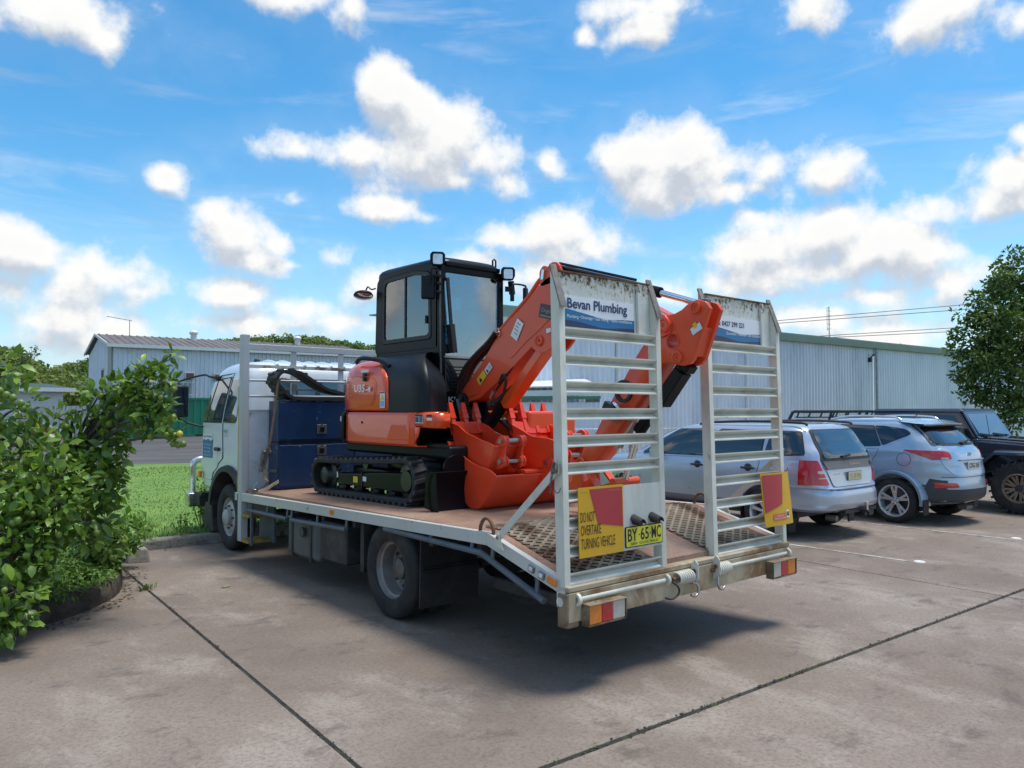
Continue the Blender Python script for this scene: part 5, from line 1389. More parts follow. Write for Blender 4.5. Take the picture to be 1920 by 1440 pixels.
o = rb(m, 'warning_plate', [mark_yellow, mark_red, mat('sticker_pink', (.60, .16, .08), .5), ink_white, ink_black], RR, rec=False); o['label'] = 'bowed yellow and red warning plate without large lettering'
# springs, brackets, hooks at the tail
for xs, x0, x1, xb in ((1, 1.0, 1.165, 1.185), (-1, 1.60, 1.455, 1.435)):
    pts = []; N = 7 * 14
    for i in range(N + 1):
        a = 2 * math.pi * i / 14; pts.append((lerp(x0, x1, i / N), -.045 + .038 * math.cos(a), .545 + .038 * math.sin(a)))
    MB().tube(pts, .0085, 6).build('torsion_spring', ramp_white, truck, smooth=60)
    MB().cyl((x0 - xs * .04, -.045, .545), (xb + xs * .03, -.045, .545), .014, n=10).build('spring_pin', rust, truck, smooth=60)
    hx = [(-.075, .50), (-.035, .485), (-.032, .62), (-.062, .655), (-.092, .625), (-.095, .52)]
    MB().prism(hx, 'x', xb - .004, xb + .004).build('spring_bracket', ramp_white, truck, bevel=.002)
    MB().cyl((xb - .016, -.062, .575), (xb + .016, -.062, .575), .016, n=6).build('bracket_bolt', rust, truck)
    hp = [(xb - xs * .03, -.06, .50), (xb, -.075, .49), (xb + xs * .012, -.085, .455), (xb, -.085, .425), (xb - xs * .035, -.085, .412), (xb - xs * .07, -.08, .425)]
    MB().tube(smoothpts(hp, 5), .009, 8).build('tow_hook', steel, truck, smooth=60)
MB().tube(smoothpts([(.93, -.04, .545), (.985, -.07, .50), (.99, -.075, .455), (.93, -.07, .425), (.88, -.05, .435)], 5), .007, 6).build('lamp_cable', black_rubber, truck, smooth=60)
# struts from tail edge to stile
for x, s in ((-.022, 1), (TXW + .028, -1)):
    MB().bar((x + .0 * s, .60, .855), (x, .066, 1.315), .010, .048, up=(0, 1, 1)).build('ramp_strut', ramp_white, truck, bevel=.002)
    MB().prism([(.66, .80), (.545, .775), (.585, .872), (.605, .878)], 'x', x - .012 * s - .003, x - .012 * s + .003).build('strut_bracket', ramp_white, truck, bevel=.001)
    MB().cyl((x - .022, .60, .85), (x + .022, .60, .85), .010, n=8).build('strut_bolt', steel, truck)
    MB().box((x, .055, 1.335), (.014, .05, .07)).build('latch_plate', steel, truck, bevel=.003)
    ch = MB()
    for i in range(5):
        c = Vector((x - .015 * s, .075 + .004 * i, 1.325 - .030 * i)); ch.tube([c + Vector((math.cos(a) * (.009 if i % 2 else .003), math.cos(a) * (.003 if i % 2 else .009), math.sin(a) * .019)) for a in [6.283 * k / 10 for k in range(10)]], .003, 5, closed=True)
    ch.tube([Vector((x - .015 * s, .05 + .022 * math.cos(a), 1.345 + .030 * math.sin(a))) for a in [6.283 * k / 14 for k in range(14)]], .005, 6, closed=True)
    ch.tube([Vector((x - .015 * s, .03 + .028 * math.cos(a), 1.225 + .035 * math.sin(a))) for a in [math.pi + 3.3 * k / 10 for k in range(11)]], .003, 5)
    ch.build('latch_chain', dark_steel, truck)
# ------------------------------------------------------------------ headboard
hb_m = mat('headboard_grey', (0.50, 0.53, 0.55), 0.42, var=0.06, grime=((0.40, 0.36, 0.30), 0.4, 3.0), dirt=(.13, .07, .03), dirt_amt=.8, dscale=8, dlo=.64, dhi=.72)
HY = 5.26
for x0 in (-.005, TXW - .075):
    MB().bx(x0, x0 + .08, HY - .05, HY + .05, .215, 2.545).build('headboard_post', hb_m, truck, bevel=.006)
for x in (.62, 1.235, 1.85):
    MB().bx(x - .03, x + .03, HY - .02, HY + .02, 1.68, 2.37).build('headboard_upright', hb_m, truck, bevel=.005)
MB().bx(.076, TXW - .076, HY - .028, HY + .028, 2.372, 2.442).build('headboard_rail', hb_m, truck, bevel=.006)
MB().bx(.076, TXW - .076, HY - .030, HY - .022, 2.165, 2.205).build('headboard_rail', mat('rail_rusty', (.60, .60, .56), .5, dirt=(.15, .07, .035), dirt_amt=.9, dscale=12, dlo=.5, dhi=.62, stretch=(.4, 1, 1)), truck)
for z in (2.025, 1.845): MB().tube([(.076, HY - .04, z), (TXW - .076, HY - .04, z)], .014, 8).build('headboard_rail', hb_m, truck, smooth=60)
MB().bx(.076, TXW - .076, HY - .012, HY + .012, .775, 1.66).build('headboard_sheet', mat('sheet_scuffed', (.70, .74, .78), .5, var=.06, dirt=(.33, .26, .17), dirt_amt=.7, dscale=3.5, dlo=.52, dhi=.66, grime=((.40, .38, .33), .4, 4)), truck)
MB().bx(.076, TXW - .076, HY - .02, HY + .02, 1.662, 1.69).build('sheet_edge', hb_m, truck)
MB().bx(.0, .012, HY + .05, HY + .085, .76, 1.95).build('marker_strip', mat('strip_yellow', (.52, .33, .05), .5, var=.1), truck)
# step ladder under the headboard
st = MB(); st.bx(.0, .025, 5.30, 5.34, .215, .74); st.bx(.0, .025, 4.92, 4.95, .21, .66); st.bx(.26, .285, 4.92, 5.34, .21, .70)
st.build('step_frame', guard_blue, truck)
for z in (.50, .215): MB().bx(.0, .26, 5.0, 5.30, z, z + .03).build('step_tread', yellow_step, truck, bevel=.004)
# ------------------------------------------------------------------ chassis, tanks, guards
for x in (.80, 1.60): MB().bx(x, x + .07, .35, 7.1, .46, .68).build('chassis_rail', chassis_black, truck, bevel=.006)
for i in range(9): 
    y = .3 + i * .6; MB().bx(.06, TXW - .06, y, y + .05, .66 - .0 * i, deck_z(max(y, .77)) - .05 if y > .77 else .60).build('cross_bearer', chassis_black, truck)
MB().bx(.4, 2.1, .30, 1.2, .34, .44).build('rear_tank', chassis_black, truck, bevel=.02)
MB().cyl((.55, 2.1, .39), (1.95, 2.1, .39), .075, n=16).build('rear_axle', chassis_black, truck, smooth=50)
MB().cyl((.5, 6.0, .39), (2.0, 6.0, .39), .05, n=12).build('front_axle', chassis_black, truck, smooth=50)
bm_ = MB().lathe([(.05, -.2), (.2, -.12), (.23, 0), (.2, .12), (.05, .2)], (1.235, 2.1, .39), (1, 0, 0), 20); bm_.build('differential', chassis_black, truck, smooth=60)
for x in (.72, 1.70):
    q = MB()
    for i in range(5): q.bar((x, 1.45 + .08 * i, .52 - .035 * i), (x, 2.75 - .08 * i, .52 - .035 * i), .07, .03)
    q.build('leaf_spring', chassis_black, truck)
MB().bx(.06, .60, 3.42, 4.12, .235, .62).build('fuel_tank', tank_m, truck, bevel=.05, seg=4)
for y in (3.55, 3.97): MB().bx(.052, .608, y, y + .04, .228, .64).build('tank_strap', chassis_black, truck)
MB().bx(.05, .55, 2.85, 3.36, .30, .66).build('tool_locker', chassis_black, truck, bevel=.02)
MB().lathe([(.0, .02), (.05, .02), (.05, 0)], (.045, 3.72, .50), (-1, 0, 0), 16).build('filler_cap', chassis_black, truck, smooth=40)
MB().bx(.1, .9, 2.62, 2.68, .28, .74).build('inner_guard', chassis_black, truck)
for pts in (([(0.012, 5.02, .585), (0.012, 4.02, .600)]), ([(0.012, 3.92, .600), (0.012, 2.78, .640)]), ([(0.012, 2.12, .725), (0.012, .84, .712), (0.012, .20, .505)])):
    g = MB().tube(smoothpts(pts, 1) if len(pts) < 3 else pts, .022, 8)
    ends = [pts[0], pts[-1]] if len(pts) == 2 else [pts[0], (0.012, 1.46, .719), (0.012, .95, .713), (.012, .72, .66), (.012, .27, .53)]
    if len(pts) == 2: ends.append(tuple((Vector(pts[0]) + Vector(pts[1])) / 2))
    for e in ends: g.bar(e, (e[0] + .01, e[1], rail_z(e[1]) - .08), .03, .012, up=(1, 0, 0))
    g.build('side_guard', guard_blue, truck)
for x in (0.0, 1.87):
    f = MB().hull8([(x + .04, 1.64, .165), (x + .60, 1.64, .165), (x + .60, 1.655, .165), (x + .04, 1.655, .165), (x + .035, 1.62, .74), (x + .60, 1.62, .74), (x + .60, 1.635, .74), (x + .035, 1.635, .74)])
    for zz in (.45, .47): f.bx(x + .05, x + .58, 1.612, 1.63, zz, zz + .008)
    f.build('mud_flap', mat('flap_rubber', (.016, .016, .018), .75, var=.3, vscale=5, grime=((.06, .055, .05), .5, 6)), truck)
MB().add([(.95, .5, .30), (1.12, .48, .50), (1.0, .48, .34)], [(0, 1, 2)]).build('reflector_triangle', white_lens, truck)
# ------------------------------------------------------------------ wheels
rimgrey = mat('rim_grey', (0.27, 0.25, 0.24), 0.5, metal=0.3, var=0.2, vscale=8, grime=((0.12, 0.10, 0.085), 0.7, 5.0))
def dual_wheel(xo, sgn, y):
    wr = sub('wheel', (xo, y, .39), truck)
    for k in (0, 1):
        tyre_mesh((xo + sgn * (.115 + .27 * k), y, .39), (1, 0, 0), .39, .225, .235).build('tyre', tyre_m, wr, smooth=40)
    ax = (sgn, 0, 0)
    MB().lathe([(.245, .0), (.248, .012), (.232, .02), (.222, .05), (.205, .06), (.20, .16), (.185, .175), (.12, .178), (.115, .165), (.0, .165)], (xo + sgn * .01, y, .39), ax, 40, caps=False).build('rim', rimgrey, wr, smooth=35)
    h = MB().lathe([(.09, .165), (.085, .09), (.06, .075), (.0, .07)], (xo + sgn * .01, y, .39), ax, 20)
    for i in range(8):
        a = 6.283 * i / 8; c = Vector((xo + sgn * .165, y + .145 * math.cos(a), .39 + .145 * math.sin(a))); h.cyl(c, c - Vector((sgn * .03, 0, 0)), .014, n=6)
    h.build('hub', dark_steel, wr, smooth=35)
dual_wheel(.03, 1, 2.10); dual_wheel(TXW - .03, -1, 2.10)
def steer_wheel(xo, sgn, y):
    wr = sub('wheel', (xo, y, .395), truck)
    tyre_mesh((xo + sgn * .115, y, .395), (1, 0, 0), .395, .225, .235).build('tyre', tyre_m, wr, smooth=40)
    ax = (-sgn, 0, 0); o = (xo + sgn * .10, y, .395)
    MB().lathe([(.245, .085), (.248, .075), (.225, .06), (.212, .02), (.175, .055), (.14, .065), (.10, .065), (.095, .11), (.07, .13), (.0, .135)], o, ax, 40, caps=False).build('rim', mat('rim_white', (.46, .46, .44), .45, var=.15, grime=((.22, .19, .16), .6, 6)), wr, smooth=35)
    h = MB()
    for i in range(8):
        a = 6.283 * i / 8; c = Vector((xo + sgn * .035, y + .13 * math.cos(a), .395 + .13 * math.sin(a))); h.cyl(c, c - Vector((sgn * .025, 0, 0)), .014, n=6)
    h.build('wheel_nuts', dark_steel, wr)
steer_wheel(.12, 1, 6.0); steer_wheel(TXW - .12, -1, 6.0)
# ------------------------------------------------------------------ cab
cabs = Shell([(.66, 7.12, 5.60, 1.04, 6, 14), (.72, 7.24, 5.58, 1.085, 6, 14), (1.00, 7.27, 5.56, 1.095, 6, 14), (1.42, 7.22, 5.56, 1.098, 6, 14), (1.54, 7.16, 5.56, 1.092, 8, 14), (2.06, 6.92, 5.60, 1.01, 8, 12), (2.15, 6.84, 5.62, .985, 8, 10), (2.225, 6.72, 5.68, .94, 7, 8), (2.275, 6.50, 5.78, .86, 5, 6), (2.295, 6.0, 5.95, .60, 4, 4)], xc=1.235)
cb = cabs.mesh().build('cab', cab_white, truck, smooth=38)
boolean_cut(cb, [MB().cyl((.0, 6.0, .42), (.62, 6.0, .42), .53, n=40), MB().cyl((1.85, 6.0, .42), (2.5, 6.0, .42), .53, n=40)])
gk = mat('window_gasket', (.012, .012, .013), .6)
cabglass = mat('cab_glass', (.06, .085, .10), .03, spec=.8, coat=1.0, var=.6, vscale=5)
DOORP = [(7.02, .80), (7.06, 1.40), (6.99, 1.52), (6.75, 2.12), (6.13, 2.14), (6.22, 1.52), (6.20, 1.10), (6.50, .95), (6.62, .80)]
WINP = roundpoly([(6.95, 1.545), (6.765, 2.055), (6.17, 2.085), (6.265, 1.545)], .03)
for sd_, sx in (('L', -1), ('R', 1)):
    d = patch(cabs, sd_, DOORP, 'door', cab_white, truck, off=.009, thick=.008, N=14, M=10)
    outline(cabs, sd_, DOORP, 'door_seam', gk, truck, r=.006, off=.002)
    patch(cabs, sd_, [(7.00, 1.525), (6.785, 2.075), (6.15, 2.10), (6.245, 1.525)], 'window_frame', gk, d, off=.012, N=8, M=8)
    patch(cabs, sd_, WINP, 'window', cabglass, d, off=.016, N=8, M=8)
    patch(cabs, sd_, [(6.80, 1.545), (6.76, 1.545), (6.58, 2.06), (6.61, 2.06)], 'window_bar', gk, d, off=.018, N=4, M=2)
    patch(cabs, sd_, roundpoly([(6.20, 1.53), (6.10, 2.06), (5.78, 2.06), (5.78, 1.53)], .04), 'rear_window', cabglass, truck, off=.008)
    patch(cabs, sd_, roundpoly([(7.02, .86), (7.03, 1.26), (6.36, 1.26), (6.36, .99), (6.62, .86)], .06), 'door_panel', cab_white, d, off=.013, N=6, M=6)
    xs = 1.235 + sx * 1.098
    MB().box((xs + sx * .03, 6.34, 1.20), (.03, .16, .045)).build('door_handle', black_plastic, d, bevel=.012)
    a_ = [(6.0 + .545 * math.cos(R(t)), .42 + .545 * math.sin(R(t))) for t in range(12, 169, 12)]
    fl = MB(); rws = []
    for t in range(8, 173, 6):
        c, s = math.cos(R(t)), math.sin(R(t)); rws.append([(xs + sx * .008, 6.0 + .60 * c, .42 + .60 * s), (xs + sx * .05, 6.0 + .585 * c, .42 + .585 * s), (xs + sx * .05, 6.0 + .525 * c, .42 + .525 * s), (xs - sx * .2, 6.0 + .52 * c, .42 + .52 * s)])
    fl.grid(rws).build('wheel_arch', chassis_black, truck, smooth=40)
    MB().box((xs - sx * .0, 7.06, .845), (.03, .085, .085)).build('indicator', amber, truck, bevel=.008)
    MB().hull8([(xs - sx * .02, 6.62, .13), (xs - sx * .02, 7.0, .20), (xs - sx * .25, 7.0, .20), (xs - sx * .25, 6.62, .13), (xs - sx * .02, 6.66, .50), (xs - sx * .02, 6.90, .50), (xs - sx * .25, 6.90, .50), (xs - sx * .25, 6.66, .50)]).build('step_well', chassis_black, truck, bevel=.02)
# lettering on the door
xs = 1.235 - 1.098 - .016
dl = MB(); O_ = Vector((xs, 6.90, 1.08)); U = Vector((0, -1, 0)); V = Vector((.01, 0, 1)).normalized()
def dq(a, b, c, d, mi, o): dl.add([O_ + U * a + V * b - EX * o, O_ + U * c + V * b - EX * o, O_ + U * c + V * d - EX * o, O_ + U * a + V * d - EX * o], [(0, 1, 2, 3)], mi)
dq(0, 0, .36, .30, 0, 0); dq(.0, .0, .36, .21, 1, .0015)
dl.add([O_ + U * a + V * b - EX * .0015 for a, b in ((0, .21), (.06, .235), (.12, .215), (.2, .24), (.28, .215), (.36, .235), (.36, .209), (0, .209))], [tuple(range(8))], 1)
dl.text('Bevan Plumbing', O_ + U * .03 + V * .25 - EX * .002, U, V, w=.30, h=.035, mi=2)
for i, s in enumerate(('Plumbing Drainage', 'Gas Fitting Septic', 'Rainwater Tanks', '0427 299 221')):
    dl.text(s, O_ + U * .05 + V * (.155 - i * .045) - EX * .003, U, V, w=.25, h=.022, mi=3)
o = dl.build('door_sign', [decal_white, sign_blue, text_navy, ink_white], truck); o['label'] = 'small white and blue plumbing sign on the door'
dl = MB().text('PK9', (xs + .004, 6.17, 1.40), U, V, w=.13, h=.05, mi=0, bold=.02).text('Mk 150', (xs + .004, 6.17, 1.36), U, V, w=.13, h=.025, mi=0)
dl.build('model_badge', mat('badge_grey', (.25, .26, .28), .4), truck)
rg = MB().lathe([(.048, 0), (.048, .004), (.034, .004), (.034, 0)], (xs + .004, 6.90, .845), (-1, 0, 0), 20, closed=True); rg.build('speed_badge', mat('badge_red', (.45, .03, .04), .4), truck)
# windscreen, back window, roof ribs, visor
patch(cabs, 'F', [(-.86, 1.60), (.86, 1.60), (.78, 2.05), (-.78, 2.05)], 'windscreen', cabglass, truck, off=.01)
patch(cabs, 'F', [(-.8, .80), (.8, .80), (.8, 1.18), (-.8, 1.18)], 'grille', chassis_black, truck, off=.012)
for x in (-.82, .82): patch(cabs, 'F', roundpoly([(x - .12, .74), (x + .12, .74), (x + .12, .90), (x - .12, .90)], .03), 'headlight', lamp_lens, truck, off=.02)
patch(cabs, 'B', roundpoly([(-.72, 1.80), (.72, 1.80), (.70, 2.07), (-.70, 2.07)], .05), 'back_window', cabglass, truck, off=.008)
patch(cabs, 'B', [(-.78, 1.74), (.78, 1.74), (.75, 1.78), (-.75, 1.78)], 'window_gasket', gk, truck, off=.01, N=3)
for i in range(8):
    x = 1.235 - .63 + i * .18
    pts = [(x, y, z - .006) for y, z in ((6.45, 2.20), (6.25, 2.275), (6.0, 2.30), (5.80, 2.275), (5.69, 2.235))]
    MB().tube(smoothpts(pts, 4), .024, 8, rads=None).build('roof_rib', cab_white, truck, smooth=60)
MB().lathe([(.04, 0), (.04, .03), (.025, .05), (0, .055)], (.55, 6.2, 2.285), (0, 0, 1), 12).build('roof_lamp', black_plastic, truck, smooth=40)
# bumper, bull bar
alu = mat('polished_alloy', (.70, .71, .72), .22, metal=.9, var=.1)
MB().bx(.05, 2.42, 7.22, 7.38, .40, .585).build('bumper', alu, truck, bevel=.02)
for x in (.14, 2.33): MB().tube(smoothpts([(x, 7.33, .58), (x, 7.35, .80), (x, 7.34, .95), (x + (.05 if x < 1 else -.05), 7.34, 1.01), (x + (.14 if x < 1 else -.14), 7.34, 1.03)], 5), .042, 10).build('bull_bar', alu, truck, smooth=60)
MB().tube([(.28, 7.34, 1.03), (2.19, 7.34, 1.03)], .042, 10).build('bull_bar', alu, truck, smooth=60)
MB().bx(.12, 2.35, 7.0, 7.22, .44, .60).build('bumper_mount', chassis_black, truck)
MB().bx(.10, .16, 7.25, 7.40, .55, .58).build('bumper_reflector', amber, truck)
# mirrors
for s, x in ((-1, .20), (1, 2.27)):
    ms = sub('mirror', (x, 7.0, 1.8), truck)
    mx = -.13 if s < 0 else 2.60; my = 7.02
    MB().tube(smoothpts([(x + .03 * -s, 6.62, 2.10), (x + s * .06, 6.72, 2.115), (x + s * .10, 6.86, 2.14), (mx, my + .02, 2.06), (mx, my, 1.99)], 4), .013, 8).build('arm', black_plastic, ms, smooth=60)
    MB().tube(smoothpts([(x - s * .02 + s * .02, 7.0, 1.46), (x + s * .10, 7.02, 1.48), (mx, my + .02, 1.56), (mx, my, 1.62)], 4), .013, 8).build('arm', black_plastic, ms, smooth=60)
    MB().box((x + s * .0, 6.99, 1.46), (.05, .05, .09)).build('bracket', black_plastic, ms, bevel=.01)
    MB().box((x - s * .02, 6.62, 2.10), (.10, .10, .05)).build('bracket', black_plastic, ms, bevel=.01)
    rot = Matrix.Rotation(s * R(-12), 3, 'Z')
    MB().box((mx, my, 1.80), (.21, .07, .42), rot).build('housing', black_plastic, ms, bevel=.03, seg=3)
    c = Vector((mx, my, 1.80)) + rot @ Vector((0, -.038, .055))
    MB().box(c, (.17, .006, .25), rot).build('mirror_glass', dark_glass, ms, bevel=.002); MB().box(Vector((mx, my, 1.80)) + rot @ Vector((0, -.038, -.135)), (.17, .006, .10), rot).build('mirror_glass', dark_glass, ms, bevel=.002)
# ================================================================== EXCAVATOR
ko = mat('machine_orange', (0.80, 0.085, 0.014), 0.28, coat=0.5, var=0.04, vscale=2)
ko2 = mat('boom_orange', (0.74, 0.078, 0.024), 0.36, coat=0.25, var=0.05, vscale=3)
bk_o = mat('bucket_orange', (0.84, 0.072, 0.024), 0.30, coat=0.35, var=0.06, vscale=3, grime=((.62, .05, .02), .35, 6))
gloss_black = mat('gloss_black', (0.006, 0.007, 0.010), 0.30, spec=.14, coat=0.05, var=0.1)
satin_black = mat('satin_black', (0.010, 0.012, 0.016), 0.40, spec=.22, var=0.1, bump=.04, bscale=400)
hose_m = mat('hose_black', (0.012, 0.012, 0.013), 0.5)
track_rub = mat('track_rubber', (0.020, 0.020, 0.022), 0.68, var=0.3, vscale=8, bump=.15, bscale=120)
lug_m = mat('lug_rubber', (0.042, 0.043, 0.046), 0.7, var=0.25, vscale=10, grime=((.12, .115, .11), .5, 9))
seat_m = mat('seat_vinyl', (.03, .032, .036), .6)
label_grey = mat('label_grey', (.045, .043, .045), .4); label_text = mat('label_text', (.45, .33, .28), .5)
ex = thing('excavator', 'orange and black mini excavator parked on the truck deck with folded boom', 'excavator', (1.25, 3.34, deck_z(3.34)))
XC = 1.25
def ring_frame(mb, outer, inner, ax, a, b, mi=0):
    n = len(outer)
    def P(p, t): return (t, p[0], p[1]) if ax == 'x' else (p[0], t, p[1])
    vs = [P(p, a) for p in outer] + [P(p, a) for p in inner] + [P(p, b) for p in outer] + [P(p, b) for p in inner]
    fs = []
    for i in range(n):
        j = (i + 1) % n
        fs += [(i, j, n + j, n + i), (2 * n + i, 3 * n + i, 3 * n + j, 2 * n + j), (i, 2 * n + i, 2 * n + j, j), (n + i, n + j, 3 * n + j, 3 * n + i)]
    return mb.add(vs, fs, mi)
# ---- tracks
def track(x0, x1, near):
    tk = sub('track', ((x0 + x1) / 2, 3.34, deck_z(3.34)), ex)
    c1_, r1 = (2.515, deck_z(2.515) + .225), .222
    c2_, r2 = (4.165, deck_z(4.165) + .200), .198
    def loop(off):
        pts = []
        for t in range(-92, -271, -8): pts.append((c1_[0] + (r1 - off) * math.cos(R(t)), c1_[1] + (r1 - off) * math.sin(R(t))))
        for y in (2.75, 3.0, 3.3, 3.6, 3.9):
            tt = (y - 2.515) / 1.65; z = lerp(c1_[1] + r1, c2_[1] + r2, tt) - off - .012 * math.sin(tt * 3.14) + (.006 if y == 3.3 else 0)
            pts.append((y, z))
        for t in range(90, -89, -8): pts.append((c2_[0] + (r2 - off) * math.cos(R(t)), c2_[1] + (r2 - off) * math.sin(R(t))))
        for y in (3.9, 3.6, 3.3, 3.0, 2.75): pts.append((y, deck_z(y) + .003 + off))
        return pts
    o_, i_ = loop(.017), loop(.066)
    b = MB(); ring_frame(b, o_, i_, 'x', x0, x1); b.build('belt', track_rub, tk, bevel=.012, seg=2, smooth=35)
    # inner guide teeth as one ragged strip
    # lugs along the loop
    L = loop(.0); L.append(L[0]); seg = [math.hypot(L[i + 1][0] - L[i][0], L[i + 1][1] - L[i][1]) for i in range(len(L) - 1)]
    tot = sum(seg); N = 46; w = x1 - x0
    lm = MB(); hh = .030; hl = tot / N * .30
    lm.hull8([(-w * .5, -hl, -hh), (-w * .04, -hl * .2, -hh), (-w * .04, hl * 1.2, -hh), (-w * .5, hl * .55, -hh), (-w * .49, -hl * .75, 0), (-w * .06, 0, 0), (-w * .06, hl, 0), (-w * .49, hl * .35, 0)])
    me = bpy.data.meshes.new('lug'); me.from_pydata([tuple(v) for v in lm.v], [], lm.f); me.materials.append(lug_m)
    m2 = MB(); m2.v = [(-v[0], v[1], v[2]) for v in lm.v]; m2.f = [f[::-1] for f in lm.f]
    me2 = bpy.data.meshes.new('lug'); me2.from_pydata(m2.v, [], m2.f); me2.materials.append(lug_m)
    for k in range(2 * N):
        s = tot * k / (2 * N); i = 0
        while s > seg[i]: s -= seg[i]; i += 1
        t = s / seg[i]; y, z = lerp(L[i][0], L[i + 1][0], t), lerp(L[i][1], L[i + 1][1], t)
        d = Vector((0, L[i + 1][0] - L[i][0], L[i + 1][1] - L[i][1])).normalized(); n = Vector((0, d.z, -d.y))
        ctr = Vector((0, 3.34, deck_z(3.34) + .21)); 
        if n.dot(Vector((0, y, z)) - ctr) < 0: n = -n
        o = bpy.data.objects.new('lug', me if k % 2 else me2); COL.objects.link(o); place(o, ((x0 + x1) / 2, y, z), tk)
        xa = d.cross(n); o.rotation_euler = Matrix((xa, d, n)).transposed().to_euler()
        if xa.x < 0: o.data = me2 if k % 2 else me
    xf = x0 if near else x1; s = 1 if near else -1
    f = MB(); z0 = deck_z(3.2)
    f.prism([(2.49, z0 + .12), (3.80, z0 + .11), (3.84, z0 + .16), (3.82, z0 + .235), (3.55, z0 + .245), (2.95, z0 + .29), (2.49, z0 + .31)], 'x', xf + s * .05, xf + s * .26)
    f.build('track_frame', gloss_black, tk, bevel=.02)
    MB().bx(min(xf + s * .042, xf + s * .05), max(xf + s * .042, xf + s * .05), 3.315, 3.325, z0 + .12, z0 + .27).build('frame_seam', hose_m, tk)
    for y in (3.79, 3.47, 3.14, 2.85):
        MB().lathe([(.085, 0), (.085, .05), (.05, .07), (.0, .07)], (xf + s * .13, y, z0 + .115), (-s, 0, 0), 20).build('roller', black_steel, tk, smooth=40)
        MB().cyl((xf + s * .06, y, z0 + .115), (xf + s * .03, y, z0 + .115), .017, n=8).build('roller_bolt', chrome, tk, smooth=40)
    MB().lathe([(.165, 0), (.165, .03), (.12, .05), (.09, .10), (.05, .115), (0, .115)], (xf + s * .16, c2_[0], c2_[1]), (-s, 0, 0), 28).build('drive_motor', mat('motor_green', (.012, .022, .020), .35), tk, smooth=35)
    q = MB()
    for i in range(18):
        a = 6.283 * i / 18; q.box((xf + s * .16, c2_[0] + .165 * math.cos(a), c2_[1] + .165 * math.sin(a)), (.04, .03, .03), ('X', a))
    q.build('sprocket', dark_steel, tk)
    MB().lathe([(.175, 0), (.175, .05), (.10, .06), (.09, .09), (0, .09)], (xf + s * .13, c1_[0], c1_[1]), (-s, 0, 0), 28).build('idler', black_steel, tk, smooth=35)
    for y in (3.3,): MB().lathe([(.05, 0), (.05, .05), (0, .05)], (xf + s * .12, y, z0 + .345), (-s, 0, 0), 14).build('carrier_roller', black_steel, tk, smooth=40)
    if near:
        X_ = xf + .047
        for (y0, y1, za, zb, mi) in ((3.41, 3.50, .155, .215, 0), (3.24, 3.31, .18, .225, 1), (3.82, 3.845, .18, .24, 1)): MB().add([(X_, y0, z0 + za), (X_, y1, z0 + za), (X_, y1, z0 + zb), (X_, y0, z0 + zb)], [(0, 1, 2, 3)]).build('frame_sticker', (decal_yellow, decal_white)[mi], tk)
track(.42, .72, True); track(1.78, 2.08, False)
MB().bx(.70, 1.80, 2.75, 3.95, deck_z(3.3) + .13, deck_z(3.3) + .30).build('undercarriage', black_steel, ex, bevel=.04)
MB().lathe([(.44, 0), (.44, .05), (.40, .06), (.40, .20)], (XC, 3.3, 1.11), (0, 0, 1), 40).build('slew_ring', black_steel, ex, smooth=40)
MB().bx(.60, 1.95, 2.05, 3.9, 1.26, 1.375).build('revolving_frame', satin_black, ex, bevel=.03)
# ---- dozer blade
bl = MB(); rows = []
for x in (.40, 2.10):
    rows.append([(x, y, z) for y, z in ((1.985, .835), (2.02, .90), (2.035, 1.0), (2.02, 1.10), (1.985, 1.165), (2.03, 1.17), (2.065, 1.10), (2.08, 1.0), (2.065, .90), (2.03, .832))])
bl.grid(rows, closed=True)
for r in rows: bl.add(r, [tuple(range(10))])
bl.build('blade', gloss_black, ex, bevel=.004)
MB().hull8([(.40, 1.93, .832), (.412, 1.93, .832), (.412, 2.13, .86), (.40, 2.13, .86), (.40, 1.97, 1.17), (.412, 1.97, 1.17), (.412, 2.11, 1.14), (.40, 2.11, 1.14)]).build('blade_end', gloss_black, ex, bevel=.002)
h = MB().prism(roundpoly([(.52, 1.16), (.55, 1.27), (.63, 1.305), (.72, 1.30), (.80, 1.25), (.84, 1.16)], .05), 'y', 2.03, 2.05); h.build('blade_hump', gloss_black, ex, bevel=.003)
for x in (.80, 1.70): MB().bar((x, 2.08, .98), (x, 2.9, 1.02), .08, .12).build('blade_arm', black_steel, ex, bevel=.01)
MB().cyl((1.25, 2.10, 1.08), (1.25, 2.6, 1.15), .05, n=12).build('blade_cylinder', black_steel, ex, smooth=50)
# ---- house skirt, bonnet
def house_path(inset=0.0, y0=2.02, a1=90, n=16, xs=.43):
    pts = [(xs + inset, y0 + (3.36 - y0) * i / 6) for i in range(6)]
    for i in range(n + 1):
        a = R(a1 * i / n); e = 2 / 2.35
        pts.append((XC - (XC - xs - inset) * math.cos(a) ** e, 3.36 + (.83 - inset) * math.sin(a) ** e))
    return pts
def skirt(mb, path, prof):
    """prof: list of (inset, z)"""
    rows = []
    for ins, z in prof:
        r = []
        for i, (x, y) in enumerate(path):
            a = path[max(i - 1, 0)]; b = path[min(i + 1, len(path) - 1)]; d = Vector((b[0] - a[0], b[1] - a[1])).normalized(); n = Vector((d.y, -d.x))
            r.append((x + n.x * ins, y + n.y * ins, z))
        rows.append(r)
    return mb.grid(rows)
full = house_path()
kA = 10
side_o, corner_o = full[:kA], full[kA - 1:]
mir = lambda pts: [(2 * XC - x, y) for x, y in pts]
PR = [(.12, 1.36), (.02, 1.365), (0, 1.385), (0, 1.64), (.015, 1.665), (.04, 1.672), (.14, 1.672)]
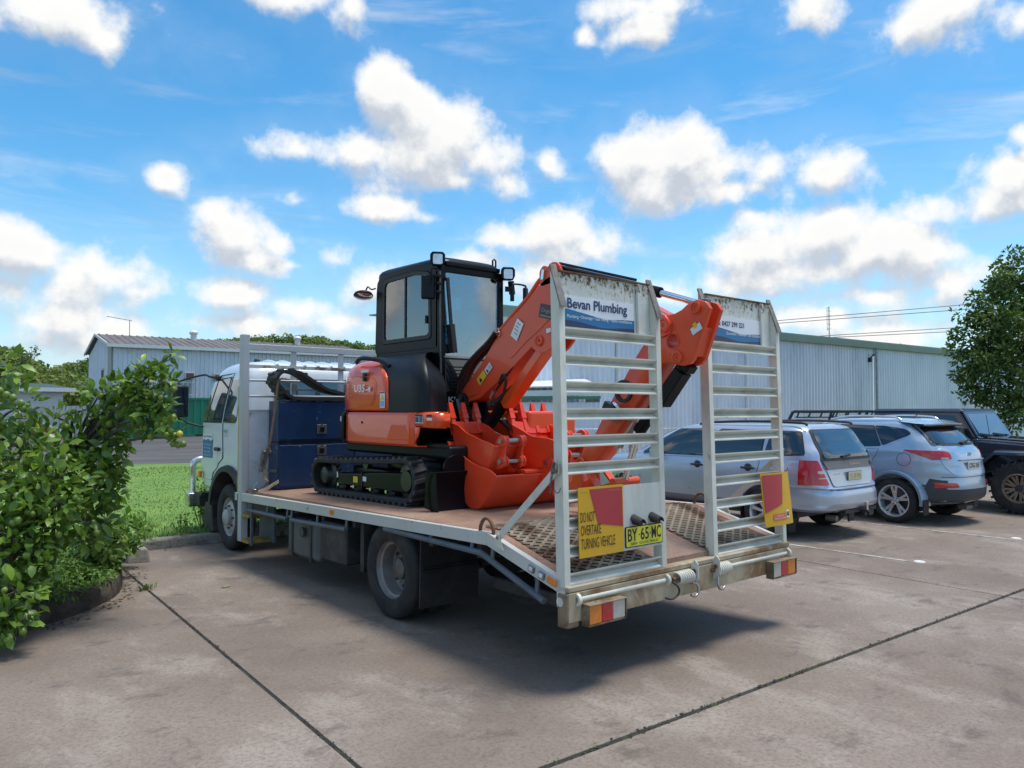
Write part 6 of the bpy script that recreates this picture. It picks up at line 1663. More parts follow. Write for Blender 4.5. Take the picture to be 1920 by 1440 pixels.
for path in (side_o, mir(side_o)):
    ym = path
    mb = MB(); pp = [p for p in path if p[1] >= 2.30]
    pp = [(path[0][0], 2.32)] + [p for p in pp if p[1] > 2.33]
    sgn = 1 if path is side_o else -1
    skirt(mb, pp, [(i * sgn, z) for i, z in PR])
    fr = [(path[0][0], 2.02), (path[0][0], 2.325)]
    skirt(mb, fr, [(i * sgn, z) for i, z in ((.12, 1.53), (.02, 1.535), (0, 1.55), (0, 1.64), (.015, 1.665), (.04, 1.672), (.14, 1.672))])
    x = path[0][0]
    mb.add([(x, 2.325, 1.39), (x, 2.325, 1.54), (x, 2.235, 1.54), (x, 2.26, 1.47)], [(0, 1, 2, 3)]); mb.add([(x, 2.02, 1.54), (x, 2.02, 1.66), (x + .14 * sgn, 2.0, 1.66), (x + .14 * sgn, 2.0, 1.54)], [(0, 1, 2, 3)])
    so = mb.build('side_skirt', ko, ex, smooth=35)
    so.modifiers.new('t', 'SOLIDIFY').thickness = .012
    if path is side_o:
        MB().hull8([(x - .006, 2.42, 1.42), (x - .006, 2.80, 1.42), (x + .01, 2.80, 1.42), (x + .01, 2.42, 1.42), (x - .006, 2.48, 1.56), (x - .006, 2.72, 1.56), (x + .01, 2.72, 1.56), (x + .01, 2.48, 1.56)]).build('skirt_boss', ko, so, bevel=.012, seg=3)
        g = MB(); g2 = MB()
        for (y0, y1, za, zb, mi) in ((2.20, 2.32, 1.575, 1.645, 0), (2.205, 2.255, 1.58, 1.63, 1), (2.20, 2.32, 1.633, 1.646, 2), (2.06, 2.14, 1.60, 1.622, 0), (2.06, 2.14, 1.632, 1.65, 2)):
            d = .002 + .001 * mi; (g if y0 > 2.15 else g2).add([(x - d, y0, za), (x - d, y1, za), (x - d, y1, zb), (x - d, y0, zb)], [(0, 1, 2, 3)], mi)
        g.add([(x - .004, 2.262, 1.582), (x - .004, 2.315, 1.582), (x - .004, 2.315, 1.628), (x - .004, 2.262, 1.628)], [(0, 1, 2, 3)], 3)
        g2.build('skirt_sticker', [decal_white, ink_black, ink_black], so)
        g.build('skirt_sticker', [decal_white, mat('ink_blue', (.05, .10, .28), .4), ink_black, mat('ink_navy', (.03, .05, .12), .4)], so)
        MB().lathe([(.012, 0), (.012, .006), (.0, .006)], (x, 3.26, 1.57), (-1, 0, 0), 12).build('skirt_lock', satin_black, so)
# black counterweight corner
cp = full[kA - 1:]; cw_path = cp + mir(cp)[::-1][1:]
mb = MB(); skirt(mb, cw_path, [(.10, 1.35), (.0, 1.36), (-.03, 1.40), (-.03, 1.62), (-.01, 1.665), (.06, 1.685)])
cw = mb.build('counterweight', satin_black, ex, smooth=40); cw.modifiers.new('t', 'SOLIDIFY').thickness = .02
x, y = cw_path[1]
d = Vector((cw_path[2][0] - cw_path[0][0], cw_path[2][1] - cw_path[0][1], 0)).normalized(); n = Vector((-d.y, d.x, 0)); c = Vector((x, y, 1.60)) + n * .034
MB().add([c - d * .05 - EZ * .025, c + d * .05 - EZ * .025, c + d * .05 + EZ * .025, c - d * .05 + EZ * .025], [(0, 1, 2, 3)]).build('counterweight_sticker', decal_white, cw)
# upper bonnet: orange quarter wrapped round the rear corner, arched front edge
def bonnet_rows(sgn):
    rows = []
    for z, ins, y0 in ((1.676, .03, 2.80), (1.70, .012, 2.80), (1.80, .004, 2.80), (1.92, .006, 2.81), (2.00, .016, 2.85), (2.06, .034, 2.92), (2.11, .062, 3.02), (2.145, .10, 3.12), (2.17, .15, 3.22), (2.185, .22, 3.30), (2.19, .32, 3.36)):
        p = house_path(ins + .005, y0); r = []
        for x, y in p: r.append((x if sgn > 0 else 2 * XC - x, y, z))
        rows.append(r)
    return rows
for sgn in (1, -1):
    rws = bonnet_rows(sgn); K = 17
    mb = MB().grid([r[:K] for r in rws]); bo = mb.build('bonnet', ko, ex, smooth=50); bo.modifiers.new('t', 'SOLIDIFY').thickness = .02
    if sgn > 0:
        mb = MB().grid([[(x - .002, y + .002, z) for x, y, z in r[11:14]] for r in rws[2:5]]); mb.build('vent_louvre', satin_black, bo)
        g = MB(); X_ = .432
        g.text('U35', (X_ - .007, 3.42, 1.863), (0, -1, -.02), (0, -.18, 1), w=.205, h=.074, mi=0, bold=.02)
        g.text('-4', (X_ - .007, 3.19, 1.862), (0, -1, -.02), (0, -.18, 1), w=.088, h=.056, mi=0, bold=.04)
        o = g.build('model_lettering', ink_white, bo); o['label'] = 'white lettering U35-4'
        g = MB(); 
        g.add([(X_ - .003, 2.925, 1.71), (X_ - .003, 2.835, 1.71), (X_ - .003, 2.835, 1.865), (X_ - .003, 2.925, 1.865)], [(0, 1, 2, 3)], 0)
        g.add([(X_ - .005, 2.915, 1.785), (X_ - .005, 2.845, 1.785), (X_ - .005, 2.88, 1.835)], [(0, 1, 2)], 1); g.add([(X_ - .005, 2.92, 1.845), (X_ - .005, 2.84, 1.845), (X_ - .005, 2.84, 1.86), (X_ - .005, 2.92, 1.86)], [(0, 1, 2, 3)], 2)
        g.add([(X_ - .005, 2.915, 1.72), (X_ - .005, 2.845, 1.72), (X_ - .005, 2.845, 1.775), (X_ - .005, 2.915, 1.775)], [(0, 1, 2, 3)], 3)
        g.build('bonnet_sticker', [decal_white, decal_yellow, mark_red, mat('ink_sky', (.25, .45, .70), .4)], bo)
        MB().hull8([(X_ - .01, 3.25, 1.965), (X_ - .01, 3.21, 1.965), (X_ + .01, 3.21, 1.965), (X_ + .01, 3.25, 1.965), (X_ - .004, 3.26, 2.045), (X_ - .004, 3.20, 2.045), (X_ + .015, 3.20, 2.045), (X_ + .015, 3.26, 2.045)]).build('bonnet_latch', satin_black, bo, bevel=.006)
        MB().bx(X_ - .008, X_ + .01, 3.16, 3.28, 2.05, 2.075).build('latch_tag', decal_white, bo)
        q = MB().tube([(X_ - .001, y, z) for y, z in ((3.40, 2.02), (3.10, 2.0), (3.02, 1.93), (3.04, 1.80), (3.10, 1.74), (3.40, 1.72))], .004, 6); q.build('bonnet_crease', ko, bo, smooth=60)
    mb = MB().grid([r[K - 1:] for r in rws]); mb.build('rear_grille', satin_black, ex, smooth=50)
MB().bx(.75, 1.75, 3.3, 4.0, 2.14, 2.195).build('bonnet_top', satin_black, ex, bevel=.02)
mb = MB(); 
mb.tube(smoothpts([(.50, 3.50, 2.165), (.47, 3.34, 2.195), (.50, 3.05, 2.16), (.52, 2.90, 2.10)], 5), .022, 8); mb.build('bonnet_seal', satin_black, ex, smooth=60)
# black tank cover beside the cab: swells out below the side window
rows = []
for z, ins, yf, yr in ((1.672, .0, 2.06, 2.82), (1.80, .0, 2.07, 2.82), (1.92, .006, 2.09, 2.84), (2.00, .022, 2.13, 2.88), (2.07, .05, 2.19, 2.98), (2.13, .09, 2.27, 3.10), (2.18, .15, 2.36, 3.25), (2.215, .23, 2.45, 3.40), (2.235, .33, 2.54, 3.5), (2.245, .44, 2.60, 3.6)):
    xa = .448 + ins; p = []
    rc = .16
    for q in smoothpts([(.90, yf + .44, z), (.74 + ins * .3, yf + .32, z), (.60 + ins * .6, yf + .20, z), (xa + .05, yf + .15, z), (xa, yf + .25, z)], 3): p.append(tuple(q))
    rc = .28
    for i in range(1, 7): p.append((xa, lerp(yf + rc, yr, i / 6), z))
    p.append((xa + .05, yr + .02, z))
    rows.append(p)
MB().grid(rows).build('tank_cover', satin_black, ex, smooth=60)
MB().bx(1.45, 2.06, 1.98, 2.6, 1.38, 1.68).build('front_skirt', ko, ex, bevel=.03)
# ---- cab
CX0, CX1, CYF, CYR = .872, 1.652, 2.62, 3.80
cab_b = gloss_black
so_ = roundpoly([(CYF, 2.27), (CYF - .0, 3.075), (3.05, 3.125), (CYR - .03, 3.10), (CYR, 2.27)], [.03, .06, .0, .16, .05], 5)
si_ = roundpoly([(2.735, 2.37), (2.755, 3.015), (3.05, 3.055), (3.635, 3.045), (3.645, 2.37)], [.06, .06, .0, .08, .06], 5)
gi_ = roundpoly([(2.748, 2.383), (2.768, 3.002), (3.05, 3.042), (3.622, 3.032), (3.632, 2.383)], [.06, .06, .0, .08, .06], 5)
for x, s in ((CX0, 1), (CX1, -1)):
    a, b = (x, x + .045) if s > 0 else (x - .045, x)
    ring_frame(MB(), so_, si_, 'x', a, b)
    mb = MB(); ring_frame(mb, so_, si_, 'x', a, b); sp_ = mb.build('cab_side', cab_b, ex, bevel=.014, seg=3)
    g = MB(); ring_frame(g, si_, roundpoly([(2.775, 2.41), (2.79, 2.98), (3.05, 3.02), (3.60, 3.005), (3.605, 2.41)], [.05, .05, .0, .07, .05], 5), 'x', x - .004 * s, x + .02 * s); g.build('window_seal', hose_m, sp_)
    MB().prism(gi_, 'x', x + .008 * s, x + .013 * s).build('side_window', clear_glass, sp_)
    MB().bx(x + .0 * s, x + .006 * s, 3.19, 3.215, 2.40, 3.03).build('window_bar', satin_black, sp_)
    MB().bx(min(x - .012 * s, x), max(x - .012 * s, x), 2.80, 2.83, 2.52, 2.60).build('window_catch', satin_black, sp_, bevel=.004)
# front frame
fo_ = roundpoly([(CX0 + .0, 1.72), (CX0, 3.06), (CX1, 3.06), (CX1, 1.72)], .05, 5); fi_ = roundpoly([(CX0 + .068, 2.20), (CX0 + .062, 3.00), (CX1 - .062, 3.00), (CX1 - .068, 2.20)], .05, 5)
mb = MB(); ring_frame(mb, fo_, fi_, 'y', CYF - .02, CYF + .05); ff = mb.build('cab_front', cab_b, ex, bevel=.014, seg=3)
MB().prism(roundpoly([(CX0 + .066, 2.205), (CX0 + .066, 2.998), (CX1 - .066, 2.998), (CX1 - .066, 2.205)], .05, 5), 'y', CYF + .0, CYF + .006).build('windscreen', clear_glass, ff)
MB().bx(CX0 + .06, CX1 - .06, CYF - .024, CYF - .018, 2.185, 2.205).build('screen_trim', galv, ff)
MB().tube([(CX0 + .008, CYF - .02, 3.0), (CX0 + .012, CYF - .022, 2.3), (CX0 + .02, CYF - .022, 1.90), (CX0 + .06, CYF - .022, 1.76), (CX0 + .13, CYF - .022, 1.72)], .010, 6).build('front_trim', dark_steel, ff, smooth=60)
MB().bx(CX0 + .07, CX1 - .07, CYF - .026, CYF - .018, 1.86, 2.17).build('lower_window', dark_glass, ff, bevel=.01)
for i in range(7): MB().bx(CX0 + .12, CX0 + .40, CYF - .034, CYF - .026, 1.90 + i * .032, 1.912 + i * .032).build('vent_slat', satin_black, ff)
MB().text('KUBOTA', (CX0 + .10, CYF - .03, 1.765), EX, EZ, w=.42, h=.05, mi=0, bold=.02).build('front_lettering', mat('letter_grey', (.35, .37, .38), .4), ff)
w_ = MB(); w_.tube([(CX0 + .085, CYF - .035, 2.93), (CX0 + .10, CYF - .045, 2.60), (CX0 + .16, CYF - .04, 2.30)], .010, 6); w_.bar((CX0 + .075, CYF - .045, 2.94), (CX0 + .125, CYF - .045, 2.42), .02, .03, up=(1, 0, 0)); w_.bar((CX0 + .11, CYF - .045, 2.50), (CX0 + .145, CYF - .045, 2.23), .07, .05, up=(1, 0, 0)); w_.build('wiper', black_plastic, ff)
# rear, floor, roof
ro_ = roundpoly([(CX0 + .02, 2.26), (CX0 + .02, 3.07), (CX1 - .02, 3.07), (CX1 - .02, 2.26)], .06, 5); ri_ = roundpoly([(CX0 + .09, 2.40), (CX0 + .09, 2.98), (CX1 - .09, 2.98), (CX1 - .09, 2.40)], .06, 5)
mb = MB(); ring_frame(mb, ro_, ri_, 'y', CYR - .05, CYR - .002); rr_ = mb.build('cab_rear', cab_b, ex, bevel=.012)
MB().prism(ri_, 'y', CYR - .03, CYR - .025).build('rear_window', clear_glass, rr_)
MB().bx(CX0 + .02, CX1 - .02, CYF + .03, CYR - .05, 1.72, 1.78).build('cab_floor', satin_black, ex)
MB().bx(CX0 + .0, CX0 + .035, CYF + .02, CYR - .03, 1.72, 2.28).build('cab_wall', cab_b, ex, bevel=.01); MB().bx(CX1 - .035, CX1, CYF + .02, CYR - .03, 1.72, 2.28).build('cab_wall', cab_b, ex, bevel=.01)
MB().bx(CX0 + .03, CX1 - .03, CYR - .10, CYR - .02, 1.72, 2.28).build('cab_wall', cab_b, ex)
rows = []
for z, i in ((3.03, .004), (3.07, .0), (3.10, .004), (3.128, .022), (3.150, .06), (3.164, .11), (3.172, .18)):
    rows.append([(x, y, z + .012 * (y - CYF)) for x, y in roundpoly([(CX0 + i, CYF - .02 + i), (CX1 - i, CYF - .02 + i), (CX1 - i, CYR - i * .6), (CX0 + i, CYR - i * 1.1)], .12, 5)])
mb = MB().grid(rows, closed=True); nn = len(rows[0]); mb.f.append(tuple(range((len(rows) - 1) * nn, len(rows) * nn))); mb.mi.append(0); mb.f.append(tuple(range(nn))); mb.mi.append(0)
mb.build('roof', cab_b, ex, smooth=45)
MB().bx(CX0 + .06, CX1 - .06, CYF - .045, CYF - .02, 3.06, 3.10).build('roof_gutter', cab_b, ex, bevel=.008)
MB().tube([(CX1 - .10, CYF + .03, 3.13), (CX1 - .10, CYF + .03, 3.19), (CX1 - .08, CYF + .03, 3.205), (CX1 - .06, CYF + .03, 3.19), (CX1 - .06, CYF + .03, 3.13)], .009, 6).build('lifting_eye', satin_black, ex, smooth=60)
# interior
s_ = MB(); s_.box((1.26, 3.38, 2.28), (.46, .44, .12)); s_.box((1.26, 3.60, 2.56), (.46, .12, .52), ('X', R(-8))); s_.box((1.26, 3.63, 2.90), (.26, .10, .18), ('X', R(-8)))
s_.build('operator_seat', seat_m, ex, bevel=.04, seg=3)
for x in (1.0, 1.52):
    MB().bx(x - .08, x + .08, 3.0, 3.5, 2.0, 2.36).build('console', seat_m, ex, bevel=.03)
    MB().tube([(x, 3.02, 2.36), (x + .01, 2.98, 2.50), (x, 2.97, 2.58)], .016, 8).build('lever', satin_black, ex, smooth=60)
MB().tube([(1.18, 2.78, 1.78), (1.18, 2.86, 2.30)], .012, 6).build('travel_lever', satin_black, ex); MB().tube([(1.34, 2.78, 1.78), (1.34, 2.86, 2.30)], .012, 6).build('travel_lever', satin_black, ex)
MB().box((1.48, 2.72, 2.92), (.10, .02, .17), ('Z', .4)).build('cab_mirror', satin_black, ex, bevel=.02)
# work lamps
def work_lamp(x, y, z, tz, tx=0):
    r_ = Matrix.Rotation(tz, 3, 'Z'); c = Vector((x, y, z))
    lb = MB(); prof = [(.072, .045), (.072, -.02), (.05, -.065), (-.05, -.065), (-.072, -.02), (-.072, .045), (-.05, .07), (.05, .07)]
    A = [c + r_ @ Vector((a * .8, .06, b * .8)) for a, b in prof]; B = [c + r_ @ Vector((a, -.06, b)) for a, b in prof]
    lb.add(A + B, [tuple(range(8)), tuple(range(8, 16))[::-1]] + [(i, (i + 1) % 8, 8 + (i + 1) % 8, 8 + i) for i in range(8)])
    l = lb.build('work_lamp', gloss_black, ex, bevel=.008)
    q = roundpoly([(.045, .045), (-.045, .045), (-.045, -.05), (.045, -.05)], .018)
    MB().add([c + r_ @ Vector((a, -.066, b)) for a, b in q] + [c + r_ @ Vector((a, -.058, b)) for a, b in q], [tuple(range(len(q)))] + [(i, (i + 1) % len(q), len(q) + (i + 1) % len(q), len(q) + i) for i in range(len(q))]).build('lens', lamp_lens, l)
    MB().bar(c + r_ @ Vector((.04, .02, -.06)), c + r_ @ Vector((.06, .05, -.19)), .05, .04, up=(1, 0, 0)).build('bracket', satin_black, l)
work_lamp(.86, 2.62, 3.105, R(-30)); work_lamp(1.66, 2.55, 3.045, R(-30))
for z in (2.80, 2.88, 2.95): MB().box((.862, 2.605, z), (.05, .05, .028)).build('bracket', satin_black, ex, bevel=.006)
# mirrors
mm_ = MB(); c = Vector((.80, 2.68, 2.85)); r_ = Matrix.Rotation(R(-34), 3, 'Z'); mm_.box(c, (.135, .045, .235), r_); o = mm_.build('mirror', satin_black, ex, bevel=.022, seg=3)
MB().tube([(.86, 2.62, 3.02), (.81, 2.64, 3.02), (.80, 2.645, 2.86)], .007, 6).build('mirror_arm', satin_black, o, smooth=60)
c = Vector((1.86, 2.50, 2.83)); mm_ = MB(); mm_.box(c, (.075, .04, .20), Matrix.Rotation(R(25), 3, 'Z')); o = mm_.build('mirror', satin_black, ex, bevel=.018, seg=3)
MB().tube(smoothpts([(1.70, 2.52, 2.88), (1.70, 2.52, 2.94), (1.73, 2.52, 2.955), (1.85, 2.52, 2.955), (1.885, 2.52, 2.93), (1.885, 2.52, 2.80)], 3), .010, 6).build('mirror_arm', satin_black, o, smooth=60)
MB().cyl((1.70, 2.52, 2.78), (1.70, 2.52, 2.92), .022, n=10).build('mirror_hinge', satin_black, o, smooth=60); MB().bar((1.64, 2.56, 2.90), (1.70, 2.52, 2.90), .025, .05).build('mirror_bracket', satin_black, o)
MB().tube(smoothpts([(1.68, 2.56, 2.60), (1.76, 2.50, 2.59), (1.80, 2.47, 2.54), (1.80, 2.47, 2.30), (1.76, 2.50, 2.24)], 4), .014, 8).build('grab_rail', satin_black, ex, smooth=60)
r_ = Matrix.Rotation(R(-30), 3, 'Z') @ Matrix.Rotation(R(-62), 3, 'X')
rm = MB().lathe([(.10, .0), (.105, .012), (.095, .03), (.05, .045), (0, .05)], (.80, 3.92, 2.90), (.15, .25, 1), 28); o = rm.build('round_mirror', satin_black, ex, smooth=50)
MB().lathe([(.098, 0), (.07, -.012), (.035, -.02), (0, -.022)], (.80, 3.92, 2.90), (.15, .25, 1), 28).build('mirror_glass', chrome, o, smooth=80)
MB().tube(smoothpts([(.88, 3.80, 2.98), (.85, 3.84, 2.97), (.825, 3.87, 3.0), (.81, 3.90, 2.94)], 3), .008, 6).build('mirror_arm', satin_black, o, smooth=60)
# ---- boom
BX0, BX1 = 1.08, 1.28
lowe = [(2.539, 1.863), (2.492, 1.78), (2.40, 1.765), (2.247, 1.80), (1.871, 2.004), (1.432, 2.28), (1.203, 2.375), (.872, 2.375), (.33, 2.255), (.133, 2.205), (.06, 2.23), (.05, 2.30), (.10, 2.36)]
uppe = [(.204, 2.41), (.536, 2.58), (.871, 2.735), (1.10, 2.80), (1.27, 2.80), (1.395, 2.764), (1.618, 2.605), (1.932, 2.405), (2.226, 2.109)]
boom_poly = smoothpts([(y, z, 0) for y, z in lowe[3:9]], 3); boom_poly = [(p.x, p.y) for p in boom_poly]
up_s = [(p.x, p.y) for p in smoothpts([(y, z, 0) for y, z in uppe], 3)]
poly = lowe[:3] + boom_poly + lowe[9:] + up_s
boom = MB().prism(poly, 'x', BX0, BX1).build('boom', ko2, ex, bevel=.006)
for x in (BX0 + .012, BX1 - .012):
    MB().prism(roundpoly([(1.42, 2.72), (1.43, 2.86), (1.375, 2.905), (1.325, 2.875), (1.28, 2.915), (1.20, 2.905), (1.13, 2.78), (1.25, 2.74)], .045), 'x', x - .012, x + .012).build('cylinder_lug', ko2, boom, bevel=.004)
    MB().prism(roundpoly([(1.56, 2.26), (1.50, 2.20), (1.40, 2.16), (1.28, 2.19), (1.17, 2.30), (1.17, 2.44), (1.30, 2.42)], .05), 'x', x - .016, x + .016).build('mount_lug', ko2, boom, bevel=.004)
for (y, z, r) in ((1.243, 2.849, .042), (1.42, 2.272, .048), (.105, 2.29, .055)):
    for x, s in ((BX0, -1), (BX1, 1)):
        MB().lathe([(r, 0), (r, .018), (r * .72, .022), (r * .62, .012), (r * .3, .012), (r * .28, .004), (0, .004)], (x, y, z), (s, 0, 0), 24).build('pin_boss', ko2, boom, smooth=35)
for x in (BX0 - .006, BX1 - .002):
    MB().prism(roundpoly([(1.62, 2.43), (1.48, 2.60), (1.30, 2.70), (1.12, 2.72), (1.12, 2.47), (1.30, 2.44), (1.44, 2.35), (1.58, 2.28), (1.80, 2.13), (1.90, 2.20)], .05), 'x', x, x + .008).build('side_plate', ko2, boom, bevel=.003)
    MB().prism(roundpoly([(2.50, 1.84), (2.47, 1.80), (2.28, 1.83), (2.20, 1.90), (2.24, 2.02)], .03), 'x', x, x + .008).build('side_plate', ko2, boom, bevel=.003)
MB().tube(smoothpts([(BX0 + .03, 1.98, 2.40), (BX0 + .03, 1.80, 2.53), (BX0 + .03, 1.60, 2.66), (BX0 + .03, 1.45, 2.79), (BX0 + .03, 1.36, 2.80), (BX0 + .03, 1.18, 2.83)], 4), .020, 8).build('oil_pipe', ko2, boom, smooth=60)
MB().box((BX0 + .05, 1.985, 2.385), (.13, .05, .06), ('X', R(-40))).build('pipe_clamp', ko2, boom, bevel=.01); MB().cyl((BX0 - .012, 1.95, 2.36), (BX0, 1.95, 2.36), .016, n=8).build('clamp_bolt', steel, boom)
MB().bar((BX0 - .01, 1.375, 2.78), (BX0 - .01, 1.36, 2.86), .02, .03).build('grease_fitting', chrome, boom)
def decal(mb, c, ang, w, h, X_, mi):
    u = Vector((0, -math.cos(ang), math.sin(ang))); v = Vector((0, math.sin(ang), math.cos(ang))); c = Vector((X_, c[0], c[1]))
    mb.add([c - u * w / 2 - v * h / 2, c + u * w / 2 - v * h / 2, c + u * w / 2 + v * h / 2, c - u * w / 2 + v * h / 2], [(0, 1, 2, 3)], mi); return u, v, c
X_ = BX0 - .010; D4 = [decal_yellow, decal_white, ink_black, mat('ink_pale', (.45, .50, .60), .5), label_grey, label_text]
g = MB(); u, v, c = decal(g, (2.205, 1.985), R(40), .13, .075, X_, 0)
g.add([c - EX * .002 - u * .05 - v * .025, c - EX * .002 - v * .025, c - EX * .002 - u * .025 + v * .022], [(0, 1, 2)], 2)
g.build('sticker', D4, boom, rec=False)
g = MB(); u, v, c2 = decal(g, (2.105, 2.065), R(40), .10, .062, X_, 1); c2 = c2 - EX * .002
g.add([c2 - u * .042 - v * .022, c2 - u * .008 - v * .022, c2 - u * .025 + v * .020], [(0, 1, 2)], 2); g.add([c2 - v * .02, c2 + u * .042 - v * .02, c2 + u * .042 + v * .02, c2 + v * .02], [(0, 1, 2, 3)], 3)
g.build('sticker', D4, boom, rec=False)
g = MB(); u, v, c = decal(g, (1.70, 2.385), R(-33), .10, .17, X_ - .004, 1)
for i, (a, b, l) in enumerate(((-.03, .05, .05), (-.03, .02, .04), (-.035, -.01, .06), (-.02, -.04, .05))):
    g.tube([c - EX * .003 + u * (a + l * k / 6) + v * (b + .008 * (k % 2)) for k in range(7)], .0018, 4, mi=2)
g.build('paper_note', D4, boom, rec=False)
g = MB(); u, v, c = decal(g, (1.305, 2.50), R(-14), .22, .115, X_ - .002, 4)
g.text('Ongmac', c - EX * .003 - u * .085 - v * .018, u, v, w=.17, h=.045, mi=5); g.add([c - EX * .003 - u * .09 - v * .042, c - EX * .003 + u * .1 - v * .042, c - EX * .003 + u * .1 - v * .034, c - EX * .003 - u * .09 - v * .034], [(0, 1, 2, 3)], 5)
g.build('dealer_label', D4, boom, rec=False)
g = MB(); decal(g, (1.29, 2.345), R(8), .055, .035, X_ - .012, 1); g.build('sticker', D4, boom, rec=False)
# swing bracket, boom cylinder, hoses
sw = MB(); sw.prism(roundpoly([(2.62, 1.42), (2.62, 1.74), (2.52, 1.86), (2.42, 1.84), (2.40, 1.74), (2.46, 1.62), (2.46, 1.42)], .05), 'x', 1.03, 1.075); sw.prism(roundpoly([(2.62, 1.42), (2.62, 1.74), (2.52, 1.86), (2.42, 1.84), (2.40, 1.74), (2.46, 1.62), (2.46, 1.42)], .05), 'x', 1.285, 1.33); sw.bx(1.05, 1.31, 2.47, 2.64, 1.42, 1.68)
sw.build('swing_bracket', satin_black, ex, bevel=.01)
MB().cyl((1.02, 2.475, 1.81), (1.34, 2.475, 1.81), .032, n=14).build('boom_pin', dark_steel, ex, smooth=50)
MB().bar((1.025, 2.505, 1.79), (1.025, 2.42, 1.55), .012, .05, up=(1, 0, 0)).build('bracket_bar', galv, ex)
a, b, c = Vector((1.18, 2.225, 1.555)), Vector((1.18, 1.985, 1.765)), Vector((1.18, 1.43, 2.25))
MB().tube([a, b + (b - a) * .1], .052, 16).build('boom_cylinder', gloss_black, ex, smooth=50)
d = (c - b).normalized(); MB().tube([b, c], .024, 12).build('cylinder_rod', chrome, ex, smooth=60)
MB().bar(b + d * -.02 + Vector((0, -.03, -.02)), c + Vector((0, -.01, -.02)), .13, .085, up=(0, 1, 1)).build('cylinder_guard', ko, ex, bevel=.01)
MB().tube([b + Vector((-.09, .06, .08)), c + Vector((-.09, .05, .07))], .008, 6).build('oil_pipe', satin_black, ex); MB().tube([b + Vector((-.07, .07, .10)), c + Vector((-.07, .06, .09))], .006, 6).build('oil_pipe', chrome, ex)
for i, (dx, dz) in enumerate(((0, 0), (.035, .02), (.07, .03), (.10, .01))):
    MB().tube(smoothpts([(1.05 + dx, 1.97, 2.39 + dz), (1.06 + dx, 2.10, 2.30 + dz), (1.05 + dx, 2.28, 2.19 + dz), (1.04 + dx, 2.42, 2.08 + dz), (1.04 + dx, 2.53, 1.92), (1.06 + dx, 2.55, 1.72), (1.08 + dx, 2.50, 1.50)], 5), .021, 8).build('hydraulic_hose', hose_m, ex, smooth=60)
for dx in (0, .05): MB().tube(smoothpts([(1.22 + dx, 2.10, 1.60), (1.30 + dx, 1.98, 1.46), (1.34 + dx, 2.0, 1.42), (1.38 + dx, 2.15, 1.50), (1.36 + dx, 2.3, 1.6)], 5), .020, 8).build('hydraulic_hose', hose_m, ex, smooth=60)
MB().tube(smoothpts([(1.05, 1.93, 1.92), (1.04, 1.86, 2.0), (1.05, 1.83, 1.94), (1.06, 1.90, 1.80), (1.08, 2.02, 1.74)], 5), .013, 6).build('hydraulic_hose', hose_m, ex, smooth=60)
MB().cyl((1.06, 2.05, 1.80), (1.06, 2.0, 1.86), .026, n=8).build('hose_fitting', steel, ex)
# arm
AX0, AX1 = 1.10, 1.26
armp = [(.154, 2.363), (.035, 2.367), (-.03, 2.39), (-.074, 2.42), (-.157, 2.447), (-.232, 2.423), (-.265, 2.376), (-.215, 2.25), (-.13, 2.04), (-.10, 2.01), (-.034, 1.997), (.038, 2.012), (.10, 2.03), (.144, 2.025), (.255, 1.877), (.513, 1.60), (.744, 1.337), (.83, 1.26), (.95, 1.22), (1.0, 1.27), (.957, 1.345), (.803, 1.509), (.669, 1.716), (.511, 1.916), (.399, 2.068), (.291, 2.196), (.199, 2.312)]
def arm_plate(x0, x1):
    mb = MB(); hole = [(.049 + .058 * math.cos(6.283 * i / 27), 2.174 + .058 * math.sin(6.283 * i / 27)) for i in range(27)]
    ang = [math.atan2(z - 2.174, y - .049) for y, z in armp]; k0 = min(range(len(armp)), key=lambda i: abs(ang[i]))
    return mb
arm_o = MB().prism(armp, 'x', AX0, AX1).build('arm', ko2, ex, bevel=.006)
boolean_cut(arm_o, [MB().cyl((.9, .049, 2.174), (1.5, .049, 2.174), .058, n=28), MB().prism([(-.40, 2.30), (-.40, 2.60), (.02, 2.60), (-.03, 2.33), (-.19, 2.25), (-.125, 2.06), (-.03, 2.06), (.02, 1.9), (-.3, 1.9)], 'x', AX0 + .035, AX1 - .035)])
bv = arm_o.modifiers.new('edge', 'BEVEL'); bv.width = .004; bv.segments = 2; bv.limit_method = 'ANGLE'; bv.angle_limit = R(50)
MB().lathe([(.060, -.085), (.060, .085), (.052, .085), (.052, -.085)], (1.18, .049, 2.174), (1, 0, 0), 28, closed=True).build('arm_tube', ko2, arm_o, smooth=40)
for (y, z, r) in ((-.151, 2.393, .042), (.007, 2.058, .044), (.155, 2.303, .05), (.95, 1.27, .05)):
    for x, s in ((AX0, -1), (AX1, 1)):
        MB().lathe([(r, 0), (r, .016), (r * .7, .02), (r * .6, .010), (r * .3, .010), (r * .28, .004), (0, .004)], (x, y, z), (s, 0, 0), 24).build('pin_boss', ko2, arm_o, smooth=35)
MB().bx(AX0 + .05, AX1 - .05, -.20, -.13, 2.40, 2.455).build('rod_eye', dark_steel, arm_o, bevel=.01)
g = MB(); decal(g, (-.155, 2.245), R(-62), .05, .09, AX0 - .004, 0); decal(g, (-.145, 2.27), R(-62), .035, .03, AX0 - .006, 1); g.build('arm_sticker', [decal_white, decal_yellow], arm_o, rec=False)
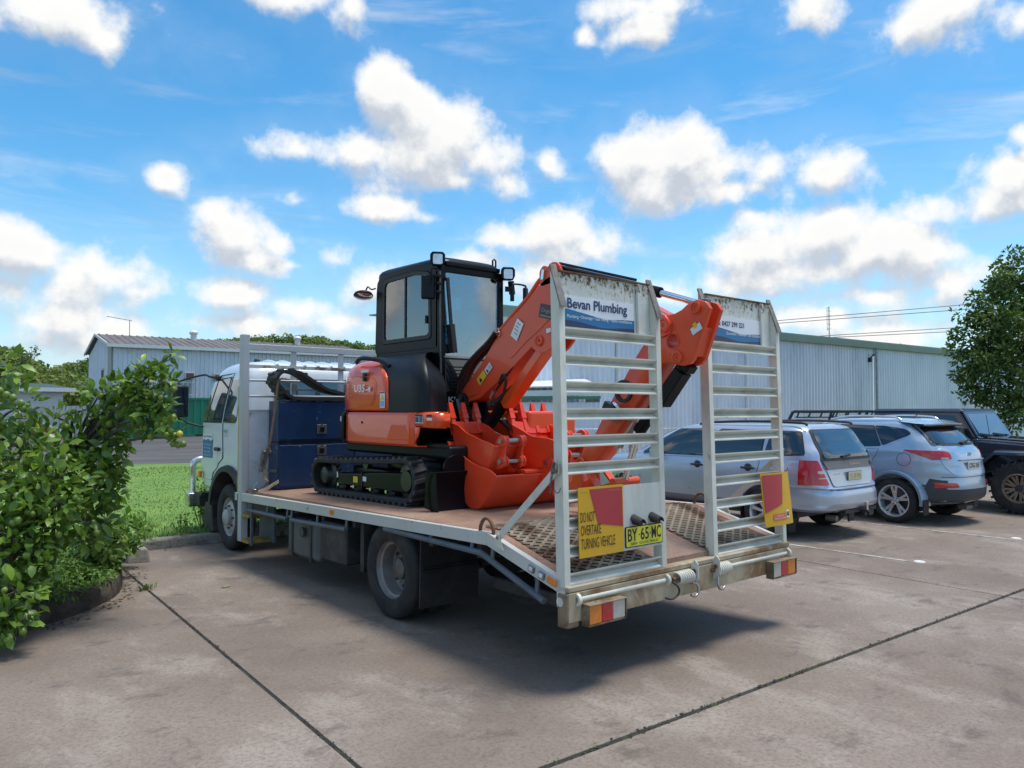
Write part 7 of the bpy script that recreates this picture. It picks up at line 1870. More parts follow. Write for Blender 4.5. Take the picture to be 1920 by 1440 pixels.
# arm cylinder above boom and bucket cylinder under the arm
MB().tube([(1.18, 1.29, 2.865), (1.18, .22, 2.545)], .040, 16).build('arm_cylinder', gloss_black, ex, smooth=50); MB().tube([(1.18, .23, 2.548), (1.18, -.13, 2.425)], .024, 14).build('cylinder_rod', chrome, ex, smooth=60)
MB().tube([(1.12, 1.22, 2.90), (1.12, .40, 2.655)], .012, 6).build('oil_pipe', satin_black, ex)
MB().box((1.18, 1.245, 2.85), (.12, .09, .08), ('X', R(16))).build('cylinder_eye', gloss_black, ex, bevel=.015)
MB().tube([(1.18, -.005, 2.03), (1.18, .43, 1.53)], .048, 16).build('bucket_cylinder', gloss_black, ex, smooth=50)
MB().bar((1.18, .02, 1.965), (1.18, .21, 1.735), .11, .09, up=(0, 1, 1)).build('cylinder_guard', gloss_black, ex, bevel=.008)
MB().box((1.19, -.02, 1.985), (.10, .06, .07), ('X', R(-49))).build('cylinder_clamp', gloss_black, ex, bevel=.008)
MB().tube([(1.18, .43, 1.53), (1.18, .57, 1.16)], .026, 12).build('cylinder_rod', chrome, ex, smooth=60)
for x in (1.085, 1.275):
    MB().bar((x, .93, 1.28), (x, .73, 1.08), .022, .07, up=(1, 0, 0)).build('hitch_link', ko, ex, bevel=.006)
    MB().bar((x, .74, 1.10), (x, .55, 1.15), .022, .06, up=(1, 0, 0)).build('hitch_link', ko, ex, bevel=.006)
    MB().prism(roundpoly([(1.0, 1.27), (.93, 1.22), (.92, 1.02), (1.10, .94), (1.24, 1.0), (1.2, 1.08), (1.04, 1.12)], .03), 'x', x - .012, x + .012).build('quick_hitch', ko, ex, bevel=.004)
MB().cyl((1.04, .57, 1.15), (1.32, .57, 1.15), .03, n=14).build('hitch_pin', ko, ex, smooth=50); MB().cyl((1.04, .735, 1.09), (1.32, .735, 1.09), .03, n=14).build('hitch_pin', steel, ex, smooth=50)
# hoses and valve block on the arm
MB().lathe([(.085, .0), (.085, .02), (.06, .02), (.06, 0)], (AX0, .50, 1.83), (-1, 0, 0), 28, closed=True).build('hose_loop', hose_m, ex, smooth=50)
vb = MB(); vb.box((AX0 - .03, .62, 1.70), (.06, .11, .08), ('X', .5)); vb.cyl((AX0 - .07, .60, 1.69), (AX0 - .03, .60, 1.69), .03, n=10); vb.build('valve_block', black_steel, ex, bevel=.006)
for k, (y, z) in enumerate(((.66, 1.66), (.57, 1.72), (.53, 1.67))): MB().tube(smoothpts([(AX0 - .03, y, z), (AX0 - .07, y - .03, z + .02), (AX0 - .06, y - .08, z - .03), (AX0 - .02, y - .12, z - .06)], 4), .014, 6).build('hose_fitting', (steel, chrome, steel)[k], ex, smooth=60)
for k in range(3): MB().tube([(AX0 + .01 + k * .03, .42, 1.60), (AX0 + .01 + k * .03, .60, 1.40)], .009, 6).build('oil_pipe', steel, ex, smooth=60)

# ================================================================== LOOSE BUCKETS ON THE DECK
def bucket(name, label, x0, x1, wrap, rim, teeth, ears, ear_c, ear_pin, tilt=None, cat='bucket', pitch=None, tl=None, pads=True):
    """wrap: back plate profile from lip round to the top; rim: upper edge of the side plates from lip to top"""
    cy = sum(p[0] for p in wrap) / len(wrap)
    t = thing(name, label, cat, ((x0 + x1) / 2, cy, min(p[1] for p in wrap)))
    W = [(p.x, p.y) for p in smoothpts([(y, z, 0) for y, z in wrap], 4)]; Rm = [(p.x, p.y) for p in smoothpts([(y, z, 0) for y, z in rim], 4)]
    mb = MB(); mb.grid([[(x, y, z) for y, z in W] for x in (x0 + .004, x1 - .004)])
    so = mb.build('shell', bk_o, t, smooth=45); sm = so.modifiers.new('t', 'SOLIDIFY'); sm.thickness = .014; sm.offset = 0
    side = Rm + W[::-1][1:-1]
    for x in (x0, x1 - .016):
        MB().prism(side, 'x', x, x + .016).build('side_plate', bk_o, t, bevel=.004)
    # wear strip along the side plate
    a, b = Rm[-1], W[len(W) // 2]
    st = [(lerp(W[4][0], Rm[-1][0], k) , lerp(W[4][1], Rm[-1][1] - .12, k)) for k in (0.02, .98)]
    lp_ = wrap[0]; d = Vector((lp_[0] - wrap[1][0], lp_[1] - wrap[1][1])).normalized()
    MB().hull8([(x0, lp_[0] - d.x * .10, lp_[1] - d.y * .10), (x1, lp_[0] - d.x * .10, lp_[1] - d.y * .10), (x1, lp_[0] + d.x * .01, lp_[1] + d.y * .01), (x0, lp_[0] + d.x * .01, lp_[1] + d.y * .01)] + [(x, y - .022, z - .006) for x, y, z in ((x0, lp_[0] - d.x * .10, lp_[1] - d.y * .10), (x1, lp_[0] - d.x * .10, lp_[1] - d.y * .10), (x1, lp_[0] + d.x * .01, lp_[1] + d.y * .01), (x0, lp_[0] + d.x * .01, lp_[1] + d.y * .01))]).build('cutting_edge', bk_o, t, bevel=.003)
    if teeth:
        for i in range(teeth):
            x = x0 + .028 + (x1 - x0 - .056) * i / (teeth - 1)
            tp = Vector((lp_[0], lp_[1])); nrm = Vector((-d.y, d.x))
            def q(a, b, w): return [(x - w, tp.x + d.x * a + nrm.x * b, tp.y + d.y * a + nrm.y * b), (x + w, tp.x + d.x * a + nrm.x * b, tp.y + d.y * a + nrm.y * b)]
            sh = MB(); A = q(-.11, -.034, .022) + q(-.11, .030, .022)[::-1]; B = q(.035, -.026, .022) + q(.035, .026, .022)[::-1]; sh.hull8(A + B)
            so2 = sh.build('tooth_shank', bk_o, t, bevel=.006)
            tt = MB(); A = q(.03, -.033, .030) + q(.03, .033, .030)[::-1]; M_ = q(.09, -.026, .027) + q(.09, .030, .027)[::-1]; E_ = q(.185, .018, .021) + q(.185, .030, .021)[::-1]
            tt.hull8(A + M_); tt.hull8(M_ + E_); tt.build('tooth', bk_o, t, bevel=.004)
    for x in ears:
        e = MB(); e.prism(ear_c, 'x', x - .012, x + .012); eo = e.build('hinge_ear', bk_o, t, bevel=.004)
        for (y, z) in ear_pin:
            for s in (-1, 1):
                MB().lathe([(.048, 0), (.048, .014), (.030, .014), (.030, .018), (0, .018)], (x + s * .012, y, z), (s, 0, 0), 22).build('boss', bk_o, eo, smooth=35)
    for (y, z) in ear_pin:
        MB().cyl((ears[0] - .045, y, z), (ears[1] + .045, y, z), .022, n=14).build('pin', steel, t, smooth=50)
    return t
mudw = [(2.294, 1.40), (2.183, 1.189), (2.135, 1.056), (2.058, .925), (1.975, .862), (1.90, .850), (1.82, .865), (1.75, .925), (1.667, 1.03), (1.598, 1.146)]
mudr = [(2.294, 1.40), (2.246, 1.337), (2.168, 1.331), (2.09, 1.307), (1.999, 1.262), (1.851, 1.217), (1.695, 1.191), (1.598, 1.146)]
mud = bucket('mud_bucket', 'wide smooth lipped orange mud bucket at the bottom of the pile', .75, 1.98, mudw, mudr, 0, (1.275, 1.475), roundpoly([(1.72, 1.12), (1.66, 1.19), (1.585, 1.285), (1.52, 1.30), (1.46, 1.27), (1.45, 1.21), (1.52, 1.13), (1.58, 1.0), (1.64, 1.0)], .04), [(1.525, 1.235)])
MB().bx(1.06, 1.70, 1.585, 1.72, 1.150, 1.178).build('top_pad', bk_o, mud, bevel=.006)
MB().lathe([(.045, 0), (.045, .02), (.02, .02), (0, .02)], (1.42, 1.60, .98), (0, -1, -.4), 18).build('boss', bk_o, mud, smooth=40)
aw = [(2.318, 1.575), (2.255, 1.40), (2.20, 1.24), (2.13, 1.12), (2.03, 1.06), (1.90, 1.07), (1.80, 1.15), (1.745, 1.24), (1.69, 1.36), (1.667, 1.385)]
ar = [(2.318, 1.575), (2.206, 1.554), (2.082, 1.492), (1.962, 1.459), (1.844, 1.427), (1.759, 1.412), (1.667, 1.385)]
bucket('digging_bucket', 'narrow orange digging bucket with three teeth standing inside the mud bucket', .80, 1.14, aw, ar, 3, (.875, 1.065), roundpoly([(1.76, 1.40), (1.72, 1.44), (1.68, 1.475), (1.62, 1.47), (1.60, 1.42), (1.63, 1.34), (1.63, 1.30), (1.61, 1.25), (1.64, 1.20), (1.74, 1.18), (1.76, 1.22)], .03), [(1.648, 1.428), (1.655, 1.255)])
def sh_(L, dy, dz=0): return [(y + dy, z + dz) for y, z in L]
bw = [(2.02, 1.575), (1.965, 1.42), (1.90, 1.27), (1.82, 1.185), (1.72, 1.16), (1.62, 1.185), (1.54, 1.25), (1.48, 1.34), (1.42, 1.425)]
brm = [(2.02, 1.575), (1.96, 1.548), (1.85, 1.51), (1.72, 1.462), (1.60, 1.452), (1.50, 1.445), (1.42, 1.425)]
bucket('trenching_bucket', 'orange digging bucket with four teeth behind the left ramp post', 1.25, 1.72, bw, brm, 4, (1.40, 1.60), roundpoly([(1.56, 1.44), (1.50, 1.50), (1.44, 1.52), (1.38, 1.49), (1.38, 1.43), (1.42, 1.36), (1.40, 1.30), (1.44, 1.25), (1.54, 1.24)], .03), [(1.425, 1.465), (1.44, 1.30)])

# ================================================================== TOOLBOX, SPARE TRACK, STRAPS
blue_m = mat('box_blue', (0.006, 0.034, 0.105), 0.40, coat=0.15, var=0.25, vscale=3, dirt=(0.20, 0.26, 0.36), dirt_amt=0.9, dscale=13, dlo=0.625, dhi=0.67, stretch=(1, 1, .55), grime=((.03, .05, .10), .5, 2.5))
TBX0, TBX1, TY0, TY1, TZ0, TZ1 = .30, 2.2, 4.93, 5.20, .795, 1.79
tb_ = thing('toolbox', 'scratched dark blue steel toolbox standing against the headboard', 'toolbox', ((TBX0 + TBX1) / 2, 5.06, TZ0))
MB().bx(TBX0, TBX1, TY0, TY1, TZ0 + .003, TZ1).build('body', blue_m, tb_, bevel=.008)
for z0, z1, x0, x1 in ((1.355, 1.775, TBX0 + .012, 1.235), (.83, 1.29, TBX0 + .012, 1.235), (1.355, 1.775, 1.25, TBX1 - .012), (.83, 1.29, 1.25, TBX1 - .012)):
    p = MB().bx(x0, x1, TY0 - .014, TY0 - .001, z0, z1).build('door_panel', blue_m, tb_, bevel=.005)
    lx, lz = (.82 if x0 < 1 else 1.72), z0 + .11 if z0 > 1 else z1 - .07
    MB().bx(lx - .06, lx + .06, TY0 - .022, TY0 - .012, lz - .055, lz + .055).build('latch', dark_steel, p, bevel=.006)
    MB().box((lx, TY0 - .03, lz), (.055, .016, .065), ('X', .2)).build('handle', satin_black, p, bevel=.008); MB().cyl((lx, TY0 - .022, lz + .062), (lx, TY0 - .034, lz + .062), .010, n=8).build('lock', chrome, p)
MB().bx(TBX0 - .002, TBX1 + .002, TY0 - .008, TY1, 1.315, 1.335).build('rib', satin_black, tb_)
MB().bx(TBX0 - .03, TBX0 - .001, TY0 + .01, TY1 - .05, .985, 1.02).build('side_handle', guard_blue, tb_, bevel=.006)
# second track lying folded on the box
sp_t = thing('spare_track', 'folded black rubber track lying on top of the blue toolbox', 'rubber track', (1.0, 5.05, TZ1))
prof = [(.34, 1.92), (.285, 1.99), (.285, 2.06), (.34, 2.115), (.44, 2.13), (.56, 2.11), (.70, 2.03), (.86, 1.94), (1.02, 1.89), (1.25, 1.875), (1.55, 1.875), (1.9, 1.885), (2.05, 1.87), (2.09, 1.84), (2.05, 1.815), (1.9, 1.812), (1.4, 1.812), (.9, 1.812), (.60, 1.815), (.45, 1.835)]
sm_ = [Vector((p.x, 0, p.y)) for p in smoothpts([(x, z, 0) for x, z in prof], 5, closed=True)]
rows = []
for y in (4.90, 4.915, 5.165, 5.18): rows.append([(p.x, y, p.z) for p in sm_])
cen = []
for i, p in enumerate(sm_):
    d = (sm_[(i + 1) % len(sm_)] - sm_[i - 1]).normalized(); n = Vector((d.z, 0, -d.x)); cen.append((p, n))
outr = [p + n * .0 for p, n in cen]; th = .03
mb = MB(); A = [[(p + n * s).x for p, n in cen] for s in (-.016, .016)]
r1 = [Vector(((p - n * .016).x, 4.90, (p - n * .016).z)) for p, n in cen]; r2 = [Vector(((p + n * .016).x, 4.90, (p + n * .016).z)) for p, n in cen]
r3_ = [v + Vector((0, .28, 0)) for v in r2]; r4_ = [v + Vector((0, .28, 0)) for v in r1]
rr4 = [r1, r2, r3_, r4_, r1]
mb.grid(rr4, closed=True); mb.build('belt', track_rub, sp_t, smooth=40)
lg = MB().box((0, 0, 0), (.030, .14, .022)); lo0 = lg.build('lug', lug_m, sp_t, bevel=.004)
for k, i in enumerate(range(0, len(cen), 3)):
    p, n = cen[i]; d = Vector((-n.z, 0, n.x)); o = lo0 if k == 0 else copy_obj(lo0, sp_t)
    o.location = Vector((p.x, 4.975 if k % 2 else 5.105, p.z)) - n * .024 - WPOS[sp_t]; o.rotation_euler = Matrix((d, Vector((0, 1, 0)), -n)).transposed().to_euler()
strap_m = mat('strap_tan', (.19, .13, .085), .8, var=.25, vscale=15); strap_w = mat('strap_pale', (.50, .42, .30), .8, var=.15, vscale=8)
s1 = thing('ratchet_strap', 'thin tan strap with rusty ratchet running from the spare track down to the deck corner', 'strap', (.1, 5.15, .8))
pts = [Vector(v) for v in ((.40, 4.89, 2.03), (.325, 4.885, 2.045), (.28, 4.89, 1.99), (.255, 4.90, 1.80), (.235, 4.905, 1.60), (.205, 4.915, 1.36), (.18, 4.93, 1.24))]
ps = smoothpts(pts, 4); mb = MB(); mb.grid([[p + Vector((.014, .004, 0)) for p in ps], [p - Vector((.014, .004, 0)) for p in ps]]); o = mb.build('webbing', strap_m, s1); o.modifiers.new('t', 'SOLIDIFY').thickness = .004
rt = MB(); rt.bar((.19, 4.93, 1.27), (.135, 4.95, 1.06), .045, .03, up=(0, 1, 0)); rt.cyl((.13, 4.94, 1.22), (.22, 4.94, 1.22), .022, n=10); rt.bar((.125, 4.93, 1.24), (.09, 4.95, 1.00), .012, .04, up=(0, 1, 0)); rt.bar((.165, 4.93, 1.24), (.12, 4.95, 1.0), .012, .04, up=(0, 1, 0)); rt.build('ratchet', dark_steel, s1, bevel=.004)
ps = smoothpts([(.15, 4.94, 1.06), (.15, 4.93, .95), (.175, 4.91, .90), (.14, 4.91, .85), (.07, 4.93, .815), (.04, 5.0, .79)], 5); mb = MB(); mb.grid([[p + Vector((.018, .01, 0)) for p in ps], [p - Vector((.018, .01, 0)) for p in ps]]); o = mb.build('tail', strap_m, s1); o.modifiers.new('t', 'SOLIDIFY').thickness = .004
MB().tube(smoothpts([(.06, 4.90, .90), (.03, 4.92, .86), (.03, 4.95, .82), (.08, 4.94, .81)], 4), .008, 6).build('hook', steel, s1, smooth=60)
s2 = thing('webbing_strap', 'pale flat strap with black lettering lying across the front deck corner', 'strap', (.2, 5.0, .8))
ps = smoothpts([(.05, 4.86, deck_z(4.9) + .006), (.14, 4.885, deck_z(4.9) + .02), (.22, 4.90, deck_z(4.9) + .06), (.30, 4.905, deck_z(4.9) + .10)], 4)
mb = MB(); mb.grid([[p + Vector((0, 0, .022)) for p in ps], [p - Vector((0, 0, .018)) for p in ps]]); o = mb.build('webbing', strap_w, s2); o.modifiers.new('t', 'SOLIDIFY').thickness = .003
mb = MB().text('LC 2500', (.14, 4.878, deck_z(4.9) + .008), Vector((.86, .1, .40)).normalized(), EZ, w=.13, h=.018, mi=0); mb.build('strap_lettering', ink_black, s2)
# ================================================================== PARKED CARS
def car_paint(name, col, metal=.55, rough=.32):
    return mat(name, col, rough, metal=metal, coat=1.0, var=.03, vscale=3)
silver = car_paint('paint_silver', (.46, .53, .64)); silver_b = car_paint('paint_ice_blue', (.36, .48, .62)); navy = car_paint('paint_dark_navy', (.010, .014, .030), metal=.2, rough=.3)
trim_dark = mat('car_trim', (.035, .037, .042), .55, var=.1)
car_glass = mat('car_glass', (.018, .024, .030), .02, spec=.8, coat=1.0)
tint_glass = mat('tinted_glass', (.008, .009, .012), .02, spec=.8, coat=1.0)
plate_w = mat('plate_white', (.66, .66, .62), .45, var=.05); plate_c = mat('plate_cream', (.62, .57, .38), .5, var=.1, vscale=10)
def spoke_wheel(root, x, y, z, s, Rr, W, rr, spokes, twin, mrim, lugs=0, beadlock=False):
    """x outer face, s = outward sign"""
    wr = sub('wheel', (x, y, z), root)
    tyre_mesh((x - s * W / 2, y, z), (1, 0, 0), Rr, W, rr, lugs, .012 if not lugs else .016).build('tyre', tyre_m, wr, smooth=40)
    o = (x - s * .022, y, z)
    mb = MB().lathe([(rr + .012, .0), (rr + .014, .010), (rr - .004, .014), (rr - .022, -.01), (rr - .03, -.12), (rr * .9, -.15)], o, (s, 0, 0), 40, caps=False)
    rim = mb.build('rim', mrim, wr, smooth=40)
    MB().lathe([(rr * .9, -.10), (0, -.10)], o, (s, 0, 0), 32).build('brake', dark_steel, rim)
    sp = MB()
    for i in range(spokes):
        a0 = 6.283 * i / spokes + .3
        for da in ((-.17, .17) if twin else (0,)):
            a = a0 + da; c, sn = math.cos(a), math.sin(a); c0, s0 = math.cos(a0), math.sin(a0)
            p0 = Vector((o[0] - s * .035, y + c0 * rr * .18, z + s0 * rr * .18)); p1 = Vector((o[0] - s * .008, y + c * rr * .95, z + sn * rr * .95))
            w0, w1 = rr * .16, rr * (.17 if twin else .26); t = Vector((0, -sn, c)); q = []
            for p, w in ((p0, w0), (p1, w1)): q += [p - t * w / 2 - EX * s * .03, p + t * w / 2 - EX * s * .03, p + t * w / 2, p - t * w / 2]
            sp.hull8(q)
    sp.build('spokes', mrim, rim, bevel=.006)
    MB().lathe([(rr * .26, -.05), (rr * .26, -.025), (rr * .14, -.015), (0, -.015)], o, (s, 0, 0), 20).build('hub_cap', mrim if not beadlock else trim_dark, rim, smooth=35)
    nb = MB()
    for i in range(5):
        a = 6.283 * i / 5; nb.cyl((o[0] - s * .04, y + rr * .20 * math.cos(a), z + rr * .20 * math.sin(a)), (o[0] - s * .018, y + rr * .20 * math.cos(a), z + rr * .20 * math.sin(a)), .011, n=6)
    nb.build('wheel_nuts', trim_dark, rim)
    return wr
def arches(body, hw, ys, z, r, depth=.32):
    cut = []
    for y in ys:
        for s in (-1, 1): cut.append(MB().cyl((s * (hw - depth), y, z), (s * (hw + .2), y, z), r, n=40))
    boolean_cut(body, cut)
def arch_liner(root, hw, ys, z, r, depth=.30):
    for y in ys:
        for s in (-1, 1):
            rows = []
            for t in range(-20, 201, 10): rows.append([(s * (hw - .03), y + (r + .004) * math.cos(R(t)), z + (r + .004) * math.sin(R(t))), (s * (hw - depth), y + (r + .004) * math.cos(R(t)), z + (r + .004) * math.sin(R(t)))])
            MB().grid(rows).build('arch_liner', trim_dark, root)
def mirror_pair(root, m, x, y, z):
    for s in (-1, 1):
        b = MB(); b.box((s * (x + .09), y, z), (.19, .10, .13)); o = b.build('door_mirror', m, root, bevel=.035, seg=3); MB().bar((s * (x - .02), y, z - .04), (s * (x + .03), y, z - .03), .05, .03).build('stalk', trim_dark, o)

def wrap_light(sh, sd, y_side, x_in, zlo, zhi, root, N=16, M=5, off=.014):
    """lamp that wraps the rear corner from y_side on the flank to x_in on the back"""
    s = 1 if sd == 'R' else -1
    def P(t, z, o):
        _, yf, yr, hw, nf, nr = sh.at(z); yc = (yf + yr) / 2; L = (yf - yr) / 2
        a0 = math.asin(min(1, (yc - y_side) / L) ** (nr / 2)); a1 = math.acos(min(1, x_in / hw) ** (nr / 2)); a = lerp(a0, a1, t)
        x, y = hw * math.cos(a) ** (2 / nr), yc - L * math.sin(a) ** (2 / nr); n = Vector((math.cos(a), -math.sin(a)))
        return (s * (x + n.x * o), y + n.y * o, z)
    g = [[P(i / N, lerp(zlo(i / N), zhi(i / N), j / M), off) for j in range(M + 1)] for i in range(N + 1)]
    mb = MB().grid(g); k = lambda r: [P(i / N, r(i / N), -.004) for i in range(N + 1)]
    mb.grid([[q[0] for q in g], k(zlo)]); mb.grid([[q[-1] for q in g], k(zhi)]); mb.grid([g[-1], [P(1, lerp(zlo(1), zhi(1), j / M), -.004) for j in range(M + 1)]])
    return mb.build('tail_light', red_lens, root, smooth=40)
# ---------------------------------------------------------------- silver station wagon
def wagon():
    root = thing('station_wagon', 'silver station wagon with roof rails and red tail lights parked right beside the truck', 'car', (0, 0, 0))
    lo = Shell([(.36, 4.28, .12, .79, 5, 7), (.40, 4.38, .04, .835, 5, 6), (.46, 4.43, .0, .858, 4, 5), (.58, 4.42, .005, .866, 4, 5), (.655, 4.40, .035, .867, 4, 5), (.69, 4.38, .11, .868, 4, 9), (.82, 4.34, .135, .866, 4, 9), (.90, 4.24, .15, .858, 4, 9), (.955, 3.95, .165, .845, 4, 9), (1.0, 3.45, .175, .832, 5, 9), (1.03, 3.25, .18, .82, 5, 9)])
    up = Shell([(1.0, 3.42, .165, .822, 6, 8), (1.08, 3.26, .175, .808, 6, 8), (1.25, 2.96, .285, .765, 6, 8), (1.40, 2.62, .375, .715, 6, 8), (1.455, 2.44, .43, .67, 5, 7), (1.487, 2.22, .53, .57, 5, 6), (1.50, 2.0, .72, .42, 4, 4)])
    b = lo.mesh().build('body', silver, root, smooth=40); arches(b, .868, (.92, 3.42), .32, .365)
    up.mesh().build('cabin', silver, root, smooth=40)
    arch_liner(root, .868, (.92, 3.42), .32, .365)
    for y in (.92, 3.42):
        for s in (-1, 1): spoke_wheel(root, s * .862, y, .31, s, .31, .20, .205, 7, False, alloy)
    for sd in 'LR':
        W = [roundpoly(p, r) for p, r in (([(.36, 1.10), (.46, 1.40), (.85, 1.405), (.92, 1.08)], .05), ([(.98, 1.07), (.95, 1.405), (1.68, 1.41), (1.78, 1.04)], .04), ([(1.88, 1.035), (1.80, 1.41), (2.42, 1.405), (3.05, 1.06), (3.05, 1.03)], .03))]
        for k, w in enumerate(W):
            patch(up, sd, [(lerp(p[0], sum(q[0] for q in w) / len(w), -.035), lerp(p[1], 1.23, -.06)) for p in w], 'window_surround', trim_dark, root, off=.006)
            patch(up, sd, w, 'window', car_glass, root, off=.010)
        d2 = [(.98, 1.0), (1.02, .74), (1.20, .58), (1.27, .38), (1.80, .38), (1.84, 1.0)]; d1 = [(1.86, 1.0), (1.82, .38), (2.96, .38), (3.05, .60), (3.08, 1.0)]
        for d in (d2, d1):
            dd = patch(lo, sd, d, 'door', silver, root, off=.007, N=12); outline(lo, sd, d, 'door_seam', trim_dark, root, r=.004, off=.003)
            hy = d[0][0] + (.16 if d is d2 else .12); s = 1 if sd == 'R' else -1; hx = s * (lo.sx(hy, .90) + .012)
            MB().box((hx + s * .018, hy, .90), (.022, .21, .030)).build('door_handle', trim_dark, dd, bevel=.010); MB().lathe([(.0, .012), (.045, .006), (.055, 0)], (hx, hy, .905), (s, 0, 0), 16).build('handle_cup', trim_dark, dd, smooth=50)
            patch(lo, sd, [(d[0][0] + .26, .56), (d[0][0] + .26, .545), (d[0][0] + .84, .545), (d[0][0] + .84, .56)], 'door_moulding', silver, dd, off=.018, N=2)
            patch(lo, sd, [(d[0][0] + .26, .50), (d[0][0] + .26, .485), (d[0][0] + .84, .485), (d[0][0] + .84, .50)], 'door_moulding', silver, dd, off=.018, N=2)
        patch(lo, sd, [(1.29, .365), (1.29, .45), (3.04, .45), (3.04, .365)], 'sill_cladding', mat('cladding_grey', (.20, .21, .235), .5), root, off=.012, M=14, N=4)
        lt = wrap_light(lo, sd, .42, .60, lambda t: .72, lambda t: 1.035 if t < .72 else lerp(1.035, .735, (t - .72) / .28), root)
        s = 1 if sd == 'R' else -1
        for z0, z1, x0, x1, mm in ((.865, .90, .66, .76, white_lens), (.80, .813, .64, .77, white_lens)):
            patch(lo, 'B', [(s * x0 if s > 0 else -x1, z0), (s * x1 if s > 0 else -x0, z0), (s * x1 if s > 0 else -x0, z1), (s * x0 if s > 0 else -x1, z1)], 'lens_strip', mm, lt, off=.018, N=3, M=4)
    # tailgate: glass, garnish, handle panel, plate
    tg = [(-.62, .73), (.62, .73), (.66, .98), (-.66, .98)]
    TG = patch(lo, 'B', roundpoly([(-.50, .69), (.50, .69), (.64, .99), (-.64, .99)], .05), 'tailgate', silver, root, off=.012, N=8)
    patch(up, 'B', roundpoly([(-.665, 1.005), (.665, 1.005), (.575, 1.43), (-.575, 1.43)], .05), 'glass_surround', trim_dark, TG, off=.012)
    patch(up, 'B', roundpoly([(-.615, 1.06), (.615, 1.06), (.535, 1.415), (-.535, 1.415)], .05), 'rear_glass', car_glass, TG, off=.016)
    gm = mat('garnish_grey', (.13, .13, .135), .45)
    patch(lo, 'B', roundpoly([(-.60, .915), (.60, .915), (.645, 1.02), (-.645, 1.02)], .03), 'garnish', gm, TG, off=.030, thick=.02, N=5)
    g = MB().text('SUBARU', (-.04, lo.ry(0, .96) - .036, .955), EX, EZ, w=.30, h=.032, mi=0, bold=.03); g.build('lettering', chrome, TG)
    MB().lathe([(.036, 0), (.036, .01), (0, .014)], (.56, lo.ry(.56, .96) - .03, .965), (0, -1, 0), 20).build('badge', mat('badge_blue', (.02, .03, .10), .2, coat=1), TG, smooth=40)
    py = lo.ry(.0, .82) - .03
    pl = MB().bx(.0 - .14, .0 + .23, py - .008, py, .755, .872, 0); pl.bx(.0 - .135, .225, py - .010, py - .008, .76, .867, 1); pl.text('YL 59 MH', (-.10, py - .012, .778), EX, EZ, w=.29, h=.066, mi=2)
    o = pl.build('number_plate', [trim_dark, plate_c, mat('plate_ink', (.30, .28, .17), .5)], TG); o['label'] = 'faded cream number plate'
    MB().bx(-.47, -.30, lo.ry(-.4, .86) - .02, lo.ry(-.4, .86) - .013, .85, .858).build('name_badge', chrome, TG)
    w = MB(); w.bar((-.02, .17, 1.075), (-.42, .165, 1.045), .02, .02); w.bar((.02, .16, 1.09), (-.20, .15, 1.07), .035, .03); w.build('rear_wiper', trim_dark, TG)
    patch(lo, 'B', [(-.60, .655), (.60, .655), (.60, .665), (-.60, .665)], 'bumper_seam', trim_dark, root, off=.012, N=2)
    patch(lo, 'B', roundpoly([(-.66, .42), (.66, .42), (.60, .48), (-.60, .48)], .03), 'bumper_lip', mat('bumper_grey', (.40, .42, .45), .4, metal=.4, coat=.6), root, off=.010, N=4)
    MB().bx(-.30, .55, .06, .16, .33, .38).build('tow_bar', trim_dark, root, bevel=.01); MB().lathe([(.0, .12), (.024, .11), (.026, .09), (.015, .06), (.02, 0)], (.12, -.02, .36), (0, 0, 1), 14).build('tow_ball', chrome, root, smooth=60); MB().bx(.09, .15, -.05, .10, .335, .365).build('tow_tongue', trim_dark, root)
    for x, y in ((.30, .02), (.38, .03), (.22, .04)): MB().bx(x - .03, x + .03, y, y + .06, .27, .34).build('trailer_socket', trim_dark, root, bevel=.008)
    MB().lathe([(.04, 0), (.04, .14)], (-.45, .10, .28), (0, 1, 0), 12).build('exhaust', dark_steel, root)
    for s in (-1, 1):
        MB().tube(smoothpts([(s * .60, .42, 1.475), (s * .60, .50, 1.515), (s * .605, 1.2, 1.53), (s * .60, 2.0, 1.50), (s * .60, 2.12, 1.455)], 4), .018, 8).build('roof_rail', trim_dark, root, smooth=60)
        MB().box((s * .79, .54, .21), (.16, .02, .24)).build('mud_flap', black_rubber, root)
    MB().box((-.15, .95, 1.50), (.02, .02, .03)).build('aerial_base', trim_dark, root)
    patch(up, 'F', [(-.68, 1.06), (.68, 1.06), (.60, 1.40), (-.60, 1.40)], 'windscreen', car_glass, root, off=.008)
    patch(lo, 'F', [(-.82, .64), (-.45, .62), (-.45, .80), (-.80, .80)], 'headlight', lamp_lens, root, off=.01); patch(lo, 'F', [(.45, .62), (.82, .64), (.80, .80), (.45, .80)], 'headlight', lamp_lens, root, off=.01)
    patch(lo, 'F', [(-.38, .62), (.38, .62), (.38, .76), (-.38, .76)], 'grille', trim_dark, root, off=.01)
    mirror_pair(root, silver, .83, 2.72, 1.04)
    MB().bx(-.72, .72, .5, 4.1, .27, .37).build('underbody', trim_dark, root)
    return root
wg = wagon(); wg.location = (6.86, 1.49, 0); wg.rotation_euler = (0, 0, R(-.5))

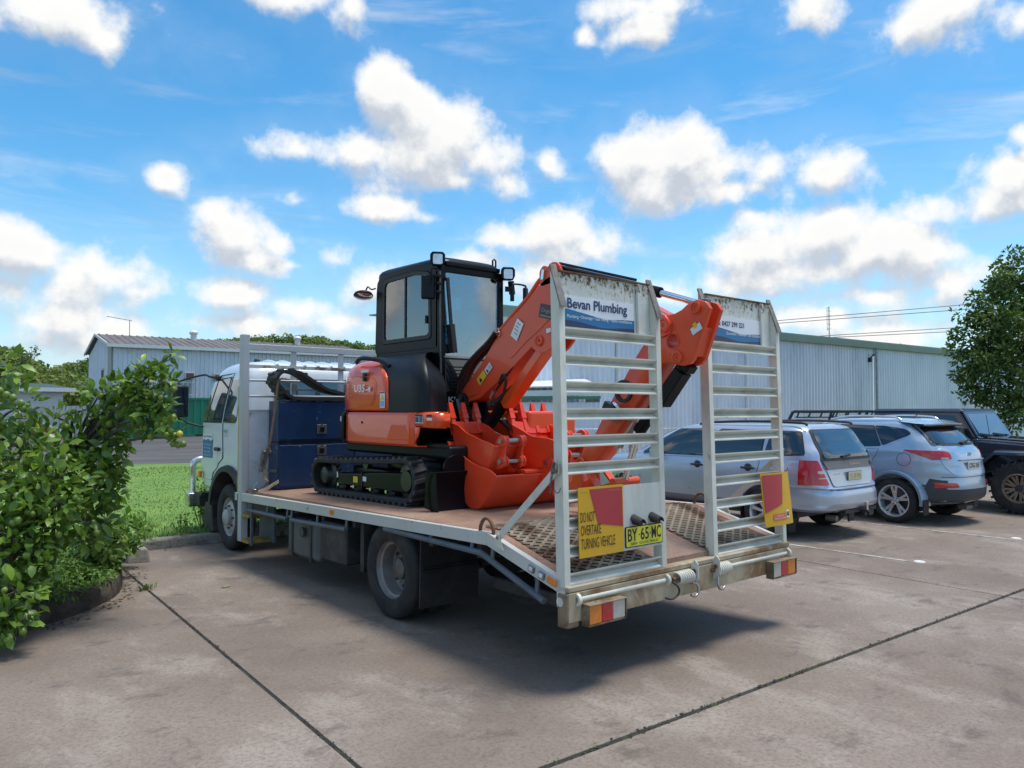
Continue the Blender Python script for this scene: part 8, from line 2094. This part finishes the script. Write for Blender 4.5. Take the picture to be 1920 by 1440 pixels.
# ---------------------------------------------------------------- ice blue hatch SUV
def crossover():
    root = thing('crossover', 'ice blue crossover with swept red tail lights parked between the wagon and the black off-roader', 'car', (0, 0, 0))
    lo = Shell([(.31, 4.02, .15, .78, 4, 4.2), (.37, 4.14, .05, .83, 4, 4.0), (.45, 4.18, .005, .855, 3.6, 3.6), (.56, 4.19, .0, .862, 3.6, 3.6), (.68, 4.18, .015, .865, 3.6, 3.6), (.76, 4.16, .03, .866, 3.6, 3.8), (.86, 4.10, .06, .862, 3.6, 4.0), (.96, 4.0, .085, .855, 3.6, 4.2), (1.02, 3.7, .105, .846, 4, 4.2), (1.07, 3.3, .13, .835, 4, 4.2), (1.11, 3.1, .16, .82, 4, 4.2), (1.15, 2.95, .20, .80, 4, 4.4)])
    up = Shell([(1.06, 3.26, .13, .826, 5, 4.4), (1.15, 3.02, .205, .800, 5, 4.6), (1.25, 2.78, .30, .765, 5, 5), (1.38, 2.46, .43, .715, 5, 5), (1.465, 2.22, .53, .675, 5, 5), (1.51, 2.05, .56, .63, 5, 5), (1.545, 1.85, .66, .54, 4, 4), (1.56, 1.65, .85, .42, 4, 3.5)])
    b = lo.mesh().build('body', silver_b, root, smooth=40); arches(b, .866, (.80, 3.28), .345, .395)
    up.mesh().build('cabin', silver_b, root, smooth=40)
    arch_liner(root, .866, (.80, 3.28), .345, .395)
    for y in (.80, 3.28):
        for s in (-1, 1): spoke_wheel(root, s * .862, y, .332, s, .332, .215, .230, 5, True, alloy)
    for sd in 'LR':
        s = 1 if sd == 'R' else -1
        qw = roundpoly([(.60, 1.33), (.70, 1.40), (1.00, 1.44), (1.14, 1.44), (.98, 1.16)], [.05, .05, 0, .02, .03]); rw = roundpoly([(1.02, 1.15), (1.18, 1.445), (1.72, 1.45), (1.78, 1.09)], .03); fw = roundpoly([(1.84, 1.085), (1.78, 1.45), (2.05, 1.44), (2.92, 1.11), (2.92, 1.08)], .03)
        for w in (qw, rw, fw):
            cx_, cz_ = sum(q[0] for q in w) / len(w), sum(q[1] for q in w) / len(w)
            patch(up, sd, [(lerp(p[0], cx_, -.05), lerp(p[1], cz_, -.07)) for p in w], 'window_surround', trim_dark, root, off=.006); patch(up, sd, w, 'window', tint_glass, root, off=.010)
        d2 = [(1.03, 1.10), (1.07, 1.0), (1.20, .80), (1.27, .62), (1.30, .36), (1.80, .36), (1.82, 1.08)]; d1 = [(1.85, 1.08), (1.83, .36), (2.84, .36), (2.90, .70), (2.92, 1.08)]
        for d in (d2, d1):
            dd = patch(lo, sd, d, 'door', silver_b, root, off=.006, N=12); outline(lo, sd, d, 'door_seam', trim_dark, root, r=.004, off=.003)
            hy = 1.24 if d is d2 else 2.0; hx = s * (lo.sx(hy, .955) + .014)
            MB().box((hx + s * .014, hy, .955), (.020, .21, .030)).build('door_handle', chrome, dd, bevel=.010)
            MB().lathe([(.0, .010), (.045, .005), (.055, 0)], (hx - s * .006, hy, .965), (s, 0, 0), 16).build('handle_cup', silver_b, dd, smooth=50)
        # fuel flap
        if sd == 'L':
            fp_ = [(.66 + .095 * math.cos(6.283 * i / 20), .955 + .095 * math.sin(6.283 * i / 20)) for i in range(20)]; outline(lo, sd, fp_, 'fuel_flap', trim_dark, root, r=.003, off=.004)
        cl = [(1.32, .315), (1.32, .42), (2.82, .42), (2.82, .315)]
        patch(lo, sd, cl, 'sill_cladding', trim_dark, root, off=.012, M=14, N=4)
        patch(lo, sd, [(.20, .33), (.14, .66), (.34, .685), (.42, .50), (.41, .33)], 'bumper_cladding', mat('cladding_dark', (.042, .046, .056), .5, var=.1), root, off=.010, N=8, M=8)
        tl = wrap_light(lo, sd, .66, .48, lambda t: lerp(1.085, .955, min(1, t / .5)) if t < .5 else lerp(.955, .975, (t - .5) / .5), lambda t: lerp(1.10, 1.085, t) if t < .93 else lerp(1.085, 1.06, (t - .93) / .07), root)
        patch(lo, 'B', [(-.70 if s < 0 else .54, .972), (-.54 if s < 0 else .70, .972), (-.53 if s < 0 else .70, .995), (-.70 if s < 0 else .53, .995)], 'reverse_lens', white_lens, tl, off=.019, N=4, M=6)
        patch(lo, 'B', roundpoly([(-.70 if s < 0 else .44, .55), (-.44 if s < 0 else .70, .565), (-.47 if s < 0 else .72, .625), (-.72 if s < 0 else .47, .635)], .02), 'reflector', red_lens, root, off=.020, N=4, M=6)
        for y in (.80, 3.28):
            rws = []
            for t in range(-8, 189, 7):
                c, sn = math.cos(R(t)), math.sin(R(t)); rws.append([(s * (lo.sx(min(4.0, max(.1, y + .445 * c)), max(.26, .345 + .445 * sn)) + .004), y + .445 * c, .345 + .445 * sn), (s * .880, y + .43 * c, .345 + .43 * sn), (s * .878, y + .395 * c, .345 + .395 * sn), (s * .80, y + .393 * c, .345 + .393 * sn)])
            MB().grid(rws).build('arch_flare', silver_b if True else trim_dark, root, smooth=50)
    TG = patch(lo, 'B', roundpoly([(-.50, .735), (.50, .735), (.62, .90), (.62, 1.13), (-.62, 1.13), (-.62, .90)], .08), 'tailgate', silver_b, root, off=.010, N=10, M=14)
    patch(up, 'B', roundpoly([(-.64, 1.165), (.64, 1.165), (.60, 1.475), (-.60, 1.475)], .04), 'glass_surround', trim_dark, TG, off=.010)
    patch(up, 'B', roundpoly([(-.60, 1.19), (.60, 1.19), (.56, 1.44), (-.56, 1.44)], .06), 'rear_glass', tint_glass, TG, off=.015)
    rows = []
    for yy, z0, z1, hw in ((.40, 1.475, 1.49, .60), (.50, 1.485, 1.525, .645), (.64, 1.50, 1.548, .66), (.85, 1.52, 1.560, .60)):
        rows.append([(-hw, yy + .05, z0), (-hw * .6, yy, z1 - .008), (0, yy - .015, z1), (hw * .6, yy, z1 - .008), (hw, yy + .05, z0)])
    mb = MB().grid(rows); mb.grid([[(x, y, z - .02) for x, y, z in r] for r in rows]); mb.grid([rows[0], [(x, y, z - .02) for x, y, z in rows[0]]]); so = mb.build('spoiler', silver_b, root, smooth=40)
    MB().bx(-.18, .18, .405, .425, 1.458, 1.476).build('brake_lamp', red_lens, so); MB().bx(-.55, .55, .43, .62, 1.44, 1.462).build('spoiler_underside', trim_dark, so)
    MB().bx(-.36, .36, lo.ry(0, .945) - .035, lo.ry(0, .945) + .02, .945, .965).build('plate_garnish', silver_b, TG, bevel=.006)
    py = lo.ry(0, .87) - .03
    pl = MB().bx(-.185, .185, py - .006, py, .815, .925, 0); pl.text('CXG 31E', (-.16, py - .009, .836), EX, EZ, w=.32, h=.07, mi=1, bold=.02); o = pl.build('number_plate', [plate_w, ink_black], TG); o['label'] = 'white number plate'
    e = MB(); cy = lo.ry(0, 1.03) - .016; e.tube([(.06 * math.cos(a), cy, 1.025 + .036 * math.sin(a)) for a in [6.283 * i / 20 for i in range(20)]], .006, 6, closed=True); e.bar((-.022, cy, 1.0), (-.014, cy, 1.05), .012, .01, up=(0, 1, 0)); e.bar((.014, cy, 1.0), (.022, cy, 1.05), .012, .01, up=(0, 1, 0)); e.bar((-.02, cy, 1.02), (.02, cy, 1.03), .01, .01, up=(0, 1, 0)); e.build('badge', chrome, TG)
    MB().text('ACTIVE', (-.52, lo.ry(-.45, .87) - .016, .86), Vector((1, -.10, 0)).normalized(), EZ, w=.16, h=.016, mi=0, bold=.02).build('name_badge', chrome, TG)
    w = MB(); w.bar((.02, .21, 1.20), (.34, .235, 1.235), .022, .02); w.bar((.0, .205, 1.185), (.10, .205, 1.21), .06, .04); w.build('rear_wiper', trim_dark, TG)
    patch(lo, 'B', [(-.80, .34), (.80, .34), (.82, .55), (.60, .53), (-.60, .53), (-.82, .64)], 'bumper_cladding', mat('cladding_dark', (.042, .046, .056), .5, var=.1), root, off=.012, N=8, M=18)
    patch(lo, 'B', [(-.62, .705), (.62, .705), (.62, .713), (-.62, .713)], 'bumper_seam', trim_dark, root, off=.008, N=2, M=12)
    patch(lo, 'B', [(-.58, .535), (.58, .535), (.58, .55), (-.58, .55)], 'bumper_crease', silver_b, root, off=.018, N=2, M=12)
    for s in (-1, 1):
        MB().tube(smoothpts([(s * .585, .80, 1.535), (s * .585, .90, 1.575), (s * .60, 1.3, 1.595), (s * .60, 1.7, 1.58), (s * .59, 1.95, 1.53)], 4), .016, 8).build('roof_rail', chrome, root, smooth=60)
        MB().box((s * .78, .36, .27), (.14, .02, .22)).build('mud_flap', black_rubber, root)
    MB().bar((0, .92, 1.555), (0, .78, 1.66), .010, .010).build('aerial', trim_dark, root)
    patch(up, 'F', [(-.66, 1.12), (.66, 1.12), (.60, 1.44), (-.60, 1.44)], 'windscreen', car_glass, root, off=.008)
    patch(lo, 'F', [(-.80, .72), (-.50, .72), (-.55, .92), (-.82, .92)], 'headlight', lamp_lens, root, off=.01); patch(lo, 'F', [(.50, .72), (.80, .72), (.82, .92), (.55, .92)], 'headlight', lamp_lens, root, off=.01); patch(lo, 'F', [(-.45, .45), (.45, .45), (.40, .72), (-.40, .72)], 'grille', trim_dark, root, off=.01)
    mirror_pair(root, silver_b, .83, 2.70, 1.10)
    MB().bx(-.10, .10, .10, .22, .22, .27).build('exhaust', dark_steel, root); MB().bx(-.72, .72, .45, 3.9, .26, .34).build('underbody', trim_dark, root)
    return root
cr_o = crossover(); cr_o.location = (9.33, .95, 0); cr_o.rotation_euler = (0, 0, R(-4.2))

# ---------------------------------------------------------------- black off-road ute
def offroader():
    root = thing('off_roader', 'dark navy boxy off-road ute with wide flares and big tyres at the right edge', 'car', (0, 0, 0))
    # local: front axle at y = 0, facing +y
    MB().hull8([(-.60, -.72, .62), (.60, -.72, .62), (.56, .52, .62), (-.56, .52, .62), (-.68, -.72, 1.20), (.68, -.72, 1.20), (.60, .50, 1.13), (-.60, .50, 1.13)]).build('hood', navy, root, bevel=.05, seg=4)
    MB().hull8([(-.45, -.70, 1.20), (.45, -.70, 1.20), (.40, .30, 1.15), (-.40, .30, 1.15), (-.42, -.68, 1.235), (.42, -.68, 1.235), (.36, .20, 1.18), (-.36, .20, 1.18)]).build('hood_bulge', navy, root, bevel=.02)
    MB().prism(roundpoly([(-.58, .68), (.58, .68), (.60, 1.10), (-.60, 1.10)], .10), 'y', .50, .56).build('grille_panel', navy, root, bevel=.02)
    for i in range(7): MB().bx(-.27 + i * .078, -.23 + i * .078, .555, .575, .76, 1.04).build('grille_slot', trim_dark, root, bevel=.01)
    for s in (-1, 1): MB().lathe([(.10, 0), (.10, .03), (.0, .045)], (s * .43, .55, .94), (0, 1, 0), 24).build('headlight', lamp_lens, root, smooth=40)
    body = MB(); body.hull8([(-.74, -2.55, .48), (.74, -2.55, .48), (.74, -.66, .48), (-.74, -.66, .48), (-.76, -2.55, 1.20), (.76, -2.55, 1.20), (.74, -.66, 1.20), (-.74, -.66, 1.20)]); body.build('body', navy, root, bevel=.03, seg=3)
    # hard top with openings closed by dark glass
    top = MB(); top.hull8([(-.745, -2.55, 1.20), (.745, -2.55, 1.20), (.735, -.70, 1.20), (-.735, -.70, 1.20), (-.665, -2.50, 1.655), (.665, -2.50, 1.655), (.655, -.98, 1.66), (-.655, -.98, 1.66)]); top.build('cabin', navy, root, bevel=.03, seg=3)
    MB().hull8([(-.69, -2.54, 1.655), (.69, -2.54, 1.655), (.67, -.92, 1.665), (-.67, -.92, 1.665), (-.62, -2.50, 1.705), (.62, -2.50, 1.705), (.60, -.99, 1.71), (-.60, -.99, 1.71)]).build('roof', mat('roof_navy', (.012, .016, .032), .35, coat=.6), root, bevel=.02, seg=3)
    for s in (-1, 1):
        def side(poly, name, m, off, parent=root):
            pts = [(s * (lerp(.76, .662, (z - 1.20) / .455) + off), y, z) for y, z in poly]; p2 = [(x - s * .02, y, z) for x, y, z in pts]; n = len(pts)
            return MB().add(pts + p2, [tuple(range(n)), tuple(range(n, 2 * n))[::-1]] + [(i, (i + 1) % n, n + (i + 1) % n, n + i) for i in range(n)]).build(name, m, parent, bevel=.004)
        side(roundpoly([(-1.62, 1.24), (-1.62, 1.60), (-1.08, 1.60), (-.86, 1.24)], .03), 'window', car_glass, .006)
        side(roundpoly([(-2.42, 1.26), (-2.42, 1.58), (-1.80, 1.58), (-1.80, 1.26)], .05), 'window', car_glass, .006)
        for yy in (-1.70, -2.50): MB().bx(min(s * .74, s * .767), max(s * .74, s * .767), yy - .004, yy + .004, .52, 1.22).build('door_seam', trim_dark, root)
        MB().box((s * .785, -1.58, 1.06), (.03, .16, .04)).build('door_handle', trim_dark, root, bevel=.01)
        MB().box((s * .90, -.90, 1.31), (.20, .12, .20)).build('door_mirror', trim_dark, root, bevel=.04, seg=3); MB().bar((s * .74, -.90, 1.24), (s * .84, -.90, 1.26), .05, .05).build('mirror_arm', trim_dark, root)
        for z in (.70, 1.02): MB().box((s * .765, -.72, z), (.03, .10, .045)).build('hinge', navy, root, bevel=.008)
        # flares: flat topped trapezoid
        for yc, L in ((0, 1), (-2.98, 1)):
            fl = [(yc + .62, .52), (yc + .50, .80), (yc + .34, .965), (yc - .34, .965), (yc - .54, .78), (yc - .66, .48)]
            rws = []
            for (y, z) in fl:
                cy = yc; d = Vector((y - cy, z - .45)).normalized(); rws.append([(s * .60, y + d.x * .06, z + d.y * .075), (s * .80, y + d.x * .065, z + d.y * .075), (s * .93, y + d.x * .03, z + d.y * .035), (s * .945, y, z - .02), (s * .93, y - d.x * .015, z - d.y * .03), (s * .62, y - d.x * .02, z - d.y * .03)])
            MB().grid(rws).build('wheel_flare', navy, root, bevel=.008, smooth=50)
        spoke_wheel(root, s * .955, 0, .42, s, .42, .30, .225, 8, True, mat('rim_bronze', (.30, .235, .18), .4, metal=.7), lugs=26, beadlock=True)
        spoke_wheel(root, s * .955, -2.98, .42, s, .42, .30, .225, 8, True, mat('rim_bronze', (.30, .235, .18), .4, metal=.7), lugs=26, beadlock=True)
        MB().bx(min(s * .70, s * .86), max(s * .70, s * .86), -2.3, -.75, .40, .47).build('side_step', trim_dark, root, bevel=.02)
        MB().hull8([(s * .58, -.70, .60), (s * .70, -.70, .60), (s * .66, .10, .72), (s * .56, .10, .72), (s * .62, -.70, 1.16), (s * .74, -.70, 1.16), (s * .64, .45, 1.08), (s * .56, .45, 1.08)]).build('fender', navy, root, bevel=.02)
    MB().hull8([(-.70, -.705, 1.215), (.70, -.705, 1.215), (.70, -.66, 1.20), (-.70, -.66, 1.20), (-.635, -.985, 1.69), (.635, -.985, 1.69), (.635, -.955, 1.695), (-.635, -.955, 1.695)]).build('screen_frame', navy, root, bevel=.012)
    MB().hull8([(-.61, -.705, 1.26), (.61, -.705, 1.26), (.61, -.668, 1.25), (-.61, -.668, 1.25), (-.565, -.955, 1.645), (.565, -.955, 1.645), (.565, -.930, 1.65), (-.565, -.930, 1.65)]).build('windscreen', mat('screen_glass', (.05, .07, .09), .02, spec=.9, coat=1.0), root)
    for x in (-.30, .22): w = MB(); w.bar((x, -.63, 1.24), (x + .38, -.68, 1.275), .022, .03); w.cyl((x, -.63, 1.21), (x, -.63, 1.26), .025, n=8); w.build('wiper', trim_dark, root)
    MB().tube([(.66, -.50, 1.18), (.66, -.56, 1.60)], .005, 5).build('aerial', trim_dark, root)
    # tray and rack
    MB().bx(-.86, .86, -4.35, -2.62, .80, .90).build('tray', trim_dark, root, bevel=.01); MB().bx(-.86, .86, -4.35, -4.30, .90, 1.12).build('tail_board', trim_dark, root, bevel=.01)
    for s in (-1, 1): MB().bx(min(s * .83, s * .86), max(s * .83, s * .86), -4.35, -2.62, .90, 1.12).build('tray_side', navy, root, bevel=.01)
    rk = MB()
    for s in (-1, 1):
        rk.bar((s * .72, -2.58, 1.66), (s * .72, -4.20, 1.64), .04, .04); rk.bar((s * .72, -2.58, 1.55), (s * .72, -4.15, 1.53), .03, .025); rk.bar((s * .72, -4.20, 1.65), (s * .78, -4.33, 1.36), .05, .04, up=(0, 1, 0)); rk.bar((s * .78, -4.33, 1.36), (s * .80, -4.33, 1.10), .05, .04, up=(0, 1, 0)); rk.bar((s * .72, -2.62, 1.66), (s * .76, -2.62, 1.12), .05, .04, up=(0, 1, 0))
        for i in range(6): rk.bar((s * .72, -2.75 - i * .26, 1.66), (s * .72, -2.81 - i * .26, 1.54), .02, .03, up=(1, 0, 0))
    for i in range(6): rk.bar((-.72, -2.62 - i * .31, 1.665), (.72, -2.62 - i * .31, 1.665), .05, .025)
    for x in (-.4, 0, .4): rk.bar((x, -2.58, 1.645), (x, -4.2, 1.625), .04, .02)
    rk.build('tray_rack', trim_dark, root)
    MB().bx(-.80, .80, .58, .72, .52, .72).build('bumper', trim_dark, root, bevel=.03); MB().bx(-.60, .60, -4.2, .5, .42, .56).build('chassis', trim_dark, root)
    return root
of = offroader(); of.location = (11.93, .86, 0); of.rotation_euler = (0, 0, R(180 - 3.5))
